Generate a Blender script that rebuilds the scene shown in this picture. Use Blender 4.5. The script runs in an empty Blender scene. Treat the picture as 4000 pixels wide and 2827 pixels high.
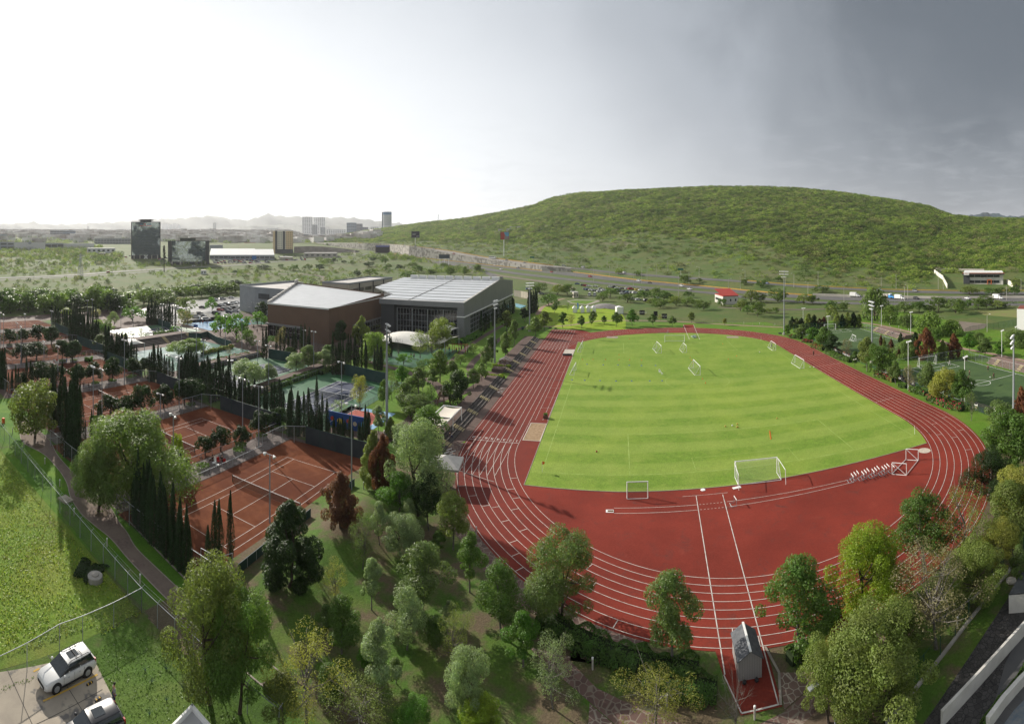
import bpy,bmesh,math,random
import numpy as np
from mathutils import Vector,Matrix
R=math.radians
sc=bpy.context.scene
rng=np.random.default_rng(7)
random.seed(7)
CX,CY,CZ,YAW,FP,HY=-20.08,-133.98,37.98,-.2122,1959.,948.5
cam=bpy.data.cameras.new('camera')
cam.type='PANO'
cam.panorama_type='CENTRAL_CYLINDRICAL'
cam.central_cylindrical_range_u_min=-2000/FP
cam.central_cylindrical_range_u_max=2000/FP
cam.central_cylindrical_range_v_min=(HY-2827)/FP
cam.central_cylindrical_range_v_max=HY/FP
cam.central_cylindrical_radius=1.0
cam.clip_start=0.1
cam.clip_end=60000
camo=bpy.data.objects.new('camera',cam)
sc.collection.objects.link(camo)
camo.location=(CX,CY,CZ)
camo.rotation_euler=(R(90),0,-YAW)
sc.camera=camo
SUN_AZ,SUN_EL=R(-62),R(27)
SD=Vector((math.sin(SUN_AZ)*math.cos(SUN_EL),math.cos(SUN_AZ)*math.cos(SUN_EL),math.sin(SUN_EL)))
sl=bpy.data.lights.new('sun','SUN')
sl.energy=5.0
sl.angle=R(0.6)
sl.color=(1.0,0.93,0.82)
so=bpy.data.objects.new('sun',sl)
sc.collection.objects.link(so)
so.rotation_euler=SD.to_track_quat('Z','Y').to_euler()
so.location=(0,0,300)
world=bpy.data.worlds.new('World')
sc.world=world
world.use_nodes=True
nt=world.node_tree
nt.nodes.clear()
def N(nt,typ,**kw):
 n=nt.nodes.new(typ)
 for k,v in kw.items():
  if k.startswith('i_'):
   n.inputs[k[2:]].default_value=v
  else:
   setattr(n,k,v)
 return n
def math_n(nt,op,a,b=None,c=None,clamp=False):
 n=nt.nodes.new('ShaderNodeMath');n.operation=op;n.use_clamp=clamp
 for i,v in enumerate((a,b,c)):
  if v is None:continue
  if isinstance(v,(int,float)):n.inputs[i].default_value=v
  else:nt.links.new(v,n.inputs[i])
 return n.outputs[0]
def ramp(nt,fac,stops,interp='LINEAR'):
 n=nt.nodes.new('ShaderNodeValToRGB');n.color_ramp.interpolation=interp
 e=n.color_ramp.elements
 while len(e)>1:e.remove(e[-1])
 for i,(p,c)in enumerate(stops):
  if i==0:e[0].position=p;el=e[0]
  else:el=e.new(p)
  el.color=(c[0],c[1],c[2],1)if not isinstance(c,(int,float))else(c,c,c,1)
 if fac is not None:nt.links.new(fac,n.inputs[0])
 return n.outputs[0]
def mixc(nt,f,a,b,mode='MIX'):
 n=nt.nodes.new('ShaderNodeMix');n.data_type='RGBA';n.blend_type=mode
 for s,v in((n.inputs[0],f),(n.inputs[6],a),(n.inputs[7],b)):
  if isinstance(v,(int,float)):s.default_value=v
  elif isinstance(v,tuple):s.default_value=(v[0],v[1],v[2],1)
  else:nt.links.new(v,s)
 return n.outputs[2]
def noise(nt,vec,scale,detail=4,rough=.55,dist=0.):
 n=nt.nodes.new('ShaderNodeTexNoise');n.inputs['Scale'].default_value=scale
 n.inputs['Detail'].default_value=detail;n.inputs['Roughness'].default_value=rough;n.inputs['Distortion'].default_value=dist
 if vec is not None:nt.links.new(vec,n.inputs['Vector'])
 return n.outputs[0]
def build_world():
 L=nt.links
 tc=nt.nodes.new('ShaderNodeTexCoord')
 sep=nt.nodes.new('ShaderNodeSeparateXYZ');L.new(tc.outputs['Generated'],sep.inputs[0])
 dot=nt.nodes.new('ShaderNodeVectorMath');dot.operation='DOT_PRODUCT'
 L.new(tc.outputs['Generated'],dot.inputs[0]);dot.inputs[1].default_value=SD
 c=dot.outputs['Value']
 zc=math_n(nt,'MAXIMUM',sep.outputs[2],0.03)
 u=math_n(nt,'DIVIDE',sep.outputs[0],math_n(nt,'ADD',zc,.12))
 v=math_n(nt,'DIVIDE',sep.outputs[1],math_n(nt,'ADD',zc,.12))
 cmb=nt.nodes.new('ShaderNodeCombineXYZ');L.new(u,cmb.inputs[0]);L.new(v,cmb.inputs[1])
 n1=noise(nt,cmb.outputs[0],.55,6,.5,.3)
 n2=noise(nt,cmb.outputs[0],1.7,6,.6,.2)
 n3=noise(nt,tc.outputs['Generated'],2.6,5,.55,.2)
 el=math_n(nt,'ARCSINE',sep.outputs[2])
 t=math_n(nt,'SUBTRACT',c,math_n(nt,'MULTIPLY',el,1.25))
 t=math_n(nt,'ADD',t,.07)
 t=math_n(nt,'ADD',t,math_n(nt,'MULTIPLY',math_n(nt,'SUBTRACT',n1,.5),.03))
 t=math_n(nt,'ADD',t,math_n(nt,'MULTIPLY',math_n(nt,'SUBTRACT',n2,.5),.04))
 t=math_n(nt,'ADD',t,math_n(nt,'MULTIPLY',math_n(nt,'SUBTRACT',n3,.5),.16))
 t=math_n(nt,'ADD',math_n(nt,'MULTIPLY',t,.5),.5)
 g_=lambda v,k=1.:(v*(.97-.05*k),v*(1.-.0*k),v*(1.02+.09*k))
 col=ramp(nt,t,[(0,g_(.48,.2)),(.14,g_(.38,.4)),(.25,g_(.26)),(.335,g_(.40)),(.45,g_(.48)),(.50,g_(.505)),(.55,g_(.53,.9)),(.61,g_(.56,.7)),(.675,g_(.70,.5)),(.75,g_(.84,.25)),(.83,g_(.96,.1)),(1,g_(1.12,0))],'B_SPLINE')
 col=mixc(nt,math_n(nt,'MULTIPLY',ramp(nt,n3,[(.38,0.),(.62,1.)]),.10),col,(.66,.70,.76))
 dd=Vector((math.sin(YAW+.92)*math.cos(.50),math.cos(YAW+.92)*math.cos(.50),math.sin(.50)))
 d2=nt.nodes.new('ShaderNodeVectorMath');d2.operation='DOT_PRODUCT'
 L.new(tc.outputs['Generated'],d2.inputs[0]);d2.inputs[1].default_value=dd
 n4=noise(nt,tc.outputs['Generated'],3.5,7,.55,.3)
 k=math_n(nt,'ADD',d2.outputs['Value'],math_n(nt,'MULTIPLY',math_n(nt,'SUBTRACT',n4,.5),.16))
 k=ramp(nt,k,[(.72,0.),(.86,.25),(.93,.6),(.98,.88),(1.,.93)],'EASE')
 col=mixc(nt,k,col,(.10,.125,.155))
 w_=noise(nt,cmb.outputs[0],3.2,6,.6,.4)
 hz=ramp(nt,sep.outputs[2],[(0,.2),(.05,1.),(.16,.6),(.30,0.)],'EASE')
 col=mixc(nt,math_n(nt,'MULTIPLY',hz,ramp(nt,w_,[(.48,0.),(.72,.38)])),col,(.60,.63,.67))
 sky=nt.nodes.new('ShaderNodeTexSky');sky.sky_type='NISHITA';sky.sun_disc=False
 sky.sun_elevation=SUN_EL;sky.sun_rotation=SUN_AZ
 bg1=nt.nodes.new('ShaderNodeBackground');L.new(sky.outputs[0],bg1.inputs[0]);bg1.inputs[1].default_value=.05
 bg2=nt.nodes.new('ShaderNodeBackground');L.new(col,bg2.inputs[0]);bg2.inputs[1].default_value=WORLD_STR
 mx=nt.nodes.new('ShaderNodeMixShader');mx.inputs[0].default_value=.93
 L.new(bg1.outputs[0],mx.inputs[1]);L.new(bg2.outputs[0],mx.inputs[2])
 out=nt.nodes.new('ShaderNodeOutputWorld');L.new(mx.outputs[0],out.inputs[0])
WORLD_STR=.80
build_world()
sc.render.engine='CYCLES'
sc.view_settings.view_transform='Standard'
sc.view_settings.look='None'
sc.view_settings.exposure=0.5
sc.view_settings.gamma=1.0
cy=sc.cycles
cy.use_denoising=True
cy.max_bounces=5;cy.diffuse_bounces=2;cy.glossy_bounces=2;cy.transmission_bounces=2;cy.volume_bounces=0
cy.transparent_max_bounces=12
cy.sample_clamp_indirect=5
cy.volume_step_rate=5
def interp(x,xs,ys):return np.interp(x,xs,ys)
_WB=[(1100,944),(1266,957),(1423,976),(1523,985),(1597,1000),(1727,1013),(1900,1031),(2118,1055),(2240,1062),(2510,1095),(2771,1119),(2900,1132),(3015,1143),(3173,1153),(3369,1160),(3666,1164),(4000,1160),(4400,1150)]
_WT=[(1100,943),(1266,952),(1466,951.6),(1553,957),(1640,966.5),(1727,987),(1900,1014),(2118,1042),(2292,1055),(2423,1072),(2684,1090),(2900,1103),(3139,1124),(3331,1133.6),(3523,1143),(3762,1149),(4000,1153),(4400,1145)]
_FE=[(1100,942),(1240,948),(1379,949.5),(1510,954),(1640,963),(1771,981),(1900,1004),(2161,1037),(2423,1063.7),(2640,1079),(2900,1096),(3044,1109.6),(3283,1124),(3475,1133.6),(3762,1138),(4000,1141),(4400,1133)]
_CR=[(1100,938),(1220,934),(1324,916),(1446,897),(1568,880),(1672,866),(1742,860),(1846,848),(1934,831),(2003,819),(2090,801),(2160,772),(2265,752),(2439,740),(2613,732),(2787,725),(2961,726),(3136,733),(3310,752),(3484,777),(3623,801),(3658,815),(3710,836),(3797,848),(4000,853),(4400,860)]
_DC=[(1100,2500),(1266,2300),(1446,2000),(1742,1700),(2090,1350),(2500,1220),(3000,1150),(3500,1120),(3700,1000),(4000,950),(4400,950)]
def I_(t,x):return np.interp(x,[a for a,b in t],[b for a,b in t])
SL=.04
def plain_d(y):return 52./((y-HY)/FP+SL)
def zpx(y,d):return CZ+(HY-y)*d/FP
def mound(x,y):
 a=2.3*np.exp(-(((x+53.5)/5.0)**2+((y+77)/13.0)**2))
 return a
def vnoise(x,y,s):
 x=x/s;y=y/s
 return(np.sin(x*1.3+1.7*np.sin(y*.9))+np.sin(y*1.7+1.3*np.sin(x*1.1+2))+.5*np.sin(2.9*x+2.3*y)+.5*np.sin(3.7*y-2.1*x))/3
def terr(th,d):
 """ground height at bearing th from the camera axis (rad) and distance d"""
 th=np.asarray(th,float);d=np.asarray(d,float)
 px=np.clip(2000+FP*th,-900,4400)
 az=YAW+th
 X=CX+d*np.sin(az);Y=CY+d*np.cos(az)
 z=np.where(d>350,SL*(d-350),0.)
 z=np.where(d>2600,90+.0215*(d-2600),z)
 z=z+mound(X,Y)
 roll=np.clip((d-420)/400,0,1)*1.6*vnoise(X,Y,60)
 zl=z+roll*(d<3000)
 pc=np.clip(px,1100,4400)
 yb=I_(_WB,pc);db=plain_d(yb);zb=SL*(db-350)*(db>350)
 wall=px<2240
 gap=np.where(px<2200,1.2,np.where(px<2300,1.2+(px-2200)*.16,17.))
 d2=db+gap;z2=zpx(I_(_WT,pc),d2)
 d3=d2+14;z3=zpx(I_(_FE,pc),d3)
 dc=I_(_DC,pc);zc=zpx(I_(_CR,pc)+5,dc)
 s=np.clip((d-d3)/(dc-d3),0,1)
 shp=.62*s**1.25+.38*(3*s**2-2*s**3)
 zh=z3+(zc-z3)*shp
 bump=np.sin(np.pi*s)*(5.0*vnoise(X,Y,70)+2.0*vnoise(X+50,Y,25))*np.clip((px-1300)/800,.2,1)
 zh=zh+bump*np.clip((d-d3)/120,0,1)
 zh=np.where(d>dc,np.maximum(zc-(d-dc)*.06,zc*.35),zh)
 zr=np.where(d<db,z,np.where(d<d2,zb+(z2-zb)*(d-db)/gap,np.where(d<d3,z2+(z3-z2)*(d-d2)/14,zh)))
 w=np.clip((px-1120)/140,0,1)
 inhill=d>db-1e-6
 zz=np.where(inhill,zl*(1-w)+zr*w,z*w+zl*(1-w))
 far=np.clip((d-3000)/800,0,1)
 return np.where(px>1100,zz,zl)
def terr_xy(x,y):
 dx,dy=x-CX,y-CY
 return terr(np.arctan2(dx,dy)-YAW,np.hypot(dx,dy))
_RAYD=np.concatenate([np.arange(20,700,.5),np.arange(700,3000,2.),np.arange(3000,9000,20.)])
RG=dict(A=(0,750,2.296),B=(900,750,2.296),C=(0,1150,2.705),D=(700,1150,2.705),E=(1900,700,2.296),F=(2900,700,2.0873),G=(1900,1150,2.296),H=(2900,1150,2.0873),I=(0,1650,2.4967),J=(0,2200,2.5511),K=(800,1650,2.0873),L=(800,2200,2.0873),M=(1800,1650,2.0873),N=(1800,2200,2.0873),O=(2900,1650,2.0873),Q=(2900,2200,2.0873),S=(1400,1050,3.28),T=(900,1050,3.28),U=(1400,1350,3.28),V=(3400,980,3.8267),P=(0,0,1.))
def pxl(r,x,y):
 a=RG[r];return a[0]+x/a[2],a[1]+y/a[2]
def ray(px,py,z=None):
 """distance at which the line of sight through a photo point meets the ground (or height z)"""
 m=(HY-py)/FP
 if z is not None:return(z-CZ)/m
 zz=CZ+m*_RAYD
 h=terr(np.full(len(_RAYD),(px-2000)/FP),_RAYD)
 k=np.nonzero(zz<h)[0]
 if len(k)==0:return 6000.
 k=k[0]
 if k==0:return _RAYD[0]
 a=zz[k-1]-h[k-1];b=h[k]-zz[k]
 return _RAYD[k-1]+(_RAYD[k]-_RAYD[k-1])*a/(a+b+1e-9)
def pol(px,d):
 az=YAW+(px-2000)/FP
 return CX+d*math.sin(az),CY+d*math.cos(az)
def at(r,x,y,z=None):
 px,py=pxl(r,x,y);d=ray(px,py,z)
 X,Y=pol(px,d)
 return X,Y,(float(terr((px-2000)/FP,d))if z is None else z)
def span(r,x,yb,yt,w=0):
 """base point, height and width in metres of something standing on the ground"""
 px,pb=pxl(r,x,yb);_,pt=pxl(r,x,yt);d=ray(px,pb)
 X,Y=pol(px,d);z=float(terr((px-2000)/FP,d))
 return(X,Y,z),zpx(pt,d)-z,w/RG[r][2]/FP*d,d
def zat(r,x,y,d):return zpx(pxl(r,x,y)[1],d)
COL=sc.collection
def tag(o,label=None,cat=None,group=None,kind=None):
 if label:o['label']=label
 if cat:o['category']=cat
 if group:o['group']=group
 if kind:o['kind']=kind
 return o
def empty(name,loc=(0,0,0),rz=0.,label=None,cat=None,group=None):
 o=bpy.data.objects.new(name,None);COL.objects.link(o)
 o.location=loc;o.rotation_euler=(0,0,rz);o.empty_display_size=.5
 return tag(o,label,cat,group)
class MB:
 def __init__(s):s.v=[];s.f=[]
 def add(s,v,f):
  b=len(s.v);s.v.extend(v);s.f.extend([tuple(b+i for i in q)for q in f]);return s
 def box(s,c,sz,rz=0.,rx=0.,ry=0.):
  x,y,z=sz[0]/2,sz[1]/2,sz[2]/2
  v=[Vector(p)for p in((-x,-y,-z),(x,-y,-z),(x,y,-z),(-x,y,-z),(-x,-y,z),(x,-y,z),(x,y,z),(-x,y,z))]
  if rz or rx or ry:
   m=Matrix.Rotation(rz,3,'Z')@Matrix.Rotation(ry,3,'Y')@Matrix.Rotation(rx,3,'X')
   v=[m@p for p in v]
  c=Vector(c)
  return s.add([tuple(p+c)for p in v],[(3,2,1,0),(4,5,6,7),(0,1,5,4),(1,2,6,5),(2,3,7,6),(3,0,4,7)])
 def bb(s,x0,x1,y0,y1,z0,z1):return s.box(((x0+x1)/2,(y0+y1)/2,(z0+z1)/2),(abs(x1-x0),abs(y1-y0),abs(z1-z0)))
 def prism(s,poly,z0,z1,cap=True):
  n=len(poly)
  a=sum(poly[i][0]*poly[(i+1)%n][1]-poly[(i+1)%n][0]*poly[i][1]for i in range(n))
  if a<0:poly=poly[::-1]
  zz0=z0 if isinstance(z0,(list,tuple))else[z0]*n
  zz1=z1 if isinstance(z1,(list,tuple))else[z1]*n
  if a<0:zz0=list(zz0)[::-1];zz1=list(zz1)[::-1]
  v=[(p[0],p[1],z)for p,z in zip(poly,zz0)]+[(p[0],p[1],z)for p,z in zip(poly,zz1)]
  f=[(i,(i+1)%n,n+(i+1)%n,n+i)for i in range(n)]
  if cap:f+=[tuple(range(n-1,-1,-1)),tuple(range(n,2*n))]
  return s.add(v,f)
 def tube(s,p0,p1,r0,r1=None,n=6,cap=True):
  if r1 is None:r1=r0
  p0=Vector(p0);p1=Vector(p1);d=(p1-p0)
  if d.length<1e-6:return s
  q=d.to_track_quat('Z','Y')
  v=[]
  for p,r in((p0,r0),(p1,r1)):
   for k in range(n):
    a=2*math.pi*k/n
    v.append(tuple(p+q@Vector((r*math.cos(a),r*math.sin(a),0))))
  f=[(k,(k+1)%n,n+(k+1)%n,n+k)for k in range(n)]
  if cap:f+=[tuple(range(n-1,-1,-1)),tuple(range(n,2*n))]
  return s.add(v,f)
 def poly(s,pts,r,n=5):
  for a,b in zip(pts[:-1],pts[1:]):s.tube(a,b,r,r,n)
  return s
 def lathe(s,prof,c=(0,0,0),n=12,axis=None):
  q=Vector(axis).to_track_quat('Z','Y')if axis else None
  v=[]
  for r,z in prof:
   for k in range(n):
    a=2*math.pi*k/n
    p=Vector((r*math.cos(a),r*math.sin(a),z))
    if q:p=q@p
    v.append((p.x+c[0],p.y+c[1],p.z+c[2]))
  m=len(prof)
  f=[(j*n+k,j*n+(k+1)%n,(j+1)*n+(k+1)%n,(j+1)*n+k)for j in range(m-1)for k in range(n)]
  f+=[tuple(range(n-1,-1,-1)),tuple(range((m-1)*n,m*n))]
  return s.add(v,f)
 def ball(s,c,r,n=8,m=5,sz=1.):
  return s.lathe([(max(.02*r,r*math.sin(math.pi*i/m)),-r*sz*math.cos(math.pi*i/m))for i in range(m+1)],c,n)
 def build(s,name,mat,parent=None,smooth=False,loc=None):
  me=bpy.data.meshes.new(name)
  me.from_pydata([tuple(p)for p in s.v],[],s.f)
  me.materials.append(mat)
  if smooth:me.polygons.foreach_set('use_smooth',[True]*len(me.polygons))
  me.update()
  o=bpy.data.objects.new(name,me);COL.objects.link(o)
  if loc:o.location=loc
  if parent:o.parent=parent
  return o
def npmesh(name,V,Q,mat,parent=None,smooth=False):
 me=bpy.data.meshes.new(name)
 V=np.asarray(V,np.float32);Q=np.asarray(Q,np.int32)
 me.vertices.add(len(V));me.vertices.foreach_set('co',V.ravel())
 k=Q.shape[1]
 me.loops.add(Q.size);me.loops.foreach_set('vertex_index',Q.ravel())
 me.polygons.add(len(Q));me.polygons.foreach_set('loop_start',np.arange(0,Q.size,k,dtype=np.int32))
 try:me.polygons.foreach_set('loop_total',np.full(len(Q),k,np.int32))
 except Exception:pass
 if smooth:me.polygons.foreach_set('use_smooth',np.ones(len(Q),bool))
 me.materials.append(mat);me.update(calc_edges=True)
 o=bpy.data.objects.new(name,me);COL.objects.link(o)
 if parent:o.parent=parent
 return o
def copy_tree(o,parent=None):
 c=o.copy();COL.objects.link(c)
 if parent:c.parent=parent;c.matrix_parent_inverse=o.matrix_parent_inverse.copy()
 for ch in KIDS.get(o.name,None)or list(o.children):copy_tree(ch,c)
 return c
KIDS={}
ORD=['first','second','third','fourth','fifth','sixth','seventh','eighth','ninth','tenth','eleventh','twelfth','thirteenth','fourteenth','fifteenth','sixteenth','seventeenth','eighteenth','nineteenth','twentieth']
ORD+=['twenty-'+w for w in ORD[:9]]+['thirtieth']+['thirty-'+w for w in ORD[:9]]+['fortieth']+['forty-'+w for w in ORD[:9]]+['fiftieth']+['fifty-'+w for w in ORD[:9]]+['sixtieth']
MATS={}
def mat(name,col,rough=.8,col2=None,scale=1.,thr=(.35,.65),metal=0.,spec=.3,bump=0.,bscale=None,col3=None,scale3=.05,thr3=(.4,.62),detail=5,dist=0.,coat=0.):
 if name in MATS:return MATS[name]
 m=bpy.data.materials.new(name);m.use_nodes=True;t=m.node_tree
 b=t.nodes['Principled BSDF']
 b.inputs['Roughness'].default_value=rough;b.inputs['Metallic'].default_value=metal
 b.inputs['Specular IOR Level'].default_value=spec;b.inputs['Coat Weight'].default_value=coat
 b.inputs['Base Color'].default_value=(*col,1)
 if col2 or bump or col3:
  g=t.nodes.new('ShaderNodeNewGeometry')
  vec=g.outputs['Position']
  c=None
  if col2:
   c=ramp(t,noise(t,vec,scale,detail,.6,dist),[(thr[0],col),(thr[1],col2)])
  if col3:
   k=ramp(t,noise(t,vec,scale3,4,.6),[(thr3[0],0.),(thr3[1],1.)])
   c=mixc(t,k,c if c is not None else col,col3)
  if c is not None:t.links.new(c,b.inputs['Base Color'])
  if bump:
   bn=t.nodes.new('ShaderNodeBump');bn.inputs['Strength'].default_value=bump;bn.inputs['Distance'].default_value=.05
   t.links.new(noise(t,vec,bscale or scale*2,4),bn.inputs['Height']);t.links.new(bn.outputs[0],b.inputs['Normal'])
 MATS[name]=m
 return m
def leafmat(name,trans=.35,rough=.55,spec=.35,nscale=.9):
 m=bpy.data.materials.new(name);m.use_nodes=True;t=m.node_tree;b=t.nodes['Principled BSDF']
 oi=t.nodes.new('ShaderNodeObjectInfo');g=t.nodes.new('ShaderNodeNewGeometry')
 n=noise(t,g.outputs['Position'],nscale,3,.6);n2=noise(t,g.outputs['Position'],nscale*6,2,.6)
 hsv=t.nodes.new('ShaderNodeHueSaturation')
 t.links.new(oi.outputs['Color'],hsv.inputs['Color'])
 t.links.new(math_n(t,'ADD',math_n(t,'MULTIPLY',n,.06),.468),hsv.inputs['Hue'])
 rnd=math_n(t,'MULTIPLY',oi.outputs['Random'],.25)
 t.links.new(math_n(t,'ADD',math_n(t,'ADD',math_n(t,'MULTIPLY',n,1.5),math_n(t,'MULTIPLY',n2,1.9)),math_n(t,'SUBTRACT',rnd,.55)),hsv.inputs['Value'])
 t.links.new(hsv.outputs[0],b.inputs['Base Color'])
 b.inputs['Roughness'].default_value=rough;b.inputs['Specular IOR Level'].default_value=spec
 tr=t.nodes.new('ShaderNodeBsdfTranslucent')
 t.links.new(mixc(t,1.,hsv.outputs[0],(1.3,1.35,.75),'MULTIPLY'),tr.inputs[0])
 mx=t.nodes.new('ShaderNodeMixShader');mx.inputs[0].default_value=trans
 t.links.new(b.outputs[0],mx.inputs[1]);t.links.new(tr.outputs[0],mx.inputs[2])
 t.links.new(mx.outputs[0],t.nodes['Material Output'].inputs[0])
 MATS[name]=m
 return m
def paintmat(name,rough=.3,spec=.5,coat=.5):
 m=bpy.data.materials.new(name);m.use_nodes=True;t=m.node_tree;b=t.nodes['Principled BSDF']
 oi=t.nodes.new('ShaderNodeObjectInfo');t.links.new(oi.outputs['Color'],b.inputs['Base Color'])
 b.inputs['Roughness'].default_value=rough;b.inputs['Specular IOR Level'].default_value=spec;b.inputs['Coat Weight'].default_value=coat
 MATS[name]=m
 return m
def seethrough(name,col,alpha,rough=.7):
 m=bpy.data.materials.new(name);m.use_nodes=True;t=m.node_tree;b=t.nodes['Principled BSDF']
 b.inputs['Base Color'].default_value=(*col,1);b.inputs['Roughness'].default_value=rough
 b.inputs['Alpha'].default_value=alpha
 MATS[name]=m
 return m
LEAF=leafmat('leaf',.45,.5,.3,.8)
LEAFD=leafmat('leaf_dense',.08,.65,.15,.5)
PAINT=paintmat('paint',.35,.4,.15)
CLOTH=paintmat('cloth',.8,.2,0.)
BARK=mat('bark',(.10,.075,.055),.9,(.05,.04,.03),3.)
BARKG=mat('bark_grey',(.20,.18,.16),.9,(.10,.09,.08),3.)
STEEL=mat('galvanised_steel',(.33,.35,.37),.45,(.42,.44,.46),2.,metal=.4)
WHITE=mat('white_paint',(.78,.78,.76),.5)
BLACK=mat('black_rubber',(.02,.02,.022),.7)
GLASS=mat('dark_glass',(.02,.026,.03),.08,spec=.8)
GREENM=mat('green_metal',(.015,.06,.045),.6)
CONC=mat('concrete',(.36,.34,.31),.85,(.26,.245,.22),.8,bump=.2)
LINE=mat('white_line',(.60,.56,.52),.8,(.38,.30,.27),1.2,(.45,.72))
def catmull(pts,n=6):
 out=[]
 P=[Vector(p)for p in pts]
 P=[P[0]*2-P[1]]+P+[P[-1]*2-P[-2]]
 for i in range(1,len(P)-2):
  for k in range(n):
   t=k/n
   out.append(.5*((2*P[i])+(P[i+1]-P[i-1])*t+(2*P[i-1]-5*P[i]+4*P[i+1]-P[i+2])*t*t+(3*P[i]-P[i-1]-3*P[i+1]+P[i+2])*t**3))
 out.append(P[-2])
 return[tuple(p)for p in out]
def sheet(name,poly,z,m,kind='structure',label=None,parent=None,thick=0.):
 """flat polygon laid on the ground (z above it), triangulated"""
 bm=bmesh.new()
 f=bm.faces.new([bm.verts.new((p[0],p[1],z))for p in poly])
 if f.calc_area()and f.normal.z<0:f.normal_flip()
 bm.normal_update()
 if f.normal.z<0:bmesh.ops.reverse_faces(bm,faces=[f])
 if thick:
  r=bmesh.ops.extrude_face_region(bm,geom=[f]);vs=[g for g in r['geom']if isinstance(g,bmesh.types.BMVert)]
  for v in vs:v.co.z-=thick
 bmesh.ops.triangulate(bm,faces=bm.faces[:])
 me=bpy.data.meshes.new(name);bm.to_mesh(me);bm.free();me.materials.append(m)
 o=bpy.data.objects.new(name,me);COL.objects.link(o)
 if parent:o.parent=parent
 elif kind:o['kind']=kind
 if label:o['label']=label
 return o
def drape(name,x0,x1,y0,y1,step,m,off=.02,kind='structure',test=None):
 xs=np.arange(x0,x1+step*.5,step);ys=np.arange(y0,y1+step*.5,step)
 X,Y=np.meshgrid(xs,ys);Z=terr_xy(X,Y)+off
 nx,ny=len(xs),len(ys)
 V=np.stack([X.ravel(),Y.ravel(),Z.ravel()],1)
 i=np.arange(nx*ny).reshape(ny,nx)
 Q=np.stack([i[:-1,:-1].ravel(),i[:-1,1:].ravel(),i[1:,1:].ravel(),i[1:,:-1].ravel()],1)
 if test is not None:
  c=V[Q].mean(1);Q=Q[test(c[:,0],c[:,1])]
 o=npmesh(name,V,Q,m,smooth=True);o['kind']=kind
 return o
def ribbon_xy(P,w):
 """left and right edges of a band of width w along a polyline"""
 P=[Vector(p[:2])for p in P];L_,R_=[],[]
 for i,p in enumerate(P):
  a=P[max(i-1,0)];b=P[min(i+1,len(P)-1)]
  t=(b-a).normalized();n=Vector((-t.y,t.x))*w/2
  L_.append(p+n);R_.append(p-n)
 return L_,R_
def ribbon(name,P,w,m,off=.03,kind='structure',mb=None):
 L_,R_=ribbon_xy(P,w)
 mb2=mb or MB()
 v=[]
 for a,b in zip(L_,R_):
  za,zb=float(terr_xy(a.x,a.y))+off,float(terr_xy(b.x,b.y))+off
  v+=[(a.x,a.y,za),(b.x,b.y,zb)]
 mb2.add(v,[(2*i,2*i+1,2*i+3,2*i+2)for i in range(len(L_)-1)])
 if mb:return None
 o=mb2.build(name,m);o['kind']=kind
 return o
def build_terrain():
 cols=np.concatenate([np.arange(-2.9,-1.1,.03),np.arange(-1.1,1.1,.0035),np.arange(1.1,2.91,.03)])
 px=np.clip(2000+FP*cols,1100,4400)
 db=plain_d(I_(_WB,px));gap=np.where(px<2200,1.2,np.where(px<2300,1.2+(px-2200)*.16,17.))
 d2=db+gap;d3=d2+14;dc=I_(_DC,px)
 a=np.linspace(0,1,150)**1.6
 rows=[3+(db-3)*t for t in a]+[d2,d3]+[d3+(dc-d3)*t for t in np.linspace(0,1,150)[1:]**1.2]+[dc+(12000-dc)*t for t in np.linspace(0,1,60)[1:]**2]
 D=np.array(rows);TH=np.broadcast_to(cols,D.shape)
 Z=terr(TH,D)
 X=CX+D*np.sin(YAW+TH);Y=CY+D*np.cos(YAW+TH)
 Z=Z-mound(X,Y)
 nr,nc=D.shape
 V=np.stack([X.ravel(),Y.ravel(),Z.ravel()],1)
 i=np.arange(nr*nc).reshape(nr,nc)
 Q=np.stack([i[:-1,:-1].ravel(),i[:-1,1:].ravel(),i[1:,1:].ravel(),i[1:,:-1].ravel()],1)
 m=mat('wild_ground',(.062,.115,.017),.95,(.11,.125,.034),.05,(.38,.62),bump=.5,bscale=.5,col3=(.16,.14,.085),scale3=.018,thr3=(.56,.74))
 t=m.node_tree;b=t.nodes['Principled BSDF']
 g=t.nodes.new('ShaderNodeNewGeometry')
 c0=b.inputs['Base Color'].links[0].from_socket
 k1=ramp(t,noise(t,g.outputs['Position'],.35,5,.65),[(.42,0.),(.62,1.)])
 c1=mixc(t,math_n(t,'MULTIPLY',k1,.6),c0,(.055,.085,.02))
 k2=ramp(t,noise(t,g.outputs['Position'],1.3,4,.7),[(.55,0.),(.75,1.)])
 c1=mixc(t,math_n(t,'MULTIPLY',k2,.45),c1,(.16,.20,.045))
 t.links.new(c1,b.inputs['Base Color'])
 o=npmesh('ground',V,Q,m,smooth=True);o['kind']='structure'
 bm=MB();bm.v=[(CX+3.2*math.sin(2*math.pi*k/24),CY+3.2*math.cos(2*math.pi*k/24),0)for k in range(24)];bm.f=[tuple(range(24))]
 bm.build('ground',m)['kind']='structure'
build_terrain()
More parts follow.
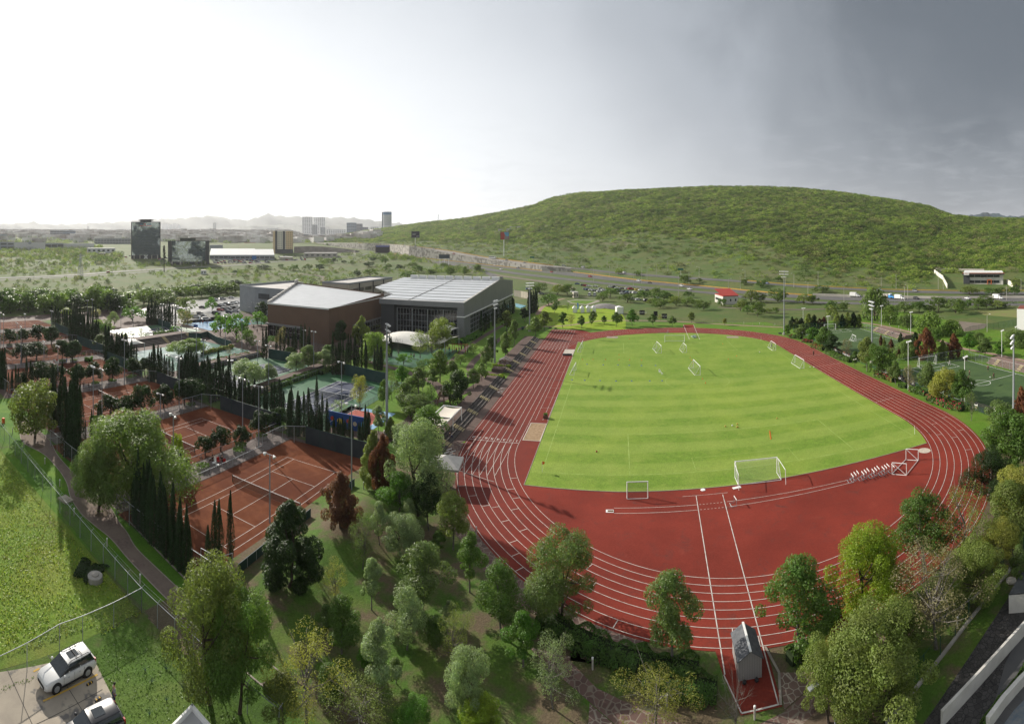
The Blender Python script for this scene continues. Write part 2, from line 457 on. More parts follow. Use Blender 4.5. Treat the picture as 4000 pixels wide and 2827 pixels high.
def lawnmat(name,base,dry,soil,soil_thr=(.6,.75),stripes=None):
 m=bpy.data.materials.new(name);m.use_nodes=True;t=m.node_tree;b=t.nodes['Principled BSDF']
 b.inputs['Roughness'].default_value=.9;b.inputs['Specular IOR Level'].default_value=.15
 g=t.nodes.new('ShaderNodeNewGeometry');P=g.outputs['Position']
 c=ramp(t,noise(t,P,.9,6,.65),[(.3,base),(.7,tuple(x*1.35 for x in base))])
 c=mixc(t,ramp(t,noise(t,P,.16,5,.6),[(.45,0.),(.7,1.)]),c,dry)
 if stripes:
  sp=t.nodes.new('ShaderNodeSeparateXYZ');t.links.new(P,sp.inputs[0])
  w=math_n(t,'SINE',math_n(t,'MULTIPLY',math_n(t,'ADD',sp.outputs[1],math_n(t,'MULTIPLY',noise(t,P,.05,2),1.5)),2*math.pi/stripes))
  w=ramp(t,math_n(t,'ADD',math_n(t,'MULTIPLY',w,.5),.5),[(.35,0.),(.65,1.)])
  fade=ramp(t,math_n(t,'ADD',math_n(t,'MULTIPLY',sp.outputs[1],.02),.5),[(.5,1.),(.75,.25)])
  c=mixc(t,math_n(t,'MULTIPLY',math_n(t,'MULTIPLY',w,fade),.34),c,(.27,.34,.075))
  c=mixc(t,ramp(t,noise(t,P,.035,5,.7),[(.45,0.),(.75,.55)]),c,(.27,.34,.05))
  c=mixc(t,ramp(t,noise(t,P,.5,6,.75),[(.56,0.),(.72,.35)]),c,(.30,.34,.09))
 if soil:
  c=mixc(t,ramp(t,noise(t,P,.11,6,.68),[(soil_thr[0],0.),(soil_thr[1],1.)]),c,soil)
 c=mixc(t,.38,c,mixc(t,1.,c,ramp(t,noise(t,P,4.5,5,.8),[(.3,.25),(.7,1.9)]),'MULTIPLY'))
 t.links.new(c,b.inputs['Base Color'])
 bn=t.nodes.new('ShaderNodeBump');bn.inputs['Strength'].default_value=.6;bn.inputs['Distance'].default_value=.12
 t.links.new(noise(t,P,3.5,4,.7),bn.inputs['Height']);t.links.new(bn.outputs[0],b.inputs['Normal'])
 MATS[name]=m
 return m
FIELD=lawnmat('field_grass',(.115,.19,.024),(.19,.265,.045),None,stripes=8.6)
LAWN=lawnmat('park_lawn',(.075,.15,.014),(.13,.18,.03),(.13,.095,.06),(.66,.78))
LAWNY=lawnmat('fresh_lawn',(.16,.24,.016),(.26,.32,.03),None)
HILLS=lawnmat('shady_lawn',(.05,.10,.014),(.095,.135,.026),(.115,.088,.055),(.46,.57))
SOIL=mat('bare_soil',(.13,.095,.065),.95,(.09,.065,.045),.6,bump=.5)
DIRT=mat('dirt_road',(.20,.165,.13),.95,(.15,.125,.10),.3,bump=.3)
ASPH=mat('asphalt',(.055,.055,.058),.75,(.075,.075,.078),.4,bump=.1)
WETASPH=mat('wet_lot',(.12,.12,.12),.35,(.07,.07,.07),.15,(.4,.6),spec=.5,col3=(.20,.19,.18),scale3=.06)
def stonemat(name,a,b_,joint,scale,rough=.8):
 m=bpy.data.materials.new(name);m.use_nodes=True;t=m.node_tree;b=t.nodes['Principled BSDF']
 g=t.nodes.new('ShaderNodeNewGeometry')
 v=t.nodes.new('ShaderNodeTexVoronoi');v.inputs['Scale'].default_value=scale;t.links.new(g.outputs['Position'],v.inputs['Vector'])
 e=t.nodes.new('ShaderNodeTexVoronoi');e.feature='DISTANCE_TO_EDGE';e.inputs['Scale'].default_value=scale;t.links.new(g.outputs['Position'],e.inputs['Vector'])
 c=mixc(t,v.outputs['Color'],a,b_)
 sp=t.nodes.new('ShaderNodeSeparateColor');t.links.new(v.outputs['Color'],sp.inputs[0])
 c=mixc(t,sp.outputs[0],a,b_)
 c=mixc(t,ramp(t,e.outputs['Distance'],[(.03,1.),(.07,0.)]),c,joint)
 c=mixc(t,math_n(t,'MULTIPLY',ramp(t,noise(t,g.outputs['Position'],.3,4),[(.45,0.),(.65,1.)]),.4),c,tuple(x*.5 for x in a))
 t.links.new(c,b.inputs['Base Color']);b.inputs['Roughness'].default_value=rough;b.inputs['Specular IOR Level'].default_value=.12
 MATS[name]=m
 return m
FLAG=stonemat('flagstone',(.19,.12,.10),(.11,.07,.062),(.24,.20,.16),1.4)
PAVE=stonemat('brick_paving',(.15,.105,.09),(.115,.08,.07),(.09,.07,.06),3.)
PALEPAVE=stonemat('pale_paving',(.24,.20,.19),(.17,.145,.135),(.13,.11,.10),.9,.85)
GRAVEL=mat('gravel_path',(.19,.14,.115),.95,(.115,.09,.08),2.5,bump=.3,col3=(.19,.15,.12),scale3=.2)
KERB=mat('kerb_stone',(.34,.30,.25),.9,(.24,.21,.18),1.)
def trackmat():
 m=bpy.data.materials.new('track_rubber');m.use_nodes=True;t=m.node_tree;b=t.nodes['Principled BSDF']
 g=t.nodes.new('ShaderNodeNewGeometry');P=g.outputs['Position']
 c=ramp(t,noise(t,P,.10,6,.6),[(.35,(.145,.022,.015)),(.65,(.22,.034,.022))])
 c=mixc(t,ramp(t,noise(t,P,.45,6,.7,1.),[(.55,0.),(.70,.8)]),c,(.09,.034,.030))
 c=mixc(t,ramp(t,noise(t,P,.30,5,.7,.6),[(.60,0.),(.75,.35)]),c,(.32,.085,.06))
 c=mixc(t,.2,c,ramp(t,noise(t,P,5,3,.7),[(.35,(.12,.03,.02)),(.65,(.30,.065,.045))]))
 sp=t.nodes.new('ShaderNodeSeparateXYZ');t.links.new(P,sp.inputs[0])
 k=ramp(t,math_n(t,'ADD',math_n(t,'MULTIPLY',sp.outputs[0],-.01),math_n(t,'MULTIPLY',noise(t,P,.06,3),.10)),[(.36,0.),(.46,.6)])
 c=mixc(t,k,c,(.13,.036,.030))
 t.links.new(c,b.inputs['Base Color']);b.inputs['Roughness'].default_value=.85;b.inputs['Specular IOR Level'].default_value=.10
 return m
TRACK=trackmat()
RI,WT_,YC=38.6,9.76,40.8
def oval(r,ry=None,x0=-0.2,n=40,near=True,far=True):
 p=[]
 for k in range(n+1):
  a=math.pi+math.pi*k/n;p.append((x0+r*math.cos(a),-YC+(r)*math.sin(a)))
 for k in range(n+1):
  a=math.pi*k/n;p.append((x0+r*math.cos(a),YC+(ry or r)*math.sin(a)))
 return p
LAWNZ,PATHZ,TRZ,LNZ=.02,.05,.06,.072
lim=lambda x,y:(x>-60.5)&(x<160)&(y>-137)
drape('lawn',-62,-22,-137,-44,1.5,HILLS,.025,test=lambda x,y:((x<-45+0*y)|(y<-60))&~((x<-42.5)&(y<-103.7)))
sheet('lawn',[(-22.2,-137),(-22.2,-60),(52,-60),(52,-100),(-22.2,-137)][:4],.018,HILLS)
sheet('lawn',[(-103,-44),(-47,-44),(-47,84),(-47,150),(-82,150),(-82,56),(-103,56)],.015,LAWN)
sheet('lawn',[(-47,80),(-47,112),(50,96),(56,60),(56,-57),(47,-90),(30,-60),(0,60)],.012,LAWN)
sheet('lawn',[(48,-98),(130,-60),(130,100),(48,82)],.009,LAWN)
sheet('lawn',[at('E',*p)[:2]for p in((455,1150),(700,1130),(1000,1150),(1200,1180),(1250,1263))]+[at('E',1250,1350)[:2],at('E',700,1340)[:2],at('G',560,290)[:2],at('G',440,230)[:2]],.03,LAWNY)
tr=oval(RI+WT_+.35)
chute=[(-48.9,84.2),(-39,84.2)]
outer=tr[:41]+tr[41:72]+[(-39.4,80),(-39.4,84.0),(-49.4,84.0)]
far=tr[41:82]
outer=tr[:41]+[p for p in far if p[0]>-33]+[(-36,83.5),(-39.2,84.0),(-49.2,84.0)]
sheet('running_track',outer,TRZ-.01,TRACK)
sheet('running_track',[(-11.2,-87),(-10.95,-90.98),(-10.35,-94.9),(-6.9,-95.1),(-6.4,-88.86),(-6.4,-87)],TRZ-.014,TRACK)
sheet('running_track',[(7.3,80),(9.9,96.6),(14.6,96),(12.8,80)],TRZ-.014,TRACK)
grass=[(-34.8,-56.8),(-20,-57.6),(0,-57.6),(20,-56.9),(35.0,-56.5)]
a0=math.atan2(-56.5+YC,35.2)
gr=[(-.2+(RI-.35)*math.cos(a0+(0-a0)*k/8),-YC+(RI-.35)*math.sin(a0+(0-a0)*k/8))for k in range(9)]
grass=grass[:-1]+gr
nfar=[]
for k in range(49):
 a=math.pi*k/48
 x,y=-.2+(RI-.35)*math.cos(a),YC+35.5*math.sin(a)
 if x>-34.6:nfar.append((x,y))
grass+=nfar+[(-35.6,58.)]
sheet('football_field',grass,TRZ+.004,FIELD)
kb=MB()
gp=grass+[grass[0]]
for a,b in zip(gp[:-1],gp[1:]):
 if abs(a[0])>33 and abs(b[0])>33 and a[0]>0:continue
 m_=((a[0]+b[0])/2,(a[1]+b[1])/2);l_=math.hypot(b[0]-a[0],b[1]-a[1])
 kb.box((m_[0],m_[1],TRZ+.02),(l_,.10,.06),math.atan2(b[1]-a[1],b[0]-a[0]))
kb.build('kerb',KERB)['kind']='structure'
def circ_line(mb,r,z,w,y0=None,near=True,far=True,x0=-.2,seg=72,ys=1.):
 for(yc,a_,b_,on,sy)in((-YC,math.pi,2*math.pi,near,1.),(YC,0,math.pi,far,ys)):
  if not on:continue
  P=[(x0+r*math.cos(a_+(b_-a_)*k/seg),yc+sy*r*math.sin(a_+(b_-a_)*k/seg))for k in range(seg+1)]
  L_,R_=ribbon_xy(P,w)
  v=[]
  for p,q in zip(L_,R_):v+=[(p.x,p.y,z),(q.x,q.y,z)]
  mb.add(v,[(2*i,2*i+1,2*i+3,2*i+2)for i in range(seg)])
def seg_line(mb,a,b,w,z=LNZ):
 L_,R_=ribbon_xy([a,b],w)
 mb.add([(L_[0].x,L_[0].y,z),(R_[0].x,R_[0].y,z),(R_[1].x,R_[1].y,z),(L_[1].x,L_[1].y,z)],[(0,1,2,3)])
lm=MB()
for k in range(9):
 r=RI+k*WT_/8
 circ_line(lm,r,LNZ,.065)
 seg_line(lm,(-.2-r,-YC),(-.2-r,83.4),.07)
 seg_line(lm,(-.2+r,-YC),(-.2+r,YC),.07)
 if k:
  ye=-56.2+.22*(8-k)if r>RI+1 else-50
  yr=-YC-math.sqrt(max(0,(RI+WT_)**2-(r)**2))
  seg_line(lm,(-.2-r,-YC),(-.2-r+.03,max(ye,yr+.1)),.07,LNZ+.003)
seg_line(lm,(-48.7,-41.2),(-38.9,-40.9),.12);seg_line(lm,(-48.7,83.2),(-39.2,83.2),.2)
seg_line(lm,(-46.2,-54.6),(-39.6,-56.8),.07)
rs=random.Random(3)
for k,a in[(0,201),(1,206),(1,210),(2,214),(7,203),(6,207),(5,211),(4,212),(4,217),(3,221),(5,223),(6,226),(7,229),(3,232),(4,239),(7,245),(5,251),(7,262),(6,259),(2,236),(5,330),(4,338),(6,342),(3,349),(6,352),(2,341),(3,12),(5,24),(4,40)]:
 a=R(a);r0,r1=RI+k*1.22,RI+(k+1)*1.22;yc=-YC if math.sin(a)<0 else YC
 seg_line(lm,(-.2+r0*math.cos(a),yc+r0*math.sin(a)),(-.2+r1*math.cos(a),yc+r1*math.sin(a)),.09)
for x0,y0,x1 in((38.5,8,48),(38.5,-30,44),(38.5,22,48)):seg_line(lm,(x0,y0),(x1,y0+1.),.08)
seg_line(lm,(-8.47,-59.6),(-10.8,-90.9),.11);seg_line(lm,(-4.48,-60.0),(-7.15,-94.8),.11)
seg_line(lm,(-10.9,-90.9),(-10.25,-94.75),.10);seg_line(lm,(-10.25,-94.75),(-7.1,-94.85),.14);seg_line(lm,(-10.5,-59.6),(-3.6,-59.6),.06)
seg_line(lm,(-20.7,-62.25),(-8.6,-62.25),.07);seg_line(lm,(-4.3,-62.2),(16,-62.0),.07)
seg_line(lm,(-20.7,-63.65),(-8.7,-63.65),.07);seg_line(lm,(-4.2,-63.6),(16,-63.0),.07)
for k in range(8):
 seg_line(lm,(-8.4+k*.52,-62.24),(-8.14+k*.52,-62.24),.07);seg_line(lm,(-8.5+k*.52,-63.64),(-8.24+k*.52,-63.64),.07)
seg_line(lm,(9.95,96.5),(7.7,61),.15);seg_line(lm,(14.6,96),(11.7,60.5),.15)
for x in(-36.2,-35.2,-37.8):seg_line(lm,(x,-28),(x,32),.06)
for k in range(6):seg_line(lm,(-38,-20+k*8),(-35.3,-20+k*8),.05)
lm.build('lane_markings',LINE)['kind']='structure'
def text_mesh(s,size,m,parent=None,name='lettering',extrude=0.,align='CENTER'):
 cu=bpy.data.curves.new(name,'FONT');cu.body=s;cu.size=size;cu.align_x=align;cu.align_y='CENTER';cu.extrude=extrude;cu.resolution_u=3
 o=bpy.data.objects.new(name,cu);COL.objects.link(o)
 bpy.context.view_layer.update()
 me=bpy.data.meshes.new_from_object(o);bpy.data.objects.remove(o,do_unlink=True)
 me.materials.clear();me.materials.append(m)
 o=bpy.data.objects.new(name,me);COL.objects.link(o)
 if parent:o.parent=parent
 return o
for k in range(8):
 o=text_mesh(str(k+1),1.35,LINE,name='lane_number');o.location=(-.2-RI-(k+.5)*WT_/8,-39.9,LNZ+.004);o.rotation_euler=(0,0,math.pi);o['kind']='structure'
PL=mat('pitch_line',(.30,.40,.10),.9,(.16,.25,.03),.8,(.35,.7))
pm=MB();z=TRZ+.012
def prect(mb,x0,x1,y0,y1,w=.14,z=z):
 for a,b in(((x0,y0),(x1,y0)),((x1,y0),(x1,y1)),((x1,y1),(x0,y1)),((x0,y1),(x0,y0))):seg_line(mb,a,b,w,z)
prect(pm,-32.7,34.6,-52,56);seg_line(pm,(-32.7,2),(34.6,2),.12,z)
for s,y0 in((1,-52),(-1,56)):
 prect(pm,-18.2,21.6,y0,y0+s*17.4,.16,z+.002);prect(pm,-7.2,10.7,y0,y0+s*5.6,.12,z+.004)
P=[(1.5+8.8*math.cos(2*math.pi*k/48),2+8.8*math.sin(2*math.pi*k/48))for k in range(49)]
L_,R_=ribbon_xy(P,.13);v=[]
for p,q in zip(L_,R_):v+=[(p.x,p.y,z+.006),(q.x,q.y,z+.006)]
pm.add(v,[(2*i,2*i+1,2*i+3,2*i+2)for i in range(48)])
pm.build('pitch_markings',PL)['kind']='structure'
SAND=mat('sand',(.36,.25,.15),.95,(.24,.16,.09),1.6,bump=.8)
sheet('sand',[(-38.3,-39.2),(-35.1,-39.2),(-35.1,-30),(-38.3,-30)],TRZ+.006,SAND)
sheet('sand',[(-38.9,34.3),(-35.5,34.3),(-35.5,43.6),(-38.9,43.6)],TRZ+.006,mat('pale_pit',(.52,.48,.42),.9,(.4,.36,.3),.8))
kb=MB()
for x0,x1,y0,y1 in((-38.3,-35.1,-39.2,-30),(-38.9,-35.5,34.3,43.6)):
 for a,b,c,d in((x0,x1,y0-.12,y0),(x0,x1,y1,y1+.12),(x0-.12,x0,y0-.12,y1+.12),(x1,x1+.12,y0-.12,y1+.12)):kb.bb(a,b,c,d,.0,TRZ+.05)
kb.build('pit_kerb',mat('pale_kerb',(.6,.55,.48),.8))['kind']='structure'
def disc(name,x,y,r,z,m,n=28):
 return sheet(name,[(x+r*math.cos(2*math.pi*k/n),y+r*math.sin(2*math.pi*k/n))for k in range(n)],z,m)
disc('throwing_circle',32.4,-58.9,1.15,TRZ+.01,mat('pale_kerb2',(.55,.47,.38),.85,(.42,.36,.3),2.))
SP=mat('worn_pad',(.36,.25,.19),.9,(.2,.2,.18),.6,(.4,.6))
sheet('jumping_pad',[(-25,66),(-20.5,65.4),(-20.1,69.2),(-24.6,69.8)],TRZ+.012,SP);sheet('jumping_pad',[(23,61.5),(27.6,60.4),(28,64),(23.4,65)],TRZ+.012,SP)
sheet('paving',[(-51.3,-46),(-48.75,-42),(-48.75,62),(-51.3,62)],PATHZ-.012,PAVE)
ring=[(-.2+(RI+WT_+.3)*math.cos(R(a)),-YC+(RI+WT_+.3)*math.sin(R(a)))for a in range(183,252,3)]
ring2=[(-.2+(RI+WT_+2.9)*math.cos(R(a)),-YC+(RI+WT_+2.9)*math.sin(R(a)))for a in range(251,180,-3)]
sheet('path',ring+[(-24.5,-88.6),(-22.0,-91.2),(-18.2,-93.2),(-14,-95.2),(-9.4,-96.0),(-6.9,-95.6),(-4,-94.3),(0,-92.7),(4,-91.2),(4.6,-92.9),(0,-94.9),(-4,-97.2),(-9.5,-98.6),(-16,-97.5),(-20.4,-94.4),(-22.8,-92.3),(-26,-89.7),(-28.5,-87.6)]+ring2,PATHZ-.01,FLAG)
sheet('paving',[(-22.45,-92.7),(-20.5,-94.4),(-19,-97),(-22.5,-99)],PATHZ,stonemat('pale_flag',(.20,.13,.11),(.15,.10,.08),(.38,.33,.27),1.6))
sheet('paving',[(-6.2,-91.9),(-2.6,-93.2),(-4.0,-94.2),(-6.8,-95.4)],PATHZ,MATS['pale_flag'])
kb=MB()
kk=[(-6.5,-88.9),(-6.15,-92.0),(-7.0,-95.0)]
for a,b in zip(kk[:-1],kk[1:]):seg_line(kb,a,b,.22,.11)
kb.build('kerb',KERB)['kind']='structure'
sheet('lawn',[(-62,-103.7),(-46,-103.7),(-43,-120),(-44,-137),(-62,-137)],.0285,lawnmat('corner_lawn',(.055,.105,.016),(.10,.145,.03),(.11,.09,.05),(.56,.70)))
sheet('wild_field',[(-63,-136),(-61.9,-113),(-62.3,-104.2),(-93,-102.6),(-135,-101),(-135,-136)],.012,lawnmat('wild_field',(.10,.16,.02),(.17,.20,.035),(.13,.11,.055),(.60,.74)))
gL=[(-122,-94.5),(-113.9,-96.9),(-108.3,-98.3),(-102.2,-96.9),(-96,-97.1),(-90.8,-98),(-86.3,-99.6),(-81.8,-100.3),(-78.8,-100.2),(-74.6,-99.9),(-70.3,-100.3),(-64,-100.7),(-55,-101.1),(-46,-101.5)]
gR=[(-122,-92.8),(-111.1,-93.1),(-106.7,-93.4),(-100.8,-94.8),(-93.9,-95.5),(-87,-95.8),(-81.5,-95.9),(-77.5,-96.9),(-74.6,-97.4),(-71.2,-98.3),(-66.3,-98.6),(-60,-98.9),(-52,-99.2),(-46,-99.4)]
cl,cr=catmull(gL),catmull(gR)
sheet('lawn',[(-135,-103.3),(-46,-103.6),(-46,-96.2),(-76,-95.6),(-104,-92.0),(-135,-90)],.022,lawnmat('verge_lawn',(.055,.13,.012),(.12,.21,.018),(.11,.085,.055),(.56,.70)))
sheet('path',cl+cr[::-1],PATHZ,GRAVEL)
kb=MB()
for c in(cl,cr):
 L_,R_=ribbon_xy(c,.14);v=[]
 for p,q in zip(L_,R_):v+=[(p.x,p.y,.09),(q.x,q.y,.09)]
 kb.add(v,[(2*i,2*i+1,2*i+3,2*i+2)for i in range(len(L_)-1)])
for a,b in(((-103.7,-92.5),(-97.2,-93.4)),((-76.7,-95.7),(-62.5,-97.3)),((-62.5,-97.3),(-56,-97.9))):seg_line(kb,a,b,.2,.12)
kb.build('kerb',KERB)['kind']='structure'
for c,(ax,ay),sz in((0,(-105.8,-96.3),(2.4,1.1)),(0,(-80.3,-97.9),(2.9,.95))):
 disc('planting_bed',ax,ay,sz[1],.07,SOIL)
sheet('paving',[(-262,-92),(-139,-92),(-104,-92.3),(-104,-96),(-58,-96.5),(-58,-44.1),(-103.2,-44.1),(-103.2,56),(-190,68),(-262,60)],.008,PAVE)
for x0,x1,y0,y1 in((-84.6,-79.2,-95.5,-57),(-110.3,-105.3,-93,-54),(-137.6,-131.7,-90.5,-52),(-166.7,-161.3,-88,-46),(-196.8,-190.3,-84,-42),(-226.5,-219.3,-80,-36)):
 sheet('terrace',[(x0,y0),(x1,y0),(x1,y1),(x0,y1)],.06,PALEPAVE)
sheet('lawn',[(-139,-44.2),(-103.3,-44.2),(-103.3,-49.6),(-62,-49.6),(-62,-56.8),(-104,-54),(-139,-51)],.03,HILLS)
sheet('lawn',[(-245,-20),(-245,-34),(-139,-49),(-139,-42),(-200,-28)],.03,HILLS)
CLAY=mat('clay',(.125,.040,.018),.95,(.175,.062,.030),.5,spec=.06,bump=.4,bscale=4.,col3=(.095,.030,.017),scale3=.09,detail=8,dist=.6)
def court_lines(mb,cx,cy,w,l,z,lw=.10,yy=1.):
 x0,x1,y0,y1=cx-w/2,cx+w/2,cy-l/2,cy+l/2;s=w*.125
 prect(mb,x0,x1,y0,y1,lw,z)
 seg_line(mb,(x0+s,y0),(x0+s,y1),lw,z+.002);seg_line(mb,(x1-s,y0),(x1-s,y1),lw,z+.002)
 h=l*.27
 seg_line(mb,(x0+s,cy-h),(x1-s,cy-h),lw,z+.004);seg_line(mb,(x0+s,cy+h),(x1-s,cy+h),lw,z+.004);seg_line(mb,(cx,cy-h),(cx,cy+h),lw,z+.006)
NETM=seethrough('net',(.05,.06,.05),.35)
CLAYS=[(-79,-60,-96,-57,-68.8,-76.8),(-105,-84.8,-94,-54,-94.5,-73.8),(-131.5,-110.5,-91,-52,-121.5,-70),(-161,-138,-90,-50,-149.5,-68),(-190,-167,-86,-45,-178.5,-64),(-219,-197,-82,-40,-208,-60),(-246,-227,-76,-35,-236.5,-55)]
clm=MB()
CN=['nearest clay court','second clay court','third clay court','fourth clay court','fifth clay court','sixth clay court','farthest clay court']
def net(cx,cy,w,label,z=.07):
 r=empty('tennis_net',(cx,cy,z),0,label,'net','tennis nets')
 p=MB()
 p.tube((-w/2-.9,0,0),(-w/2-.9,0,1.15),.06,.06,6).build('post',GREENM,r);MB().tube((w/2+.9,0,0),(w/2+.9,0,1.15),.06,.06,6).build('post',GREENM,r)
 MB().bb(-w/2-.85,w/2+.85,-.01,.01,.02,1.0).build('mesh',NETM,r)
 MB().bb(-w/2-.85,w/2+.85,-.025,.025,1.0,1.09).build('tape',WHITE,r)
for i,(x0,x1,y0,y1,cx,cy_)in enumerate(CLAYS):
 sheet('clay_court',[(x0,y0),(x1,y0),(x1,y1),(x0,y1)],.062,CLAY)
 court_lines(clm,cx,cy_,11.5,25.9,.072,.065)
 if i<6:net(cx,cy_,11.5,'white taped tennis net across the '+CN[i])
clm.build('court_markings',LINE)['kind']='structure'
def wetmat(name,a,b_,wet=.5,rough=.5):
 m=bpy.data.materials.new(name);m.use_nodes=True;t=m.node_tree;b=t.nodes['Principled BSDF']
 g=t.nodes.new('ShaderNodeNewGeometry');P=g.outputs['Position']
 k=ramp(t,noise(t,P,.16,5,.6,.8),[(wet,0.),(wet+.12,1.)])
 t.links.new(mixc(t,k,a,b_),b.inputs['Base Color'])
 t.links.new(math_n(t,'ADD',math_n(t,'MULTIPLY',k,.08-rough),rough),b.inputs['Roughness'])
 b.inputs['Specular IOR Level'].default_value=.5
 MATS[name]=m;return m
HGREEN=wetmat('court_green',(.035,.12,.05),(.02,.07,.035),.62,.45);HBLUE=wetmat('court_navy',(.035,.045,.085),(.018,.022,.04),.47,.5)
HPALE=wetmat('court_pale',(.13,.26,.20),(.22,.30,.28),.42,.25);HAZUL=wetmat('court_blue',(.13,.28,.45),(.20,.33,.45),.5,.25)
hl=MB()
HC=[(-101.5,-76,-49.5,-10,-87.4,-30.2,HGREEN,HBLUE),(-129.5,-103.6,-44,-7.5,-116.5,-27,HGREEN,HBLUE),(-163.5,-135,-41,-3,-149,-22,HPALE,HPALE),(-205,-180,-21,12,-192,-4,HGREEN,HBLUE)]
for x0,x1,y0,y1,cx,cy_,g_,b_ in HC:
 sheet('hard_court',[(x0,y0),(x1,y0),(x1,y1),(x0,y1)],.05,g_)
 sheet('hard_court',[(cx-5.8,cy_-13),(cx+5.8,cy_-13),(cx+5.8,cy_+13),(cx-5.8,cy_+13)],.06,b_)
 court_lines(hl,cx,cy_,11.5,25.9,.07,.10)
net(-87.4,-30.2,11.5,'tennis net across the wet navy hard court beside the mural wall');net(-116.5,-27,11.5,'tennis net on the green hard court behind the pale leafy trees');net(-149,-22,11.5,'tennis net on the shining wet court below the dark steps')
hl.build('court_markings',WHITE)['kind']='structure'
sheet('basketball_court',[(-205,19),(-178,15),(-176.5,40),(-188,50),(-206,46)],.05,HAZUL)
sheet('basketball_court',[(-186,50),(-176,40),(-170,46),(-172,56),(-186,60)],.055,HPALE)
sheet('basketball_court',[(-79.5,-44),(-68,-44),(-68,-33.3),(-79.5,-33.3)],.05,mat('court_lightblue',(.22,.38,.55),.6))
sheet('basketball_court',[(-77.3,-44),(-69.5,-44),(-69.5,-35.2),(-77.3,-35.2)],.06,mat('court_red',(.42,.10,.07),.6))
bl=MB();prect(bl,-77.3,-69.5,-44,-35.2,.1,.07);bl.build('court_markings',WHITE)['kind']='structure'
for P,w in(([(-64,-44),(-63.4,-36),(-64.5,-28),(-62,-20),(-58.5,-12),(-57,-2),(-58.5,5)],2.4),([(-62,-18),(-68,-8),(-76,-2),(-86,3),(-100,8)],2.6),([(-57.5,3),(-64,10),(-66,24),(-66,40),(-66.5,60),(-64,80),(-60,96)],2.2),([(-72,10),(-74,40),(-74,70),(-72,100)],2.2)):
 ribbon('path',catmull(P),w,PAVE,.045)
sheet('paving',[(-62,1),(-53.6,1),(-53.6,8.5),(-60,10),(-64,6)],.052,PAVE)
sheet('playground',[(-102,8),(-80,6),(-74,20),(-76,34),(-102,40)],.04,HGREEN)
ribbon('path',catmull([at('G',*p)[:2]for p in((490,290),(700,280),(850,262),(1000,240),(1300,233),(1650,240),(2000,262),(2296,278))]+[at('H',*p)[:2]for p in((335,268),)]),1.9,mat('pink_path',(.33,.22,.17),.9,(.26,.18,.14),1.),.045)
ribbon('path',catmull([at('E',*p)[:2]for p in((455,1215),(500,1150),(560,1125),(640,1085),(700,1070))]),2.4,MATS['pink_path'],.05)
ribbon('path',catmull([(86,80),(92,76),(95,66),(96.5,54),(97,42),(96.5,24),(94,8),(96,-6),(97,-22),(98,-40)]),2.2,MATS['pink_path'],.05)
TURF=mat('artificial_turf',(.045,.085,.028),.9,(.06,.105,.032),.25)
for(x0,x1,y0,y1,yh,r)in((55.5,84.3,-58,-6.9,-32,2.6),(55.3,83.6,14,65.5,40.3,2.8)):
 sheet('soccer_court',[(x0,y0),(x1,y0),(x1,y1),(x0,y1)],.03,TURF)
 sm=MB();zz=.04
 prect(sm,x0+.6,x1-.6,y0+.6,y1-.6,.14,zz);seg_line(sm,(x0+.6,yh),(x1-.6,yh),.14,zz+.002)
 P=[((x0+x1)/2+r*math.cos(2*math.pi*k/32),yh+r*math.sin(2*math.pi*k/32))for k in range(33)]
 L_,R_=ribbon_xy(P,.13);v=[]
 for p,q in zip(L_,R_):v+=[(p.x,p.y,zz+.004),(q.x,q.y,zz+.004)]
 sm.add(v,[(2*i,2*i+1,2*i+3,2*i+2)for i in range(32)])
 c=(x0+x1)/2
 for s,yy in((-1,y1-.6),(1,y0+.6)):
  prect(sm,c-7,c+7,yy,yy+s*6.5,.13,zz+.006);prect(sm,c-4,c+4,yy,yy+s*3,.13,zz+.008)
 sm.build('court_markings',WHITE)['kind']='structure'
sheet('bare_ground',[at('V',*p)[:2]for p in((1330,1050),(1750,1090),(1700,1160),(1400,1210),(1300,1130))],.03,DIRT)
sheet('bare_ground',[at('V',*p)[:2]for p in((1600,900),(2200,880),(2250,1000),(1700,960))],.03,mat('dry_grass',(.19,.17,.07),.95,(.16,.2,.05),.2))
COB=stonemat('cobbles',(.085,.08,.078),(.05,.047,.045),(.03,.03,.03),2.6)
sheet('lane',[(-1.5,-104),(2.5,-101.5),(10,-98.6),(17.6,-95.7),(26,-92.6),(34,-90),(34,-93),(27,-95.7),(19.5,-98.2),(11.5,-101.5),(4.5,-106),(1,-110)],.035,COB)
sheet('lawn',[(-1.5,-104),(34,-89.8),(34,-88),(22,-90.4),(10,-94.6),(0,-98.8),(-6,-101.5),(-10,-106)],.03,HILLS)
sheet('path',catmull([(-9.4,-98.6),(-2,-95.4),(5,-92.3),(14,-88.6),(22,-84.6),(30,-79)])+catmull([(31.3,-80.2),(23,-86),(14.7,-90.1),(5.6,-93.8),(-1.2,-97),(-9,-100.2)]),.044,SOIL)
kb=MB()
c=[(-4,-104.5),(.1,-99.95),(4.94,-98.2),(12.4,-95.45),(21.7,-92.4),(30,-89.6)]
for a,b in zip(c[1:-1],c[2:]):
 kb.box(((a[0]+b[0])/2,(a[1]+b[1])/2,.1),(math.hypot(b[0]-a[0],b[1]-a[1])+.1,.25,.3),math.atan2(b[1]-a[1],b[0]-a[0]))
kb.build('kerb',CONC)['kind']='structure'
CPK=mat('parking_concrete',(.30,.26,.21),.8,(.38,.33,.26),.5,bump=.1,col3=(.15,.14,.13),scale3=.28,thr3=(.54,.58),dist=.5)
sheet('parking_lot',[(-59.3,-111.1),(-61.2,-115),(-62.5,-122.5),(-60,-135),(-45,-135),(-47.5,-119),(-52.9,-112.0)],.03,CPK)
yl=MB()
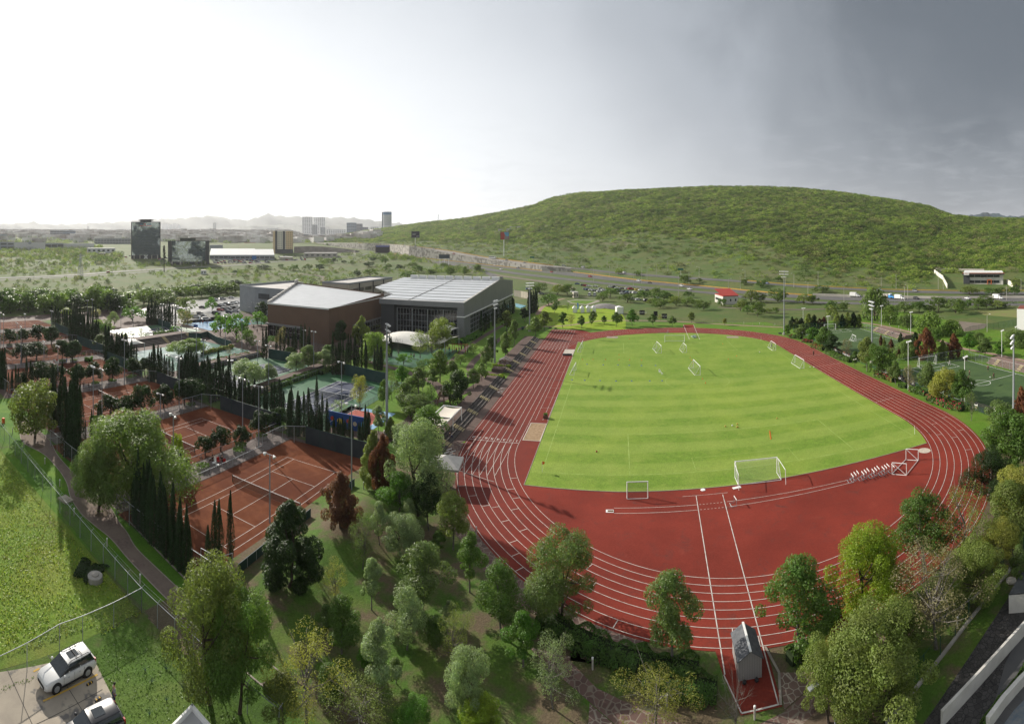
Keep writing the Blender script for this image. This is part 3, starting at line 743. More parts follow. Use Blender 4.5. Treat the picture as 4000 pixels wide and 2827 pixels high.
seg_line(yl,(-57.95,-116.9),(-58.1,-111.6),.16,.045);seg_line(yl,(-55.1,-117),(-55.25,-111.8),.16,.045);seg_line(yl,(-60.9,-116.5),(-61.0,-115.9),.16,.045)
yl.build('parking_markings',mat('yellow_line',(.62,.38,.05),.8,(.5,.32,.08),2.))['kind']='structure'
jl=MB();seg_line(jl,(-62,-114.6),(-50,-114.2),.05,.042);seg_line(jl,(-56.6,-112),(-56.2,-122),.05,.042);seg_line(jl,(-62,-118.6),(-50,-118.4),.05,.042)
jl.build('parking_joints',mat('joint',(.07,.065,.06),.9))['kind']='structure'
def cards(P,Nn,s,g,asp=.6,jitter=.8,up=0.):
 """leaf clumps: bent quads at points P facing roughly Nn"""
 n=len(P)
 d=Nn+jitter*g.normal(size=(n,3));d/=np.linalg.norm(d,axis=1)[:,None]+1e-9
 r=g.normal(size=(n,3));r[:,2]+=up*3
 u=r-(r*d).sum(1)[:,None]*d;u/=np.linalg.norm(u,axis=1)[:,None]+1e-9
 v=np.cross(d,u)
 sz=s*(.6+.8*g.random(n))[:,None]
 u=u*sz*.5;v=v*sz*.5*asp
 V=np.stack([P-u,P+v-.0*u+.12*sz*d,P+u,P-v+.12*sz*d],1).reshape(-1,3)
 Q=np.arange(4*n).reshape(n,4)
 return V,Q
PROF={'ash':lambda t:np.sin(np.pi*np.clip(t,0,1)**.8)**.6*(1.12-.3*t),'round':lambda t:np.sqrt(np.clip(1-(2*t-1)**2,0,1))**.8,'dome':lambda t:np.clip(1-t**2.2,0,1)**.5*(.72+.28*np.clip(t*4,0,1)),'cone':lambda t:np.clip(1-t,0,1)**.8*np.clip(t*6+.35,0,1),'flame':lambda t:np.sin(np.pi*np.clip(.12+.88*t,0,1))**.8*np.clip(1.15-.45*t,0,1.2),'umb':lambda t:np.clip(1-(1.15*t-.3)**2,0,1)**.6,}
SPEC={'ash':(.52,.26,'ash',26,.105,.030,0.,.6,.014,7),'slim':(.36,.24,'ash',18,.085,.030,0.,.6,.011,5),'bushy':(.72,.14,'round',34,.135,.028,0.,.6,.02,8),'ficus':(.92,.32,'dome',40,.12,.034,0.,.7,.03,6),'pepper':(.95,.10,'dome',46,.15,.042,.9,.34,.03,8),'juniper':(.48,.03,'flame',60,.065,.045,1.,.26,.014,4),'mesquite':(1.25,.24,'umb',30,.17,.034,0.,.6,.022,9),'shrub':(1.5,.0,'dome',18,.22,.060,0.,.7,.0,0),'sparse':(.60,.22,'round',30,.10,.024,0.,.5,.012,22),'bare':(.9,.1,'round',26,.10,.02,0.,.5,.012,40),}
LODN={'ash':(13500,4600,900),'slim':(9500,3400,600),'bushy':(29000,7000,1300),'ficus':(20000,5000,1100),'pepper':(36000,7000,1300),'juniper':(24000,5500,1000),'mesquite':(12000,4600,1150),'shrub':(2500,700,140),'sparse':(5500,1700,380),'bare':(60,60,30)}
LODS=(.62,1.3,2.8)
PROTO={}
def make_proto(typ,lod,var):
 key=(typ,lod,var)
 if key in PROTO:return PROTO[key]
 g=np.random.default_rng(abs(hash(typ))%1+1000*var+7*len(typ)+31*list(SPEC).index(typ))
 wr,cb,prof,K,lr,ls,up,asp,tr,nl=SPEC[typ]
 W=wr/2
 t=(np.arange(K)+g.random(K))/K
 t=.04+.92*t**.9
 rho=PROF[prof](t)*W
 ang=np.arange(K)*2.4+g.normal(0,.5,K)
 ph=g.random(3)*6.28;am=1+.20*np.sin(2*ang+ph[0]+4*t)+.16*np.sin(3*ang+ph[1]-5*t)
 rad=(np.sqrt(g.random(K))*.6+.42)*np.clip(rho-lr*.45,0,9)*am*(1+.16*g.normal(size=K))*np.where(g.random(K)<.14,1.14,1.)
 C=np.stack([rad*np.cos(ang),rad*np.sin(ang),cb+(1-cb)*t],1)
 C[:,2]=np.clip(C[:,2],cb+lr*.6,1-lr*.55)
 LRr=lr*(.40+.90*g.random(K)**1.4)*np.clip(.55+rho/W*.6,.4,1.2)
 n=LODN[typ][lod];ls_=ls*LODS[lod]*(1 if typ!='bare' else.5)
 w=LRr**2;w/=w.sum()
 li=g.choice(K,n,p=w)
 d=g.normal(size=(n,3));d/=np.linalg.norm(d,axis=1)[:,None]
 if typ in('pepper',):d[:,2]=np.where(g.random(n)<.3,np.abs(d[:,2]),d[:,2])
 rr=LRr[li]*(.62+.45*g.random(n)**.7)
 sq=np.array([1,1,.62 if typ in('mesquite','shrub')else(1.5 if typ=='juniper' else 1.0)])
 P=C[li]+d*rr[:,None]*sq
 if typ=='pepper':
  k=g.random(n)<.45;P[k,2]-=g.random(k.sum())*.16*(1-.3*P[k,2]);P[:,2]=np.maximum(P[:,2],.06)
 if typ=='shrub':P[:,2]=np.maximum(P[:,2],.02)
 V,Q=cards(P,d*.9+np.array([0,0,.35]),ls_,g,asp,.55,up)
 me=bpy.data.meshes.new('crown')
 V=V.astype(np.float32)
 me.vertices.add(len(V));me.vertices.foreach_set('co',V.ravel());me.loops.add(Q.size);me.loops.foreach_set('vertex_index',Q.ravel().astype(np.int32))
 me.polygons.add(len(Q));me.polygons.foreach_set('loop_start',np.arange(0,Q.size,4,dtype=np.int32));me.materials.append(LEAF);me.update(calc_edges=True)
 tm=None
 if nl:
  mb=MB();sides=6 if lod==0 else 4
  lean=g.normal(0,.02,2)
  mid=Vector((lean[0],lean[1],cb*.95+.03));top=Vector((lean[0]*2,lean[1]*2,cb+(1-cb)*(.55 if prof!='dome' else.35)))
  mb.tube((0,0,-.02),(0,0,.02),tr*1.5,tr*1.15,sides);mb.tube((0,0,.02),mid,tr*1.15,tr*.85,sides);mb.tube(mid,top,tr*.85,tr*.25,sides)
  idx=g.choice(K,min(nl,K),replace=False)
  for i in idx:
   c=Vector(C[i]);f=.15+.7*g.random();s0=mid.lerp(top,f if c.z>cb+.3 else f*.4)
   if typ in('mesquite','bare')and g.random()<.6:s0=Vector((0,0,.04+.1*g.random()))
   j=s0.lerp(c,.5)+Vector((0,0,-.02));mb.tube(s0,j,tr*.5,tr*.32,4);mb.tube(j,c,tr*.32,tr*.1,4)
   if typ in('bare','sparse'):
    for q in range(5 if typ=='bare' else 2):
     e=c+Vector(g.normal(0,lr*.9,3));mb.tube(j.lerp(c,.3+.6*g.random()),e,tr*.2,tr*.06,3)
  tm=bpy.data.meshes.new('trunk');tm.from_pydata([tuple(p)for p in mb.v],[],mb.f);tm.materials.append(BARKG if typ in('sparse','bare','slim','ash')else BARK);tm.update()
 PROTO[key]=(me,tm)
 return PROTO[key]
def cypress_proto(lod,var):
 key=('cypress',lod,var)
 if key in PROTO:return PROTO[key]
 g=np.random.default_rng(50+var)
 n=(2400,900,240)[lod]
 t=g.random(n)**.8
 rho=.055*np.clip(np.sin(np.pi*np.clip(.10+.9*t,0,1))**.6*(1.25-.85*t),0.004,2)
 a=g.random(n)*2*math.pi
 lump=1+.22*np.sin(3*a+9*t+var)+.12*g.normal(size=n)
 P=np.stack([rho*lump*np.cos(a)*(.75+.3*g.random(n)),rho*lump*np.sin(a)*(.75+.3*g.random(n)),.015+t*.985],1)
 P[:,0]+=.006*np.sin(7*t+var)*t;
 V,Q=cards(P,np.stack([np.cos(a),np.sin(a),.25*np.ones(n)],1),.040*LODS[lod]**.8,g,.24,.35,1.2)
 me=bpy.data.meshes.new('crown');V=V.astype(np.float32)
 me.vertices.add(len(V));me.vertices.foreach_set('co',V.ravel());me.loops.add(Q.size);me.loops.foreach_set('vertex_index',Q.ravel().astype(np.int32))
 me.polygons.add(len(Q));me.polygons.foreach_set('loop_start',np.arange(0,Q.size,4,dtype=np.int32));me.materials.append(LEAFD);me.update(calc_edges=True)
 mb=MB();mb.tube((0,0,-.02),(0,0,.93),.02,.003,6)
 tm=bpy.data.meshes.new('trunk');tm.from_pydata([tuple(p)for p in mb.v],[],mb.f);tm.materials.append(BARK);tm.update()
 PROTO[key]=(me,tm)
 return PROTO[key]
GREENS={'green':(.075,.135,.026),'grey':(.115,.17,.05),'dark':(.026,.052,.014),'lime':(.17,.24,.02),'bright':(.075,.17,.02),'olive':(.14,.18,.045),'brown':(.12,.055,.03),'rust':(.17,.072,.036),'cyp':(.020,.040,.013),'ficus':(.016,.038,.008),'pepper':(.13,.20,.045),'silver':(.175,.235,.115),'dry':(.17,.155,.08),'mesq':(.085,.13,.03),'yellow':(.22,.23,.05),'hedge':(.06,.12,.022),'flower':(.35,.03,.06)}
NTREE=0
NAMES={'ash':'broadleaf_tree','slim':'young_tree','bushy':'broadleaf_tree','ficus':'ficus_tree','pepper':'pepper_tree','juniper':'juniper_tree','mesquite':'mesquite_tree','shrub':'shrub','sparse':'sparse_tree','bare':'bare_tree','cypress':'cypress_tree'}
CATS={'shrub':'shrub'}
def tree(typ,loc,h,w,col,label,group=None,d=None,rz=None,tilt=0.):
 global NTREE
 NTREE+=1;k=NTREE
 if d is None:d=math.hypot(loc[0]-CX,loc[1]-CY)
 lod=0 if d<82 else(1 if d<190 else 2)
 if typ=='shrub':lod=0 if d<70 else(1 if d<170 else 2)
 if typ=='cypress':
  cm,tm=cypress_proto(0 if d<110 else(1 if d<240 else 2),k%4);wr=.125
 else:
  cm,tm=make_proto(typ,lod,k%(3 if lod==0 else 4));wr=SPEC[typ][0]
 r=random.Random(k)
 root=empty(NAMES[typ],loc,(r.random()*6.28)if rz is None else rz,label,CATS.get(typ,'tree'),group)
 s=(w or wr*h)/wr
 k_=1.0 if typ in('cypress','shrub','bare')else(1.12 if typ=='pepper' else 1.04);root.scale=(s*k_,s*k_,h*1.0)
 c=bpy.data.objects.new('crown',cm);COL.objects.link(c);c.parent=root
 cc=GREENS[col];f=.85+.3*r.random();c.color=(cc[0]*f,cc[1]*f,cc[2]*f,1)
 if tm is not None:
  t_=bpy.data.objects.new('trunk',tm);COL.objects.link(t_);t_.parent=root
 return root
def T(typ,r,x,yb,yt,w,col,label,group=None,dx=0):
 """a tree whose foot, top and crown width are read off the photo and turned into metres"""
 loc,h,ww,d=span(r,x,yb,yt,w)
 return tree(typ,(loc[0],loc[1],loc[2]-.05),h,ww,col,label,group,d)
def Ts(rows):
 for a in rows:T(*a)
G0='trees on the slope below the camera'
Ts([('juniper','K',1105,858,400,275,'brown','dead brown juniper beside the nearest clay court',G0),('juniper','K',690,1340,615,480,'dark','large dark green juniper at the corner of the nearest clay court',G0),('juniper','K',1375,540,60,230,'olive','olive green juniper growing into the half-dead juniper by the court corner',G0),('juniper','K',1450,585,90,190,'rust','half-dead rust brown juniper between the green juniper and the big grey-green tree',G0),('bushy','K',1735,760,20,450,'silver','biggest grey-green tree, rising behind the white tent',G0),('ash','K',1585,775,400,270,'bright','bright green tree in front of the biggest grey-green tree',G0),('ash','K',1825,885,400,230,'dark','dark shaded tree under the biggest grey-green tree',G0),('ash','K',2025,1040,555,285,'olive','olive tree with reddish leaf tips next to the grey tent',G0),('slim','K',1425,1000,640,120,'silver','thin silvery young tree on the mound crest',G0),('sparse','K',1287,1195,730,215,'grey','thin see-through tree below the mound crest',G0),('bushy','K',1600,1100,760,320,'silver','low wide silvery tree on the mound side',G0),('ash','K',1665,920,620,130,'silver','narrow silvery tree top behind the low wide silvery tree',G0),('slim','K',1895,1080,875,115,'green','small slim tree between the olive tree and the path',G0),('slim','L',2160,238,-275,200,'green','slim green tree standing alone beside the flagstone path',G0),('ash','L',1768,412,-165,430,'grey','broad grey-green tree in the middle of the slope',G0),('slim','L',1360,382,-60,165,'silver','small silvery tree with a bare straight trunk',G0),('sparse','L',1058,312,0,220,'yellow','almost leafless tree beside the dark juniper',G0),('ash','L',1117,738,265,280,'green','medium green tree in the shadow of the large court juniper',G0),('ash','L',1650,708,190,255,'silver','silvery tree below the broad grey-green tree',G0),('slim','L',1420,1150,430,265,'silver','tall pale tree with a narrow crown low on the slope',G0),('sparse','L',830,1330,555,520,'yellow','yellowing half-bare tree next to the huge broadleaf tree',G0),('sparse','L',2040,900,365,250,'olive','olive half-bare tree next to the silvery tree',G0),('bushy','L',2150,1290,715,340,'silver','dense silvery tree near the bottom of the slope',G0),('sparse','L',1260,1420,980,520,'olive','wide olive treetop at the very bottom of the slope',G0),('bushy','L',2230,1450,1140,330,'lime','yellow-green treetop under the dense silvery tree',G0),('bushy','J',2090,1400,20,800,'olive','huge broadleaf tree with pale upturned leaves by the boundary fence',G0),('bushy','J',2390,1500,330,640,'green','green tree merged with the huge broadleaf tree',G0),('ash','N',328,598,0,340,'green','dense green tree with two crown tiers by the flagstone path',G0),('slim','N',508,842,385,250,'bright','small bright tree beside the flagstone path',G0),('bushy','N',815,508,-225,520,'grey','large twin-crowned tree overhanging the track bend',G0),('sparse','N',750,1185,600,330,'silver','pale half-bare tree beside the dark flagstone walk',G0),('ash','N',1722,870,60,430,'grey','open-crowned tree in front of the track hiding the lane lines',G0),('sparse','N',1590,1340,925,500,'yellow','yellow-leaved half-bare tree in front of the clipped hedge',G0),('bare','N',2240,1330,870,300,'dry','leafless grey shrub tree beside the shed',G0),])
Ts([(a,'L',x,yb,yt,w,c,lb,G0)for a,x,yb,yt,w,c,lb in(('slim',990,620,330,150,'green','small sapling in the shade left of the medium green tree'),('slim',1330,900,640,120,'bright','bright sapling just above the tall pale tree'),('ash',1880,700,420,190,'green','green tree between the silvery tree and the flagstone path'),('slim',1560,980,760,120,'grey','thin sapling below the silvery tree'),('ash',1010,1180,820,220,'green','dark green tree beside the yellowing half-bare tree'),('bushy',1700,1400,1150,300,'bright','bushy crown at the bottom of the slope'),('slim',1990,500,300,110,'silver','pale sapling near the track side path'),('ash',640,1360,900,330,'olive','leafy crown under the huge broadleaf tree'))])
Ts([(a,'Q',x,yb,yt,w,c,lb,'trees along the lower right of the track')for a,x,yb,yt,w,c,lb in(('bushy',1900,330,-170,420,'olive','olive tree at the lane below the two curve trees'),('ash',1330,760,330,330,'olive','tree between the yellow-green tree and the lane fence'),('bushy',2080,60,-330,330,'yellow','yellowish tree above the cobbled lane bend'),('sparse',1650,250,-120,380,'olive','open crown against the outer lanes'),('bushy',800,1000,620,380,'yellow','pale leafy crown beside the square hedge'),('ash',1180,330,-60,220,'green','narrow tree behind the yellow-green tree'))])
G1='trees along the lower right of the track'
Ts([('ash','O',1490,1225,570,450,'green','deep green round tree against the red track bend',G1),('bushy','Q',1020,465,-265,580,'lime','yellow-green tree, the brightest beside the track',G1),('ash','Q',470,800,-45,530,'green','loose tall tree next to the shed',G1),('bushy','O',2020,640,225,330,'dark','dark round tree inside the final curve of the track',G1),('bushy','O',2190,420,-80,380,'green','large tree behind the dark round tree at the curve',G1),('ash','O',2170,1000,480,420,'olive','tree with pale leaf tips above the lane',G1),('sparse','Q',1578,700,-130,640,'dry','drooping half-bare olive tree above the green fence',G1),('bushy','Q',1110,1250,420,800,'olive','largest olive tree leaning over the green fence posts',G1),('bushy','Q',700,1309,640,420,'olive','olive treetop between the shed tree and the largest olive tree',G1),('sparse','O',1800,1300,500,420,'olive','thin branched tree between the deep green tree and the lane',G1),('bushy','O',2240,900,380,330,'yellow','yellowish leafy tree at the edge over the lane',G1),('juniper','H',2275,1130,750,150,'rust','tall rust brown juniper behind the corner floodlight',G1),('bushy','H',2110,1160,890,260,'grey','grey-green tree covering the end of the black banner',G1),('bushy','H',2220,1250,1000,320,'green','dense dark tree in front of the corner floodlight',G1),('ash','Q',2260,230,-150,160,'grey','feathery grey tree leaning over the manhole',G1),])
G2='young trees in the strip between track and soccer courts'
Ts([(t_,'H',x,yb,yt,w,c,lb,G2)for t_,x,yb,yt,w,c,lb in(('slim',365,340,250,60,'green','small tree beside the far floodlight pole'),('ash',490,362,240,110,'grey','grey-green tree at the corner of the far soccer court'),('ash',577,402,265,122,'bright','bright tree above the magenta flower bed'),('ash',670,456,265,122,'green','fresh green tree past the magenta flower bed'),('ash',735,482,332,120,'dark','darker tree at the start of the banner'),('sparse',845,518,358,85,'dry','half-bare tree in front of the banner'),('slim',918,590,455,70,'green','slim small tree by the small utility box'),('ash',1016,632,350,130,'olive','tall brownish tree with a low lopsided crown'),('bushy',1120,682,412,210,'green','widest green tree of the strip'),('ash',1250,732,540,95,'grey','narrow pale tree beside the red blossoming hedge'),('sparse',1357,790,568,95,'dry','thin half-bare tree against a slim light pole'),('ash',1516,832,560,140,'grey','grey-green tree in front of the near soccer goal'),('bushy',1640,890,612,205,'yellow','yellow-green broad tree in front of the near soccer court'),('ash',1778,915,618,170,'green','dense upright tree beside the yellow-green broad tree'),('sparse',1865,1030,790,125,'grey','small airy tree in front of the white crest banner'))])
G3='trees between the two soccer courts'
Ts([(t_,'H',x,yb,yt,w,c,lb,G3)for t_,x,yb,yt,w,c,lb in(('juniper',1497,535,270,150,'rust','broadest rust brown juniper behind the near soccer goal'),('juniper',1722,522,318,115,'rust','second rust brown juniper beside the bleacher walk'),('juniper',1635,532,368,75,'olive','narrow green juniper between the two rust brown ones'),('juniper',1410,505,300,85,'dark','dark slim juniper left of the broadest rust brown juniper'),('pepper',1330,520,380,180,'grey','weeping grey-green tree behind the slim dark juniper'),('juniper',1292,400,310,45,'dark','small pointed conifer behind the far soccer court'),('juniper',1130,420,325,30,'brown','thin pointed conifer on the far soccer court edge'),('juniper',1155,425,345,28,'olive','second thin pointed conifer on the court edge'),('juniper',1212,480,360,50,'brown','brown-topped narrow conifer beside the widest strip tree'),('juniper',1275,520,440,45,'brown','low brown conifer beside the weeping tree'),('ash',1850,472,322,110,'bright','vivid green round tree beyond the bleachers'),('ash',1975,508,348,130,'grey','taller grey-green tree beyond the bleachers'),('slim',2092,520,378,72,'bright','small vivid tree next to the bleacher light pole'),('pepper',1080,215,-50,225,'grey','tallest weeping tree by the highway'),('pepper',1205,242,92,135,'pepper','round weeping tree beside the tallest one'),('pepper',1345,262,158,150,'grey','grey weeping tree beside the far bleacher pole'),('pepper',1530,335,145,235,'pepper','wide weeping tree in the cluster behind the rust brown juniper'),('pepper',1712,335,208,165,'pepper','last weeping tree of the cluster beside the dry lot'),('bushy',1575,400,280,90,'green','leafy green tree behind the broadest rust brown juniper'),('pepper',2240,425,285,220,'grey','weeping tree in front of the white building'),('pepper',1930,400,310,120,'grey','faint grey tree behind the vivid green round tree'),('juniper',1010,440,350,120,'olive','leaning conifer top behind the lopsided brownish tree'))])
for i,(x,yt,w,c)in enumerate(((405,180,50,'dark'),(440,185,55,'olive'),(480,190,60,'dark'),(540,150,75,'olive'),(585,165,60,'dark'),(628,190,45,'brown'),(665,180,50,'brown'),(770,140,60,'olive'),(815,160,50,'dark'),(858,140,65,'olive'),(905,145,60,'dark'),(948,155,55,'olive'))):
 T('juniper','H',x,275-i*.5,yt,w,c,ORD[i]+' juniper, counted towards the highway side, in the screen behind the far soccer goal','juniper screen behind the far soccer court')
G4='row of young trees beyond the far end of the track'
Ts([(t_,'G',x,yb,yt,w,c,lb,G4)for t_,x,yb,yt,w,c,lb in(('slim',685,302,153,78,'green','dark round-headed young tree beyond the start of the straight'),('sparse',760,286,178,72,'yellow','yellowish thin young tree on the fresh lawn'),('slim',853,302,185,62,'green','dark young tree beside the pink walk'),('slim',938,276,205,35,'green','tiny young tree beside a taller one on the pink walk'),('slim',952,258,143,70,'grey','young tree directly below the white gazebos'),('slim',1057,268,187,46,'green','small young tree on the fresh lawn edge'),('ash',1163,290,158,82,'green','young tree in front of the single white tent'),('slim',1208,262,188,36,'grey','slim young tree just past the single white tent'),('ash',1308,284,133,88,'bright','largest bright tree beyond the far bend'),('slim',1494,278,170,72,'green','young tree between the two black sponsor cloths'),('slim',1665,282,190,62,'grey','leaning young tree beyond the second black cloth'),('slim',1840,252,158,66,'olive','brownish young tree near the javelin runway end'),('slim',2138,278,210,42,'yellow','small yellowish tree alone on the verge'),('sparse',1560,238,178,34,'yellow','faint thin tree near the black cloth'),('slim',610,168,55,42,'grey','slim tree beside the curved pink path'),('ash',520,322,150,112,'olive','olive tree beside the second floodlight pole'),('ash',437,382,198,112,'grey','grey-green tree right at the second floodlight pole'),('ash',248,462,218,82,'grey','tall narrow tree on the park lawn beside the top steps'),('ash',173,556,340,95,'grey','tree on the park lawn near the brick platform'),('ash',180,335,148,125,'olive','brownish tree behind the first floodlight pole'),('slim',342,245,118,82,'dark','small dark tree by the swimming pool'),('ash',45,610,365,118,'green','dense tree at the foot of the first floodlight pole'),('sparse',730,155,70,30,'grey','wispy tree on the fresh lawn corner'))])
G5='trees of the park beside the bleachers'
Ts([(t_,'U',x,yb,yt,w,c,lb,G5)for t_,x,yb,yt,w,c,lb in(('ash',1045,472,60,265,'pepper','tall fresh green tree in the middle of the park'),('bushy',1275,772,330,295,'dark','darkest round tree beside the brick platform'),('ash',1472,552,290,185,'grey','grey-green tree behind the darkest round tree'),('ash',1580,447,222,130,'grey','small tree in a square tree pit on the brick plaza'),('ash',770,632,275,255,'grey','broad pale tree beside the park walk'),('sparse',940,715,500,140,'grey','thin tree beside the climbing frame'),('ash',950,505,285,180,'grey','pale tree between the broad one and the tall fresh one'),('ash',547,522,258,170,'bright','fresh green tree near the tennis windscreen'),('sparse',432,712,325,135,'grey','thin tall tree on the bright lawn'),('ash',315,797,440,145,'green','green tree in front of the big floodlight pole'),('ash',262,1130,758,165,'silver','silvery tree beside the red and blue play court'),('sparse',25,837,390,140,'yellow','half-bare yellowish tree beside the navy court'),('mesquite',580,246,98,195,'bright','low spreading bright tree beside the playground'),('mesquite',835,320,165,190,'green','low spreading tree beside the park walk junction'),('mesquite',1310,245,108,175,'grey','low umbrella tree near the swings'),('mesquite',1470,112,-30,135,'grey','umbrella-shaped little tree on the bright lawn by the swings'),('ash',600,790,470,240,'grey','tree with a drooping crown over the park walk bend'),('bushy',740,900,630,420,'grey','wide grey crown just above the biggest park tree'),('bushy',900,1260,790,420,'green','largest dark glossy tree above the shade sail'),('bushy',590,1310,1000,330,'silver','silvery crown below the largest glossy tree'),('juniper',410,1190,905,150,'olive','spiky green juniper by the big floodlight pole'),('juniper',500,1250,1020,90,'olive','small spiky juniper next to the spiky green one'),('ash',1880,142,-35,0,'grey','thin-trunked tree next to the wooden gazebo'),('ash',1640,300,0,150,'grey','tree beside the wooden gazebo hedge'),('ash',1720,198,30,70,'grey','slender tree behind the first floodlight pole on the lawn'),('ash',1200,380,190,170,'grey','hazy pale tree behind the darkest round tree'),('slim',490,560,440,60,'dark','little dark tree on the lawn edge'))])
Ts([(t_,'S',x,yb,yt,w,c,lb,'trees in front of the sports hall')for t_,x,yb,yt,w,c,lb in(('bushy',1065,1060,625,330,'olive','big olive tree in front of the glazed hall'),('bare',945,1100,770,330,'dry','brown leafless branching tree in front of the glazed hall'),('sparse',792,1142,785,255,'olive','half-bare olive tree before the white tensile roof'),('pepper',200,1210,805,360,'pepper','large weeping tree at the brown hall corner'),('bare',512,1110,860,170,'brown','bare reddish tree under the white tensile roof'),('bare',330,850,700,150,'dry','bare grey tree at the brown hall glass'),('juniper',40,1010,600,0,'olive','pyramid-shaped olive tree against the brown hall'))])
Ts([(t_,'T',x,yb,yt,w,c,lb,'trees in front of the brown hall')for t_,x,yb,yt,w,c,lb in(('ash',1410,1010,650,185,'dark','dim tree in shade against the brown wall'),('ash',1210,1292,1035,225,'silver','round silvery tree beyond the navy court path'),('ash',1000,1300,975,235,'grey','tall pale tree beside the hedge of the green court'),('bushy',840,1300,1085,260,'silver','broad pale tree beside the tall pale one'),('ash',745,1100,1000,110,'bright','small bright tree behind the broad pale one'),('mesquite',520,970,855,150,'bright','low bright tree at the glass corner of the brown hall'),('sparse',660,1060,740,140,'dry','thin grey tree among the cypresses of the brown hall'),('bare',1130,1090,870,160,'dry','bare shrub tree at the brown hall corner'),('bushy',1260,1080,975,150,'hedge','dark bush tree at the foot of the brown corner'),('ash',1500,1130,1035,120,'bright','small lit tree behind the windscreen'))])
Ts([(t_,'D',x,yb,yt,w,c,lb,'trees around the hard courts')for t_,x,yb,yt,w,c,lb in(('bushy',730,985,700,330,'silver','whitish leafy tree in front of the green hard court'),('ash',950,935,730,190,'silver','second whitish tree beside the green hard court'),('mesquite',435,440,205,220,'bright','bright spreading tree beside the basketball court'),('mesquite',605,485,195,260,'bright','widest bright spreading tree by the plaza'),('mesquite',722,565,370,205,'green','spreading tree over the plaza walk'),('mesquite',832,325,180,205,'bright','spreading tree against the grey wall of the brown hall'),('bushy',880,250,78,140,'dark','dark leafy tree between the grey block and the brown hall'),('sparse',1902,1222,850,185,'yellow','half-bare yellowish tree beside the navy court fence'),('sparse',1688,1275,1110,150,'silver','small blossoming thin tree at the navy court'),('mesquite',345,180,30,110,'bright','small tree on the planted island of the car park'),('mesquite',60,300,150,170,'grey','thin umbrella tree beside the car park'),('ash',130,640,470,260,'pepper','pale tree over the shining wet court'),('sparse',310,620,535,40,'green','small bare sapling beside the wet court'),('bushy',1180,640,560,110,'green','leafy bush tree beside the tennis windscreen'),('sparse',525,640,560,60,'dry','bare sapling on the plaza bed'))])
Ts([(t_,'C',x,yb,yt,w,c,lb,'trees at the upper courts')for t_,x,yb,yt,w,c,lb in(('bushy',370,1520,915,470,'olive','tall dark tree with pale leaf tips at the path island'),('ash',705,240,138,118,'lime','small yellow-green tree in front of the dark grove'),('mesquite',1205,330,180,110,'silver','pale tree among the upper hard courts'),('mesquite',1100,420,260,230,'grey','hazy grey-green tree above the upper cypress row'),('mesquite',1040,440,312,250,'bright','bright green spreading tree above the upper cypress row'),('ash',1060,580,420,150,'grey','pale round tree behind the upper windscreen'),('mesquite',1400,280,125,230,'bright','bright spreading tree beside the upper hard court'),('sparse',1970,370,165,160,'dry','thin grey tree beside the basketball court'),('sparse',1020,250,155,110,'yellow','yellowish tree behind the upper courts'),('mesquite',1965,180,30,180,'grey','umbrella tree at the car park edge'),('mesquite',1890,650,500,260,'pepper','feathery tree over the wet court'),('mesquite',2060,640,458,190,'pepper','higher feathery tree beside the plaza stair'),('sparse',1490,470,350,70,'silver','sapling on the terrace above the dark steps'),('shrub',1310,450,385,200,'olive','wide reddish-green bush on the upper terrace'),('shrub',1550,455,400,100,'green','round bush on the upper terrace'),('shrub',1660,460,405,110,'green','spreading bush beside the terrace edge'),('shrub',1860,400,330,190,'bright','bright wide bush in front of the basketball court'),('shrub',1700,395,355,90,'bright','small bright bush in front of the net court'),('bushy',1880,90,30,130,'yellow','yellow-green bush tree by the car park entrance'))])
Ts([('pepper','I',1300,760,-70,960,'pepper','giant weeping pepper tree beside the gravel path','trees along the gravel path'),('bushy','I',960,870,190,470,'grey','broadleaf tree on the path island under the giant pepper tree','trees along the gravel path'),('ficus','I',1745,540,270,190,'ficus','clipped ficus between the light pole and the giant pepper tree','clipped ficus trees on the court terraces'),('bushy','I',1730,500,120,130,'lime','pale sprig of foliage beside the giant pepper tree','trees along the gravel path')])
FG='clipped ficus trees on the court terraces'
for(r,lst,where)in(('D',((870,1500,1238,235),(1052,1405,1188,190)),'at the first terrace end planter'),('D',((648,1605,1385,195),(440,1660,1400,230),(272,1705,1500,205)),'on the first terrace between the two nearest clay courts'),('C',((2100,1100,888,180),(1948,1175,888,232),(1730,1205,958,232),(1500,1262,958,255),(1350,1285,1060,190),(1160,1295,1058,262)),'between the second and third clay courts'),('C',((1530,852,664,132),(1402,868,666,172),(1185,918,658,205),(990,935,708,215),(818,982,740,192),(600,940,748,190),(450,945,708,262),(215,965,830,155)),'on the social terrace beyond the third clay court'),('C',((772,722,488,225),(655,700,480,185),(385,690,500,235),(225,715,520,245)),'on the terrace of the fourth clay court'),('C',((545,545,333,192),(402,510,325,205),(235,505,362,130),(100,545,360,185)),'on the farthest tree-lined terrace'),('D',((120,1175,895,290),),'standing alone beside the first windscreen stair')):
 for i,(x,yb,yt,w)in enumerate(lst):
  T('ficus',r,x,yb,yt,w,'ficus',(('dark clipped ficus '+where)if len(lst)==1 else ORD[i]+' ficus from the windscreen end, '+where),FG)
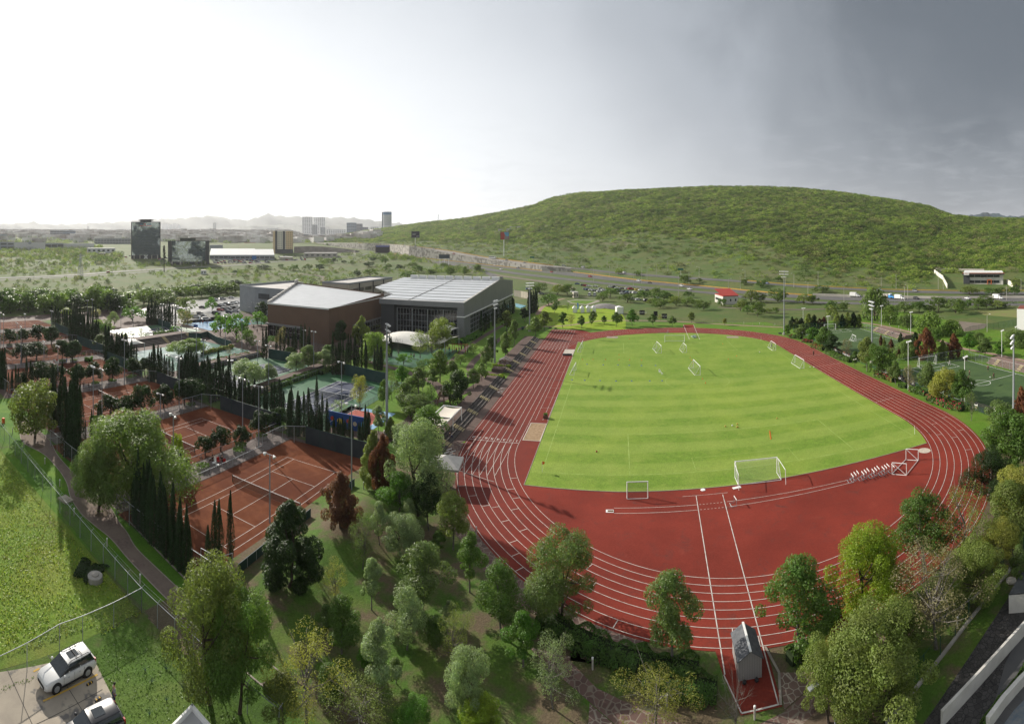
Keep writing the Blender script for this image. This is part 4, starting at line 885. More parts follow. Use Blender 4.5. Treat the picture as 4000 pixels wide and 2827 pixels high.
def crow(r,a,b,n,h0,h1,where,seed,skip=(),wj=1.,col='cyp',side='the near end'):
 rr=random.Random(seed)
 A,B=at(r,*a),at(r,*b);j=0
 for i in range(n):
  t=(i+.25*(rr.random()-.5))/max(n-1,1)
  if any(s0<=t<=s1 for s0,s1 in skip):rr.random();continue
  x,y=A[0]+(B[0]-A[0])*t+rr.uniform(-.35,.35),A[1]+(B[1]-A[1])*t+rr.uniform(-.35,.35)
  h=(h0+(h1-h0)*t)*rr.uniform(.66,1.14)
  tree('cypress',(x,y,-.03),h,h*.125*wj*rr.uniform(.95,1.35)*(8./max(h,5))**.3,col,ORD[j]+' cypress from '+side+', '+where,'cypress rows of the club')
  j+=1
crow('I',(1290,975),(1850,1520),34,9.8,8.6,'hiding the corner of the nearest clay court',1,wj=1.0,side='the giant pepper tree')
crow('K',(20,1195),(185,1125),4,7.6,9.6,'ending at the grid gate of the nearest clay court',2,side='the dense row')
crow('I',(640,330),(775,385),9,15,16.5,'forming the tallest clump beside the gravel path',3,wj=1.2,side='the path island')
crow('C',(915,1545),(1050,1520),5,5.6,7.0,'on the grass patch at the second clay court',4,side='the tallest clump')
crow('C',(545,1350),(655,1440),7,11,12.5,'at the third clay court corner',5,wj=1.2,side='the tall leafy tree')
crow('C',(390,1075),(465,1090),3,7,8,'beside the planter of the third clay court',6,wj=1.2,side='the path')
crow('C',(245,1010),(335,1020),5,7.5,8.5,'in front of the dark ficus clump',7,wj=1.2,side='the path')
crow('C',(8,990),(60,1005),5,10.5,9.5,'standing tallest by the path entrance',8,wj=1.3,side='the path entrance')
crow('C',(75,1010),(190,1030),6,4.6,7.2,'casting bar shadows on the path',9,side='the path entrance')
crow('D',(905,1220),(1115,1245),9,6.2,7,'behind the second windscreen stretch',10,wj=1.3,side='the stair')
crow('D',(1150,1500),(1340,1500),8,9.5,9,'forming the dense clump at the first windscreen corner',11,wj=1.25,side='the ficus planter')
crow('D',(1370,1440),(1950,1590),24,5.6,4.2,'between the first windscreen and the mural wall',12,wj=1.3,skip=((.30,.34),),side='the dense clump')
crow('D',(1960,1540),(2030,1500),4,6.5,6.5,'at the end of the mural wall',13,side='the mural')
crow('D',(1450,1440),(1560,1450),3,10,9,'rising above the first windscreen row',14,side='the dense clump')
crow('D',(550,1105),(880,1215),15,5.6,6.4,'behind the dark blue windscreen of the second court',15,wj=1.4,side='the stair')
crow('D',(330,1150),(540,1090),9,12,10.5,'at the corner of the second court windscreen',16,wj=1.15,side='the ficus')
crow('D',(0,905),(310,1050),20,8.2,8.6,'running behind the second court windscreen',17,wj=1.45,side='the third court')
crow('C',(1580,920),(1700,930),7,10.5,9,'at the corner of the third court windscreen',18,wj=1.2,side='the ficus pair')
crow('C',(1730,850),(2150,960),12,6.5,8,'above the third court windscreen',19,wj=1.4,side='the corner clump')
crow('C',(1105,700),(1345,690),15,10.5,8.5,'along the fourth court windscreen',20,wj=1.5,side='the corner')
crow('C',(1355,690),(1440,690),6,6.5,6,'just past the fourth court windscreen',21,side='the windscreen')
crow('C',(750,500),(1030,525),20,11,9,'along the fifth court windscreen',22,wj=1.2,side='the corner')
crow('C',(690,300),(1035,300),14,8,8,'above the fifth court windscreen',23,wj=1.1,side='the grove')
crow('C',(550,320),(740,410),11,9,8,'along the sixth court windscreen',24,wj=1.2,side='the grove')
crow('C',(1548,315),(1790,322),17,11.5,10.5,'forming the palisade beside the upper hard court',25,wj=1.2,side='the upper hard court')
crow('C',(1805,330),(1842,330),3,9.5,9,'just past the palisade',26,wj=1.2,side='the palisade')
crow('C',(1270,110),(1395,135),9,7,8,'far up beside the dark grove',27,wj=1.2,side='the grove')
crow('D',(893,680),(925,680),2,13.2,12.6,'at the court gate before the brown hall',28,side='the gate')
crow('D',(1025,600),(1280,645),7,11,11,'at the glass corner of the brown hall',29,side='the gate')
crow('D',(1310,560),(1385,590),5,8,7,'in front of the brown wall',30,side='the glass corner')
crow('D',(1635,850),(1765,848),6,12.5,8,'at the navy court corner windscreen',31,side='the navy court')
crow('D',(1795,750),(1985,780),9,9,9,'behind the navy court windscreen',32,side='the court corner')
crow('S',(200,1290),(305,1300),4,8,8,'beside the big weeping tree',33,wj=1.2,side='the weeping tree')
crow('S',(1568,835),(1990,560),15,8.6,9.5,'along the flank of the grey hall',34,wj=1.25,side='the hall corner')
crow('S',(2178,585),(2292,545),7,12,12,'next to the swimming pool',35,wj=1.35,side='the pool')
crow('S',(385,1130),(420,1120),3,7,7,'beside the white tensile roof',36,side='the roof')
gx=random.Random(5);gi=0
for r,pts in(('A',((30,1075,880,'dark'),(95,1090,930,'green'),(170,1060,890,'pepper'),(255,1080,905,'green'),(330,1050,875,'dark'),(400,1085,920,'pepper'),(470,1060,890,'green'),(545,1070,905,'pepper'),(620,1050,880,'green'),(690,1085,930,'dark'),(760,1040,910,'dark'),(835,1060,850,'pepper'),(905,1050,860,'green'),(965,1070,880,'pepper'),(1020,1080,905,'dark'),(1075,1060,920,'green'),(1290,1010,875,'mesq'),(1380,1000,890,'mesq'),(1470,985,870,'pepper'),(1560,960,860,'mesq'),(1650,950,850,'mesq'),(1730,945,845,'grey'),(1810,940,840,'mesq'),(1890,930,825,'green'),(1980,915,835,'mesq'),(2060,905,805,'grey'),(2110,900,820,'mesq'),(1180,990,905,'mesq'),(1500,1020,930,'mesq'))),):
 pts=sorted(list(pts)+[(x+35,yb-45,yt-15,('green','dark','mesq','pepper')[k_%4])for k_,(x,yb,yt,c)in enumerate(pts)])
 for x,yb,yt,c in pts:
  T('bushy' if c in('pepper','green','dark')else 'mesquite',r,x,yb,yt,gx.uniform(140,190),c,ORD[gi]+' big tree from the frame edge in the dark grove behind the courts','grove behind the courts');gi+=1
MG='mesquites between the track and the highway'
ms=[('E',x,yb,yt,w)for x,yb,yt,w in((475,1025,935,125),(560,1135,1040,160),(640,1040,945,110),(725,1035,945,110),(1040,1095,1030,75),(1110,1060,980,130),(1265,1105,1035,125),(1420,1080,1005,130),(1525,1045,980,100),(1590,1100,1010,130),(1700,1130,1050,120),(1805,1145,1060,95),(1560,1150,1075,130),(1480,1130,1075,90),(1810,1060,1010,75),(1950,1170,1090,110),(2110,1140,1080,80),(2280,1180,1090,90),(1185,852,818,55),(1350,865,832,60),(1780,945,865,110),(1910,925,892,45),(1880,1130,1085,90))]
ms+=[('F',x,yb,yt,w)for x,yb,yt,w in((70,1000,905,110),(150,1005,925,80),(290,1000,895,150),(500,1018,940,110),(575,1015,950,75),(125,1120,1005,125),(20,1040,985,60),(40,1100,1035,70),(725,1075,1000,90),(730,1150,1030,80),(825,1080,1008,80),(650,925,870,100),(1320,1090,1005,100),(1440,1085,1000,120),(1600,1075,965,150),(1740,1095,975,140),(1820,1060,990,90),(1925,1065,975,110),(1990,1050,950,110),(2080,1055,990,100),(2140,1050,1010,70),(1850,940,875,140),(2040,945,890,110),(2110,950,885,90),(2220,945,880,80),(2235,890,810,70),(150,880,830,80),(290,835,800,60),(15,860,820,60),(200,1090,1060,70),(270,1095,1050,60),(1540,1080,1040,70))]
ms.sort(key=lambda a:pxl(a[0],a[1],0)[0])
for i,(r,x,yb,yt,w)in enumerate(ms):
 if r=='E':ref=('dirt car park' if x<1450 else 'row before the red-roofed house');
 else:ref=('highway verge below the storm cloud' if x>1250 else 'verge next to the far floodlight')
 T('mesquite',r,x,yb,yt-6,w*1.2,('mesq','green','olive','mesq')[i%4],(ORD[i]+' mesquite from the hall side, near the ')+('dirt car park' if ref[0]=='d' else ref),MG)
for i,(x,yb,yt,w)in enumerate(((1800,745,690,95),(1975,748,668,92),(2100,740,665,70),(2212,712,645,78),(1915,672,634,66),(1140,755,702,75),(1255,752,690,140),(1590,780,710,150),(800,700,645,100),(705,696,643,70),(565,705,650,90),(1020,640,610,50),(1090,655,612,60),(1385,650,575,60),(1520,700,650,75),(1420,690,640,60),(1390,705,665,60),(1240,670,625,110),(1630,680,630,110),(870,620,590,40),(930,640,590,60),(790,620,580,60),(450,680,645,60),(300,690,650,130),(165,685,655,60),(130,770,740,60),(40,730,700,50),(240,730,685,40),(1685,725,655,90),(1280,620,580,70),(1350,610,570,60),(870,480,460,30))):
 T('mesquite' if i>4 else 'bushy','B',x,yb,yt,w,('mesq','green','dark')[i%3]if i>4 else 'grey',(ORD[i]+(' tree on the scrub plain behind the halls, counted from the service road row' if i>4 else ' rounded roadside tree behind the white roof')),'trees on the plain behind the halls')
def clad(name,col,col2,per=.6,axis=2,rough=.6,metal=0.,amt=.35):
 m=bpy.data.materials.new(name);m.use_nodes=True;t=m.node_tree;b=t.nodes['Principled BSDF']
 g=t.nodes.new('ShaderNodeNewGeometry');sp=t.nodes.new('ShaderNodeSeparateXYZ');t.links.new(g.outputs['Position'],sp.inputs[0])
 w=math_n(t,'FRACT',math_n(t,'DIVIDE',sp.outputs[axis]if axis<3 else math_n(t,'ADD',sp.outputs[0],sp.outputs[1]),per))
 k=ramp(t,w,[(0,1.),(.08,0.),(.92,0.),(1.,1.)])
 c=mixc(t,ramp(t,noise(t,g.outputs['Position'],.25,5),[(.35,0.),(.65,1.)]),col,tuple(x*.86 for x in col))
 c=mixc(t,math_n(t,'MULTIPLY',k,amt),c,col2)
 t.links.new(c,b.inputs['Base Color']);b.inputs['Roughness'].default_value=rough;b.inputs['Metallic'].default_value=metal
 MATS[name]=m;return m
BROWN=clad('brown_cladding',(.15,.088,.055),(.095,.057,.036),.45,2,.7)
GREYC=clad('grey_cladding',(.21,.215,.22),(.14,.145,.15),1.0,3,.5)
GREYB=clad('grey_blue_wall',(.30,.32,.335),(.22,.235,.25),1.2,2,.75)
ROOFP=clad('pale_metal_roof',(.50,.51,.52),(.28,.28,.28),.75,0,.35,.3,.5)
ROOFW=mat('translucent_roof',(.40,.42,.44),.28,(.50,.52,.54),.12,spec=.6)
PLAST=mat('white_plaster',(.62,.60,.56),.85,(.5,.48,.44),.6)
BEIGE=mat('beige_wall',(.52,.47,.38),.85,(.44,.40,.33),.3)
DKGR=mat('dark_grey',(.06,.065,.07),.6)
SEAM=mat('roof_seam',(.10,.10,.09),.7)
GLZ=bpy.data.materials.new('hall_glazing');GLZ.use_nodes=True
_t=GLZ.node_tree;_b=_t.nodes['Principled BSDF'];_g=_t.nodes.new('ShaderNodeNewGeometry')
_t.links.new(ramp(_t,noise(_t,_g.outputs['Position'],.4,4),[(.4,(.012,.015,.018)),(.7,(.04,.045,.05))]),_b.inputs['Base Color']);_b.inputs['Roughness'].default_value=.12;_b.inputs['Specular IOR Level'].default_value=.8
def grid_facade(parent,name,P0,P1,z0,z1,nx,nz,m=None,mw=.12,off=.06,fm=None):
 """glazing between two ground points with mullions standing proud"""
 P0=Vector(P0).to_3d();P1=Vector(P1).to_3d();d=(P1-P0);L=d.length;u=d/L;n=Vector((u.y,-u.x,0));a=math.atan2(u.y,u.x)
 g=MB();g.box(tuple((P0+P1)/2+Vector((0,0,(z0+z1)/2))),(L,.06,z1-z0),a);w=g.build(name,m or GLZ,parent)
 f=MB()
 for i in range(nx+1):f.box(tuple(P0+u*L*i/nx+n*off+Vector((0,0,(z0+z1)/2))),(mw,.14,z1-z0),a)
 for j in range(nz+1):f.box(tuple((P0+P1)/2+n*(off+.02)+Vector((0,0,z0+(z1-z0)*j/nz))),(L,.14,mw),a)
 f.build('mullions',fm or STEEL,w)
 return w
h=empty('sports_hall',(-100,57,0),0,'grey sports hall with a huge pale sloping roof and glazed front','hall')
def HP(x,y,z):return(x+100,y-57,z)
def hb(o):o.location=o.location;return o
def kid(mb,name,m,par,org):
 o=mb.build(name,m,par);o.data.transform(Matrix.Translation(-Vector(org)));return o
HO=(-100,57,0)
b=MB()
b.bb(-112,-83.5,60.6,61.2,10.3,12.4)
b.bb(-118.2,-112,57.6,61.2,0,12.4)
kid(b,'front_wall',DKGR,h,HO)
b=MB();b.bb(-118.6,-80.7,56.6,58.4,12.0,14.1);kid(b,'fascia',GREYC,h,HO)
b=MB();b.bb(-83.6,-80.75,57.0,65.0,0,12.0);kid(b,'corner_pillar',GREYC,h,HO)
b=MB();b.bb(-80.68,-80.3,57.0,150,8.15,8.55);b.bb(-83.8,-80.2,56.75,56.95,8.15,8.55);kid(b,'white_band',WHITE,h,HO)
rz=lambda y:13.9+(y-57)*4.9/63 if y<120 else 18.8-(y-120)*2.6/30
b=MB()
b.add([(-80.8,58.5,8.4),(-80.8,150,8.4),(-80.8,150,rz(150)+.25),(-80.8,120,rz(120)+.3),(-80.8,58.5,rz(57)+.2),(-81.2,58.5,8.4),(-81.2,150,8.4),(-81.2,150,rz(150)+.25),(-81.2,120,rz(120)+.3),(-81.2,58.5,rz(57)+.2)],[(0,1,2,3,4),(9,8,7,6,5),(0,4,9,5),(4,3,8,9),(3,2,7,8),(2,1,6,7),(1,0,5,6)])
b.bb(-136,-81.2,149.6,150,0,16.4)
kid(b,'side_wall',GREYC,h,HO)
b=MB()
P_=[(-118.4,57.4),(-81.2,57.4),(-81.2,120),(-136,120),(-136,86),(-118.4,70)]
b.add([(x,y,rz(y))for x,y in P_]+[(x,y,rz(y)-.5)for x,y in P_],[(0,1,2,3,4,5),(11,10,9,8,7,6)]+[(i,(i+1)%6,6+(i+1)%6,6+i)for i in range(6)])
P_=[(-81.2,120.02),(-81.2,149.6),(-136,149.6),(-136,120.02)]
b.add([(x,y,rz(y))for x,y in P_]+[(x,y,rz(y)-.5)for x,y in P_],[(0,1,2,3),(7,6,5,4)])
roof=kid(b,'roof',ROOFW,h,HO)
b=MB()
for i in range(9):
 y=61+i*6.9
 x0=-118 if y<70 else(-118-(y-70)*1.1 if y<86 else-136)
 b.box(((x0-81.4)/2,y,rz(y)+.05),(-81.4-x0,.28,.1))
n_=30
for i in range(n_):
 y0,y1=58+i*62/n_,58+(i+1)*62/n_
 b.box((-105.5,(y0+y1)/2,rz((y0+y1)/2)+.08),(.35,y1-y0+.02,.1))
kid(b,'seams',SEAM,roof,HO)
b=MB();b.add([(-81.9,58,rz(58)+.03),(-81.2,58,rz(58)+.03),(-81.2,120,rz(120)+.03),(-81.9,120,rz(120)+.03)],[(0,1,2,3)]);b.add([(-118,57.5,14.0),(-81.2,57.5,14.0),(-81.2,58.9,14.1),(-118,58.9,14.1)],[(0,1,2,3)])
kid(b,'edge_flashing',mat('cream_flashing',(.55,.52,.42),.6),roof,HO)
for i in range(10):
 b=MB();x=-131.5+i*5.1
 b.bb(x,x+4.1,119.2,120.8,rz(120)-.1,rz(120)+1.5);kid(b,'roof_vent',WHITE,h,HO)
grid_facade(h,'window_wall',HP(-112,60.9,0)[:2],HP(-83.6,60.9,0)[:2],.2,10.2,20,4)
for i in range(5):b=MB();b.bb(-112+i*7.0,-111.6+i*7.0,60.2,60.6,0,10.4);kid(b,'column',STEEL,h,HO)
grid_facade(h,'side_window',HP(-81.0,66,0)[:2],HP(-81.0,148,0)[:2],.2,8.1,34,4)
b=MB();b.bb(-84,-81.1,65,67,0,8.1);kid(b,'pale_pier',PLAST,h,HO)
b=MB();b.prism([(-117.8,61.3),(-84,61.3),(-84,149),(-135,149),(-135,87),(-117.8,71)],0,12.3,True);kid(b,'core',DKGR,h,HO)
h=empty('brown_hall',(-136,22.4,0),0,'windowless brown-clad hall with pale ribbed roof beside the plaza','hall')
HO=(-136,22.4,0)
W_=[(-151.6,22.4),(-122,22.4),(-122,68),(-176,68)]
b=MB();zt=[13.6,13.4,15.1,16.4]
b.add([(-151.6,22.4,5.2),(-134,22.4,5.2),(-134,22.4,0),(-122,22.4,0),(-122,22.4,13.4),(-151.6,22.4,13.6)],[(0,1,2,3,4,5)])
b.add([(-122,22.4,0),(-122,44,0),(-122,44,4.6),(-122,68,4.6),(-122,68,15.1),(-122,22.4,13.4)],[(0,1,2,3,4,5)])
b.add([(-151.6,22.4,0),(-151.6,22.4,13.6),(-186,89,16.2),(-186,89,0)],[(0,1,2,3)])
b.add([(-122,68,0),(-122,68,15.1),(-186,89,16.2),(-186,89,0)],[(0,1,2,3)])
kid(b,'wall',BROWN,h,HO)
b=MB();b.add([(-151.2,22.6,13.2),(-122.2,22.6,13.0),(-122.2,68,14.7),(-186,89,15.6)],[(0,1,2,3)])
rf=kid(b,'roof',ROOFP,h,HO)
b=MB()
a_=Vector((-151.6,22.4,13.6));c_=Vector((-186,89,16.2));u=(c_-a_);L=u.length;ang=math.atan2(u.y,u.x)
for i in range(8):
 p=a_.lerp(c_,(i+.5)/8);b.box((p.x,p.y,p.z+.1+(.9 if i==7 else 0)),(L/8+.1,.6,1.0+(1.0 if i==7 else 0)),ang)
kid(b,'parapet',PLAST,h,HO)
b=MB();b.bb(-151.7,-121.9,22.15,22.38,13.1,13.7);b.bb(-121.98,-121.8,22.2,68,13.45,13.7);kid(b,'coping',WHITE,rf,(0,0,0)).location=(0,0,0)
for ch in[rf.children[0]]:ch.data.transform(Matrix.Translation(-Vector(HO)))
for q_ in((-152,-133.7,21.4,22.38,4.9,5.6),(-121.98,-121.2,40,68,4.5,5.1)):b=MB();b.bb(*q_);kid(b,'lintel',GREYC,h,HO)
grid_facade(h,'window',(-151.5+136,1.2),(-134+136,1.2),0,4.9,9,2)
grid_facade(h,'window',(-122.7+136,22),(-122.7+136,45.4),0,4.5,10,2)
for q_ in([(-151,24,5.1),(-134,24,5.1),(-134,24,0),(-151,24,0)],[(-124,44,0),(-124,68,0),(-124,68,5),(-124,44,5)]):b=MB();b.add(q_,[(0,1,2,3)]);kid(b,'recess',DKGR,h,HO)
h=empty('grey_block',(-198,67,0),0,'plain grey-blue block with parapet roof next to the car park','building')
HO=(-198,67,0);P_=[(-213.9,72),(-198.3,67.2),(-176.5,66.6),(-183,96),(-210,118)]
b=MB();b.prism(P_,0,13.4,False);kid(b,'wall',GREYB,h,HO)
b=MB();b.add([(x,y,13.3)for x,y in P_],[tuple(range(5))]);kid(b,'roof',mat('pale_flat_roof',(.52,.50,.48),.8,(.42,.40,.38),.15),h,HO)
b=MB()
for p,q in zip(P_,P_[1:]+P_[:1]):
 b.box(((p[0]+q[0])/2,(p[1]+q[1])/2,13.9),(math.hypot(q[0]-p[0],q[1]-p[1])+.2,.35,1.15),math.atan2(q[1]-p[1],q[0]-p[0]))
kid(b,'parapet',GREYB,h,HO)
b=MB();b.bb(-195,-188,66.3,66.75,8.5,11.2);kid(b,'opening_dark_block',DKGR,h,HO)  # solid dark block on the wall stands in for the depth of an opening
h=empty('beige_block',(-166,97,0),0,'beige three-storey block with window strips behind the halls','building')
HO=(-166,97,0)
b=MB();b.bb(-175,-157.5,97,150,0,15.7);kid(b,'wall',BEIGE,h,HO)
b=MB();b.bb(-174.8,-157.7,97.2,149.8,15.7,15.8);kid(b,'roof',MATS['pale_flat_roof'],h,HO)
b=MB()
for x0,x1,y0,y1 in((-175,-157.5,96.9,97.2),(-175,-157.5,149.8,150.1),(-175.1,-174.8,97,150),(-157.7,-157.4,97,150)):b.bb(x0,x1,y0,y1,15.6,16.5)
kid(b,'parapet',GREYB,h,HO)
for y0,y1 in((101,107),(108,113),(114.5,122),(125,134)):
 for z0 in(11.2,6.8):
  b=MB();b.bb(-157.5,-157.35,y0,y1,z0,z0+1.9);w=kid(b,'window',GLASS,h,HO)
  b=MB()
  for k in range(int((y1-y0)/1.1)+1):b.bb(-157.34,-157.2,y0+k*1.1-.05,y0+k*1.1+.05,z0,z0+1.9)
  kid(b,'mullions',BEIGE,w,HO)
b=MB()
for y in(107.5,123.5,137):b=MB();b.bb(-157.4,-157.0,y,y+.4,4,15.8);kid(b,'downpipe',DKGR,h,HO)
b=MB()
for k in range(4):b=MB();b.poly([(-157,139+k,9),(-155.5,139+k,13),(-155,142+k,13.4),(-154.8,147,13.2)],.4,8);kid(b,'air_duct',STEEL,h,HO)
MEMB=mat('white_membrane',(.74,.72,.66),.6,(.64,.62,.57),.3)
def tensile(name,label,pts,hs,sag,post=True,cat='canopy',group=None,peak=0.):
 """membrane stretched between four high points"""
 c=(sum(p[0]for p in pts)/4,sum(p[1]for p in pts)/4)
 r=empty(name,(c[0],c[1],0),0,label,cat,group)
 n=12;V=[]
 for i in range(n+1):
  for j in range(n+1):
   u,v=i/n,j/n
   x=(1-u)*(1-v)*pts[0][0]+u*(1-v)*pts[1][0]+u*v*pts[2][0]+(1-u)*v*pts[3][0]
   y=(1-u)*(1-v)*pts[0][1]+u*(1-v)*pts[1][1]+u*v*pts[2][1]+(1-u)*v*pts[3][1]
   z=(1-u)*(1-v)*hs[0]+u*(1-v)*hs[1]+u*v*hs[2]+(1-u)*v*hs[3]
   e=4*u*(1-u);f=4*v*(1-v)
   z+=peak*(e*f)**.8+sag*(e-e*f)*.5
   k=1-.14*((1-f)*e+(1-e)*f)
   V.append((c[0]+(x-c[0])*k,c[1]+(y-c[1])*k,z))
 b=MB();b.add(V,[(i*(n+1)+j,(i+1)*(n+1)+j,(i+1)*(n+1)+j+1,i*(n+1)+j+1)for i in range(n)for j in range(n)])
 o=kid(b,'membrane',MEMB,r,(c[0],c[1],0));o.data.polygons.foreach_set('use_smooth',[True]*len(o.data.polygons))
 if post:
  for p,hh in zip(pts,hs):
   b=MB();b.tube((p[0],p[1],0),(p[0],p[1],hh),.12,.1,8);kid(b,'post',STEEL,r,(c[0],c[1],0))
tensile('tensile_roof','large white arched tensile roof over the playground terrace',[(-107,26),(-86.5,25.5),(-85.5,43),(-106,44)],(2.4,2.0,2.6,2.8),1.0,peak=2.4)
tensile('tensile_roof','low white tensile roof with upturned corners above the swings',[(-84.5,27),(-77.5,25),(-76,36),(-83.5,38)],(3.6,4.6,4.8,3.6),-1.6,peak=.8)
tensile('tensile_roof','white pointed tensile roof tucked against the hall corner',[(-90,46),(-82.5,45),(-82,54),(-89.5,55)],(3.4,4.4,4.6,5.0),-1.2,peak=1.6)
tensile('tensile_roof','small distant white awning on the upper court terrace',[(-172,-36),(-165,-37),(-164,-30),(-171,-29)],(2.6,2.2,2.6,2.8),-.5,peak=1.0)
r=empty('shade_frame',(-54.5,-38.5,0),0,'white tubular frame with two cream shade sails at the bleachers','shade frame')
b=MB();zf=3.3
b.poly([(-56.6,-44.8,zf),(-52.6,-44.8,zf),(-52.6,-33.4,zf),(-56.6,-33.4,zf),(-56.6,-44.8,zf)],.1,6);b.tube((-56.6,-40.2,zf),(-52.6,-40.2,zf),.08,.08,6)
kid(b,'frame',WHITE,r,(-54.5,-38.5,0))
for x,y in((-52.6,-44.8),(-52.6,-39),(-56.6,-44.8),(-56.6,-33.4),(-52.6,-33.4)):
 b=MB();b.tube((x,y,0),(x,y,zf),.09,.09,6);kid(b,'post',WHITE,r,(-54.5,-38.5,0))
for y0,y1 in((-39.9,-33.6),(-44.6,-40.5)):
 b=MB();n=6;V=[]
 for i in range(n+1):
  for j in range(n+1):
   u,v=i/n,j/n;k=.12*(4*u*(1-u)+4*v*(1-v))
   V.append((-54.6+(u-.5)*3.8*(1-.16*4*v*(1-v)),(y0+y1)/2+(v-.5)*(y1-y0)*(1-.14*4*u*(1-u)),zf-.05-k))
 b.add(V,[(i*(n+1)+j,(i+1)*(n+1)+j,(i+1)*(n+1)+j+1,i*(n+1)+j+1)for i in range(n)for j in range(n)]);kid(b,'sail',mat('cream_sail',(.66,.60,.52),.8),r,(-54.5,-38.5,0))
def tent(label,x,y,w,hw,hp,m,rz=0.,group=None,walls=0,name='tent'):
 r=empty(name,(x,y,float(terr_xy(x,y))),rz,label,'tent',group)
 k=w/2;b=MB();b.add([(-k,-k,hw),(k,-k,hw),(k,k,hw),(-k,k,hw),(0,0,hp),(-k,-k,hw-.35),(k,-k,hw-.35),(k,k,hw-.35),(-k,k,hw-.35)],[(0,1,4),(1,2,4),(2,3,4),(3,0,4),(5,6,1,0),(6,7,2,1),(7,8,3,2),(8,5,0,3)]);b.build('canopy',m,r)
 for sx,sy in((-1,-1),(1,-1),(1,1),(-1,1)):
  MB().tube((sx*k*.97,sy*k*.97,0),(sx*k*.97,sy*k*.97,hw),.05,.05,5).build('pole',STEEL,r)
 for i in range(walls):
  a=i*math.pi/2;MB().box((math.sin(a)*k*.95,-math.cos(a)*k*.95,hw/2),(w*.92,.04,hw),a).build('side_wall',m,r)
 return r
GREYT=mat('grey_tent_cloth',(.40,.39,.38),.8,(.33,.32,.31),1.)
tent('grey square tent with a pyramid roof by the start of the bend',-46.9,-59.0,4.9,3.1,4.3,GREYT,R(8))
b=MB();b.box((-48.4,-61.2,1.1),(3.4,.12,2.2),R(8));b.box((-46.2,-61.4,1.15),(.12,3.2,2.3),R(4))
tag(b.build('wooden_screen',mat('weathered_board',(.22,.17,.13),.9,(.12,.10,.09),2.)),'weathered board screen beside the grey tent','screen')
WHT=mat('white_tent_cloth',(.75,.75,.74),.7);BLT=mat('blue_tent_cloth',(.10,.25,.5),.7)
for x,y,w,c,lb,wl in((790,1195,34,BLT,'small gazebo with blue and white skirts on the fresh lawn',2),(912,1190,36,WHT,'white open gazebo, the first of the joined pair',1),(962,1192,36,WHT,'white open gazebo, the second of the joined pair',1),(858,1195,22,WHT,'small white inflatable-like tent beside the blue gazebo',2),(1192,1205,62,WHT,'closed white square tent standing alone on the fresh lawn',4)):
 (X,Y,Z),hh,ww,d=span('E',x,y,y-40,w);tent(lb,X,Y,max(ww,2.2),2.6 if w<60 else 3.6,4.0 if w<60 else 4.4,c if c is not BLT else WHT,.3,'tents on the fresh lawn',wl)
BRICK=MATS['brick_paving'];DST=mat('dark_shaded_step',(.10,.085,.08),.9,(.06,.055,.05),.8);YST=mat('worn_yellow_nosing',(.42,.35,.2),.9)  # dark step colour includes the shade of risers facing away from the sun
def bleacher(label,x0,x1,y0,y1,stairs,rise=.95,n=3,name='bleacher',m1=None,flip=False):
 r=empty(name,((x0+x1)/2,y0,0),0,label,'bleachers','stepped stands of the club');O=((x0+x1)/2,y0,0);s=-1 if flip else 1
 b=MB();b.bb(x0,x1,y0,y1,0,rise);kid(b,'platform',m1 or BRICK,r,O)
 b=MB();e=x0 if flip else x1
 for i in range(n):b.bb(e+s*(i*.75+(.25 if i==0 else 0)),e+s*(i+1)*.75,y0,y1,0,rise*(n-i)/(n+.6))
 b.bb(e,e+s*.24,y0,y1,0,rise+.12);kid(b,'steps',DST if not m1 else MATS['tier_brick'],r,O)
 for ys in stairs:
  for k in range(2*n):
   b=MB();b.bb(e+s*(.25+k*.38),e+s*(.25+(k+1)*.38),ys,ys+1.5,0,max(.1,rise*(1-(k+.5)/(2*n))+.06));kid(b,'stair_step',YST,r,O)
mat('tier_brick',(.23,.155,.13),.9,(.16,.11,.095),1.2)
bleacher('long stepped bleacher from the shade sails to the planted wedge',-56.3,-53.4,-52,1.6,(-46,-38,-28,-18,-9),n=3)
bleacher('farther stepped bleacher between the gazebo and the start of the straight',-57.0,-53.4,8.8,62,(10,20,31,42,52),n=3)
bleacher('brick tiers beside the near soccer court',88.2,91,-34,-16.5,(-21,-31),1.5,3,m1=MATS['tier_brick'],flip=True)
bleacher('brick tiers beside the far soccer court',87.2,90.5,32,56,(53,44,34),1.5,3,m1=MATS['tier_brick'],flip=True)
bleacher('dark concrete tiers above the shining wet court',-177.5,-172.6,-33,-1.5,(-16,-4),1.9,5)
bleacher('dark step wall beside the navy court',-106.5,-103.9,-42,-8,(-36,-22),1.2,2)
bleacher('dark step wall beside the green hard court',-134.6,-131.2,-38,-6,(-18,),1.2,2)
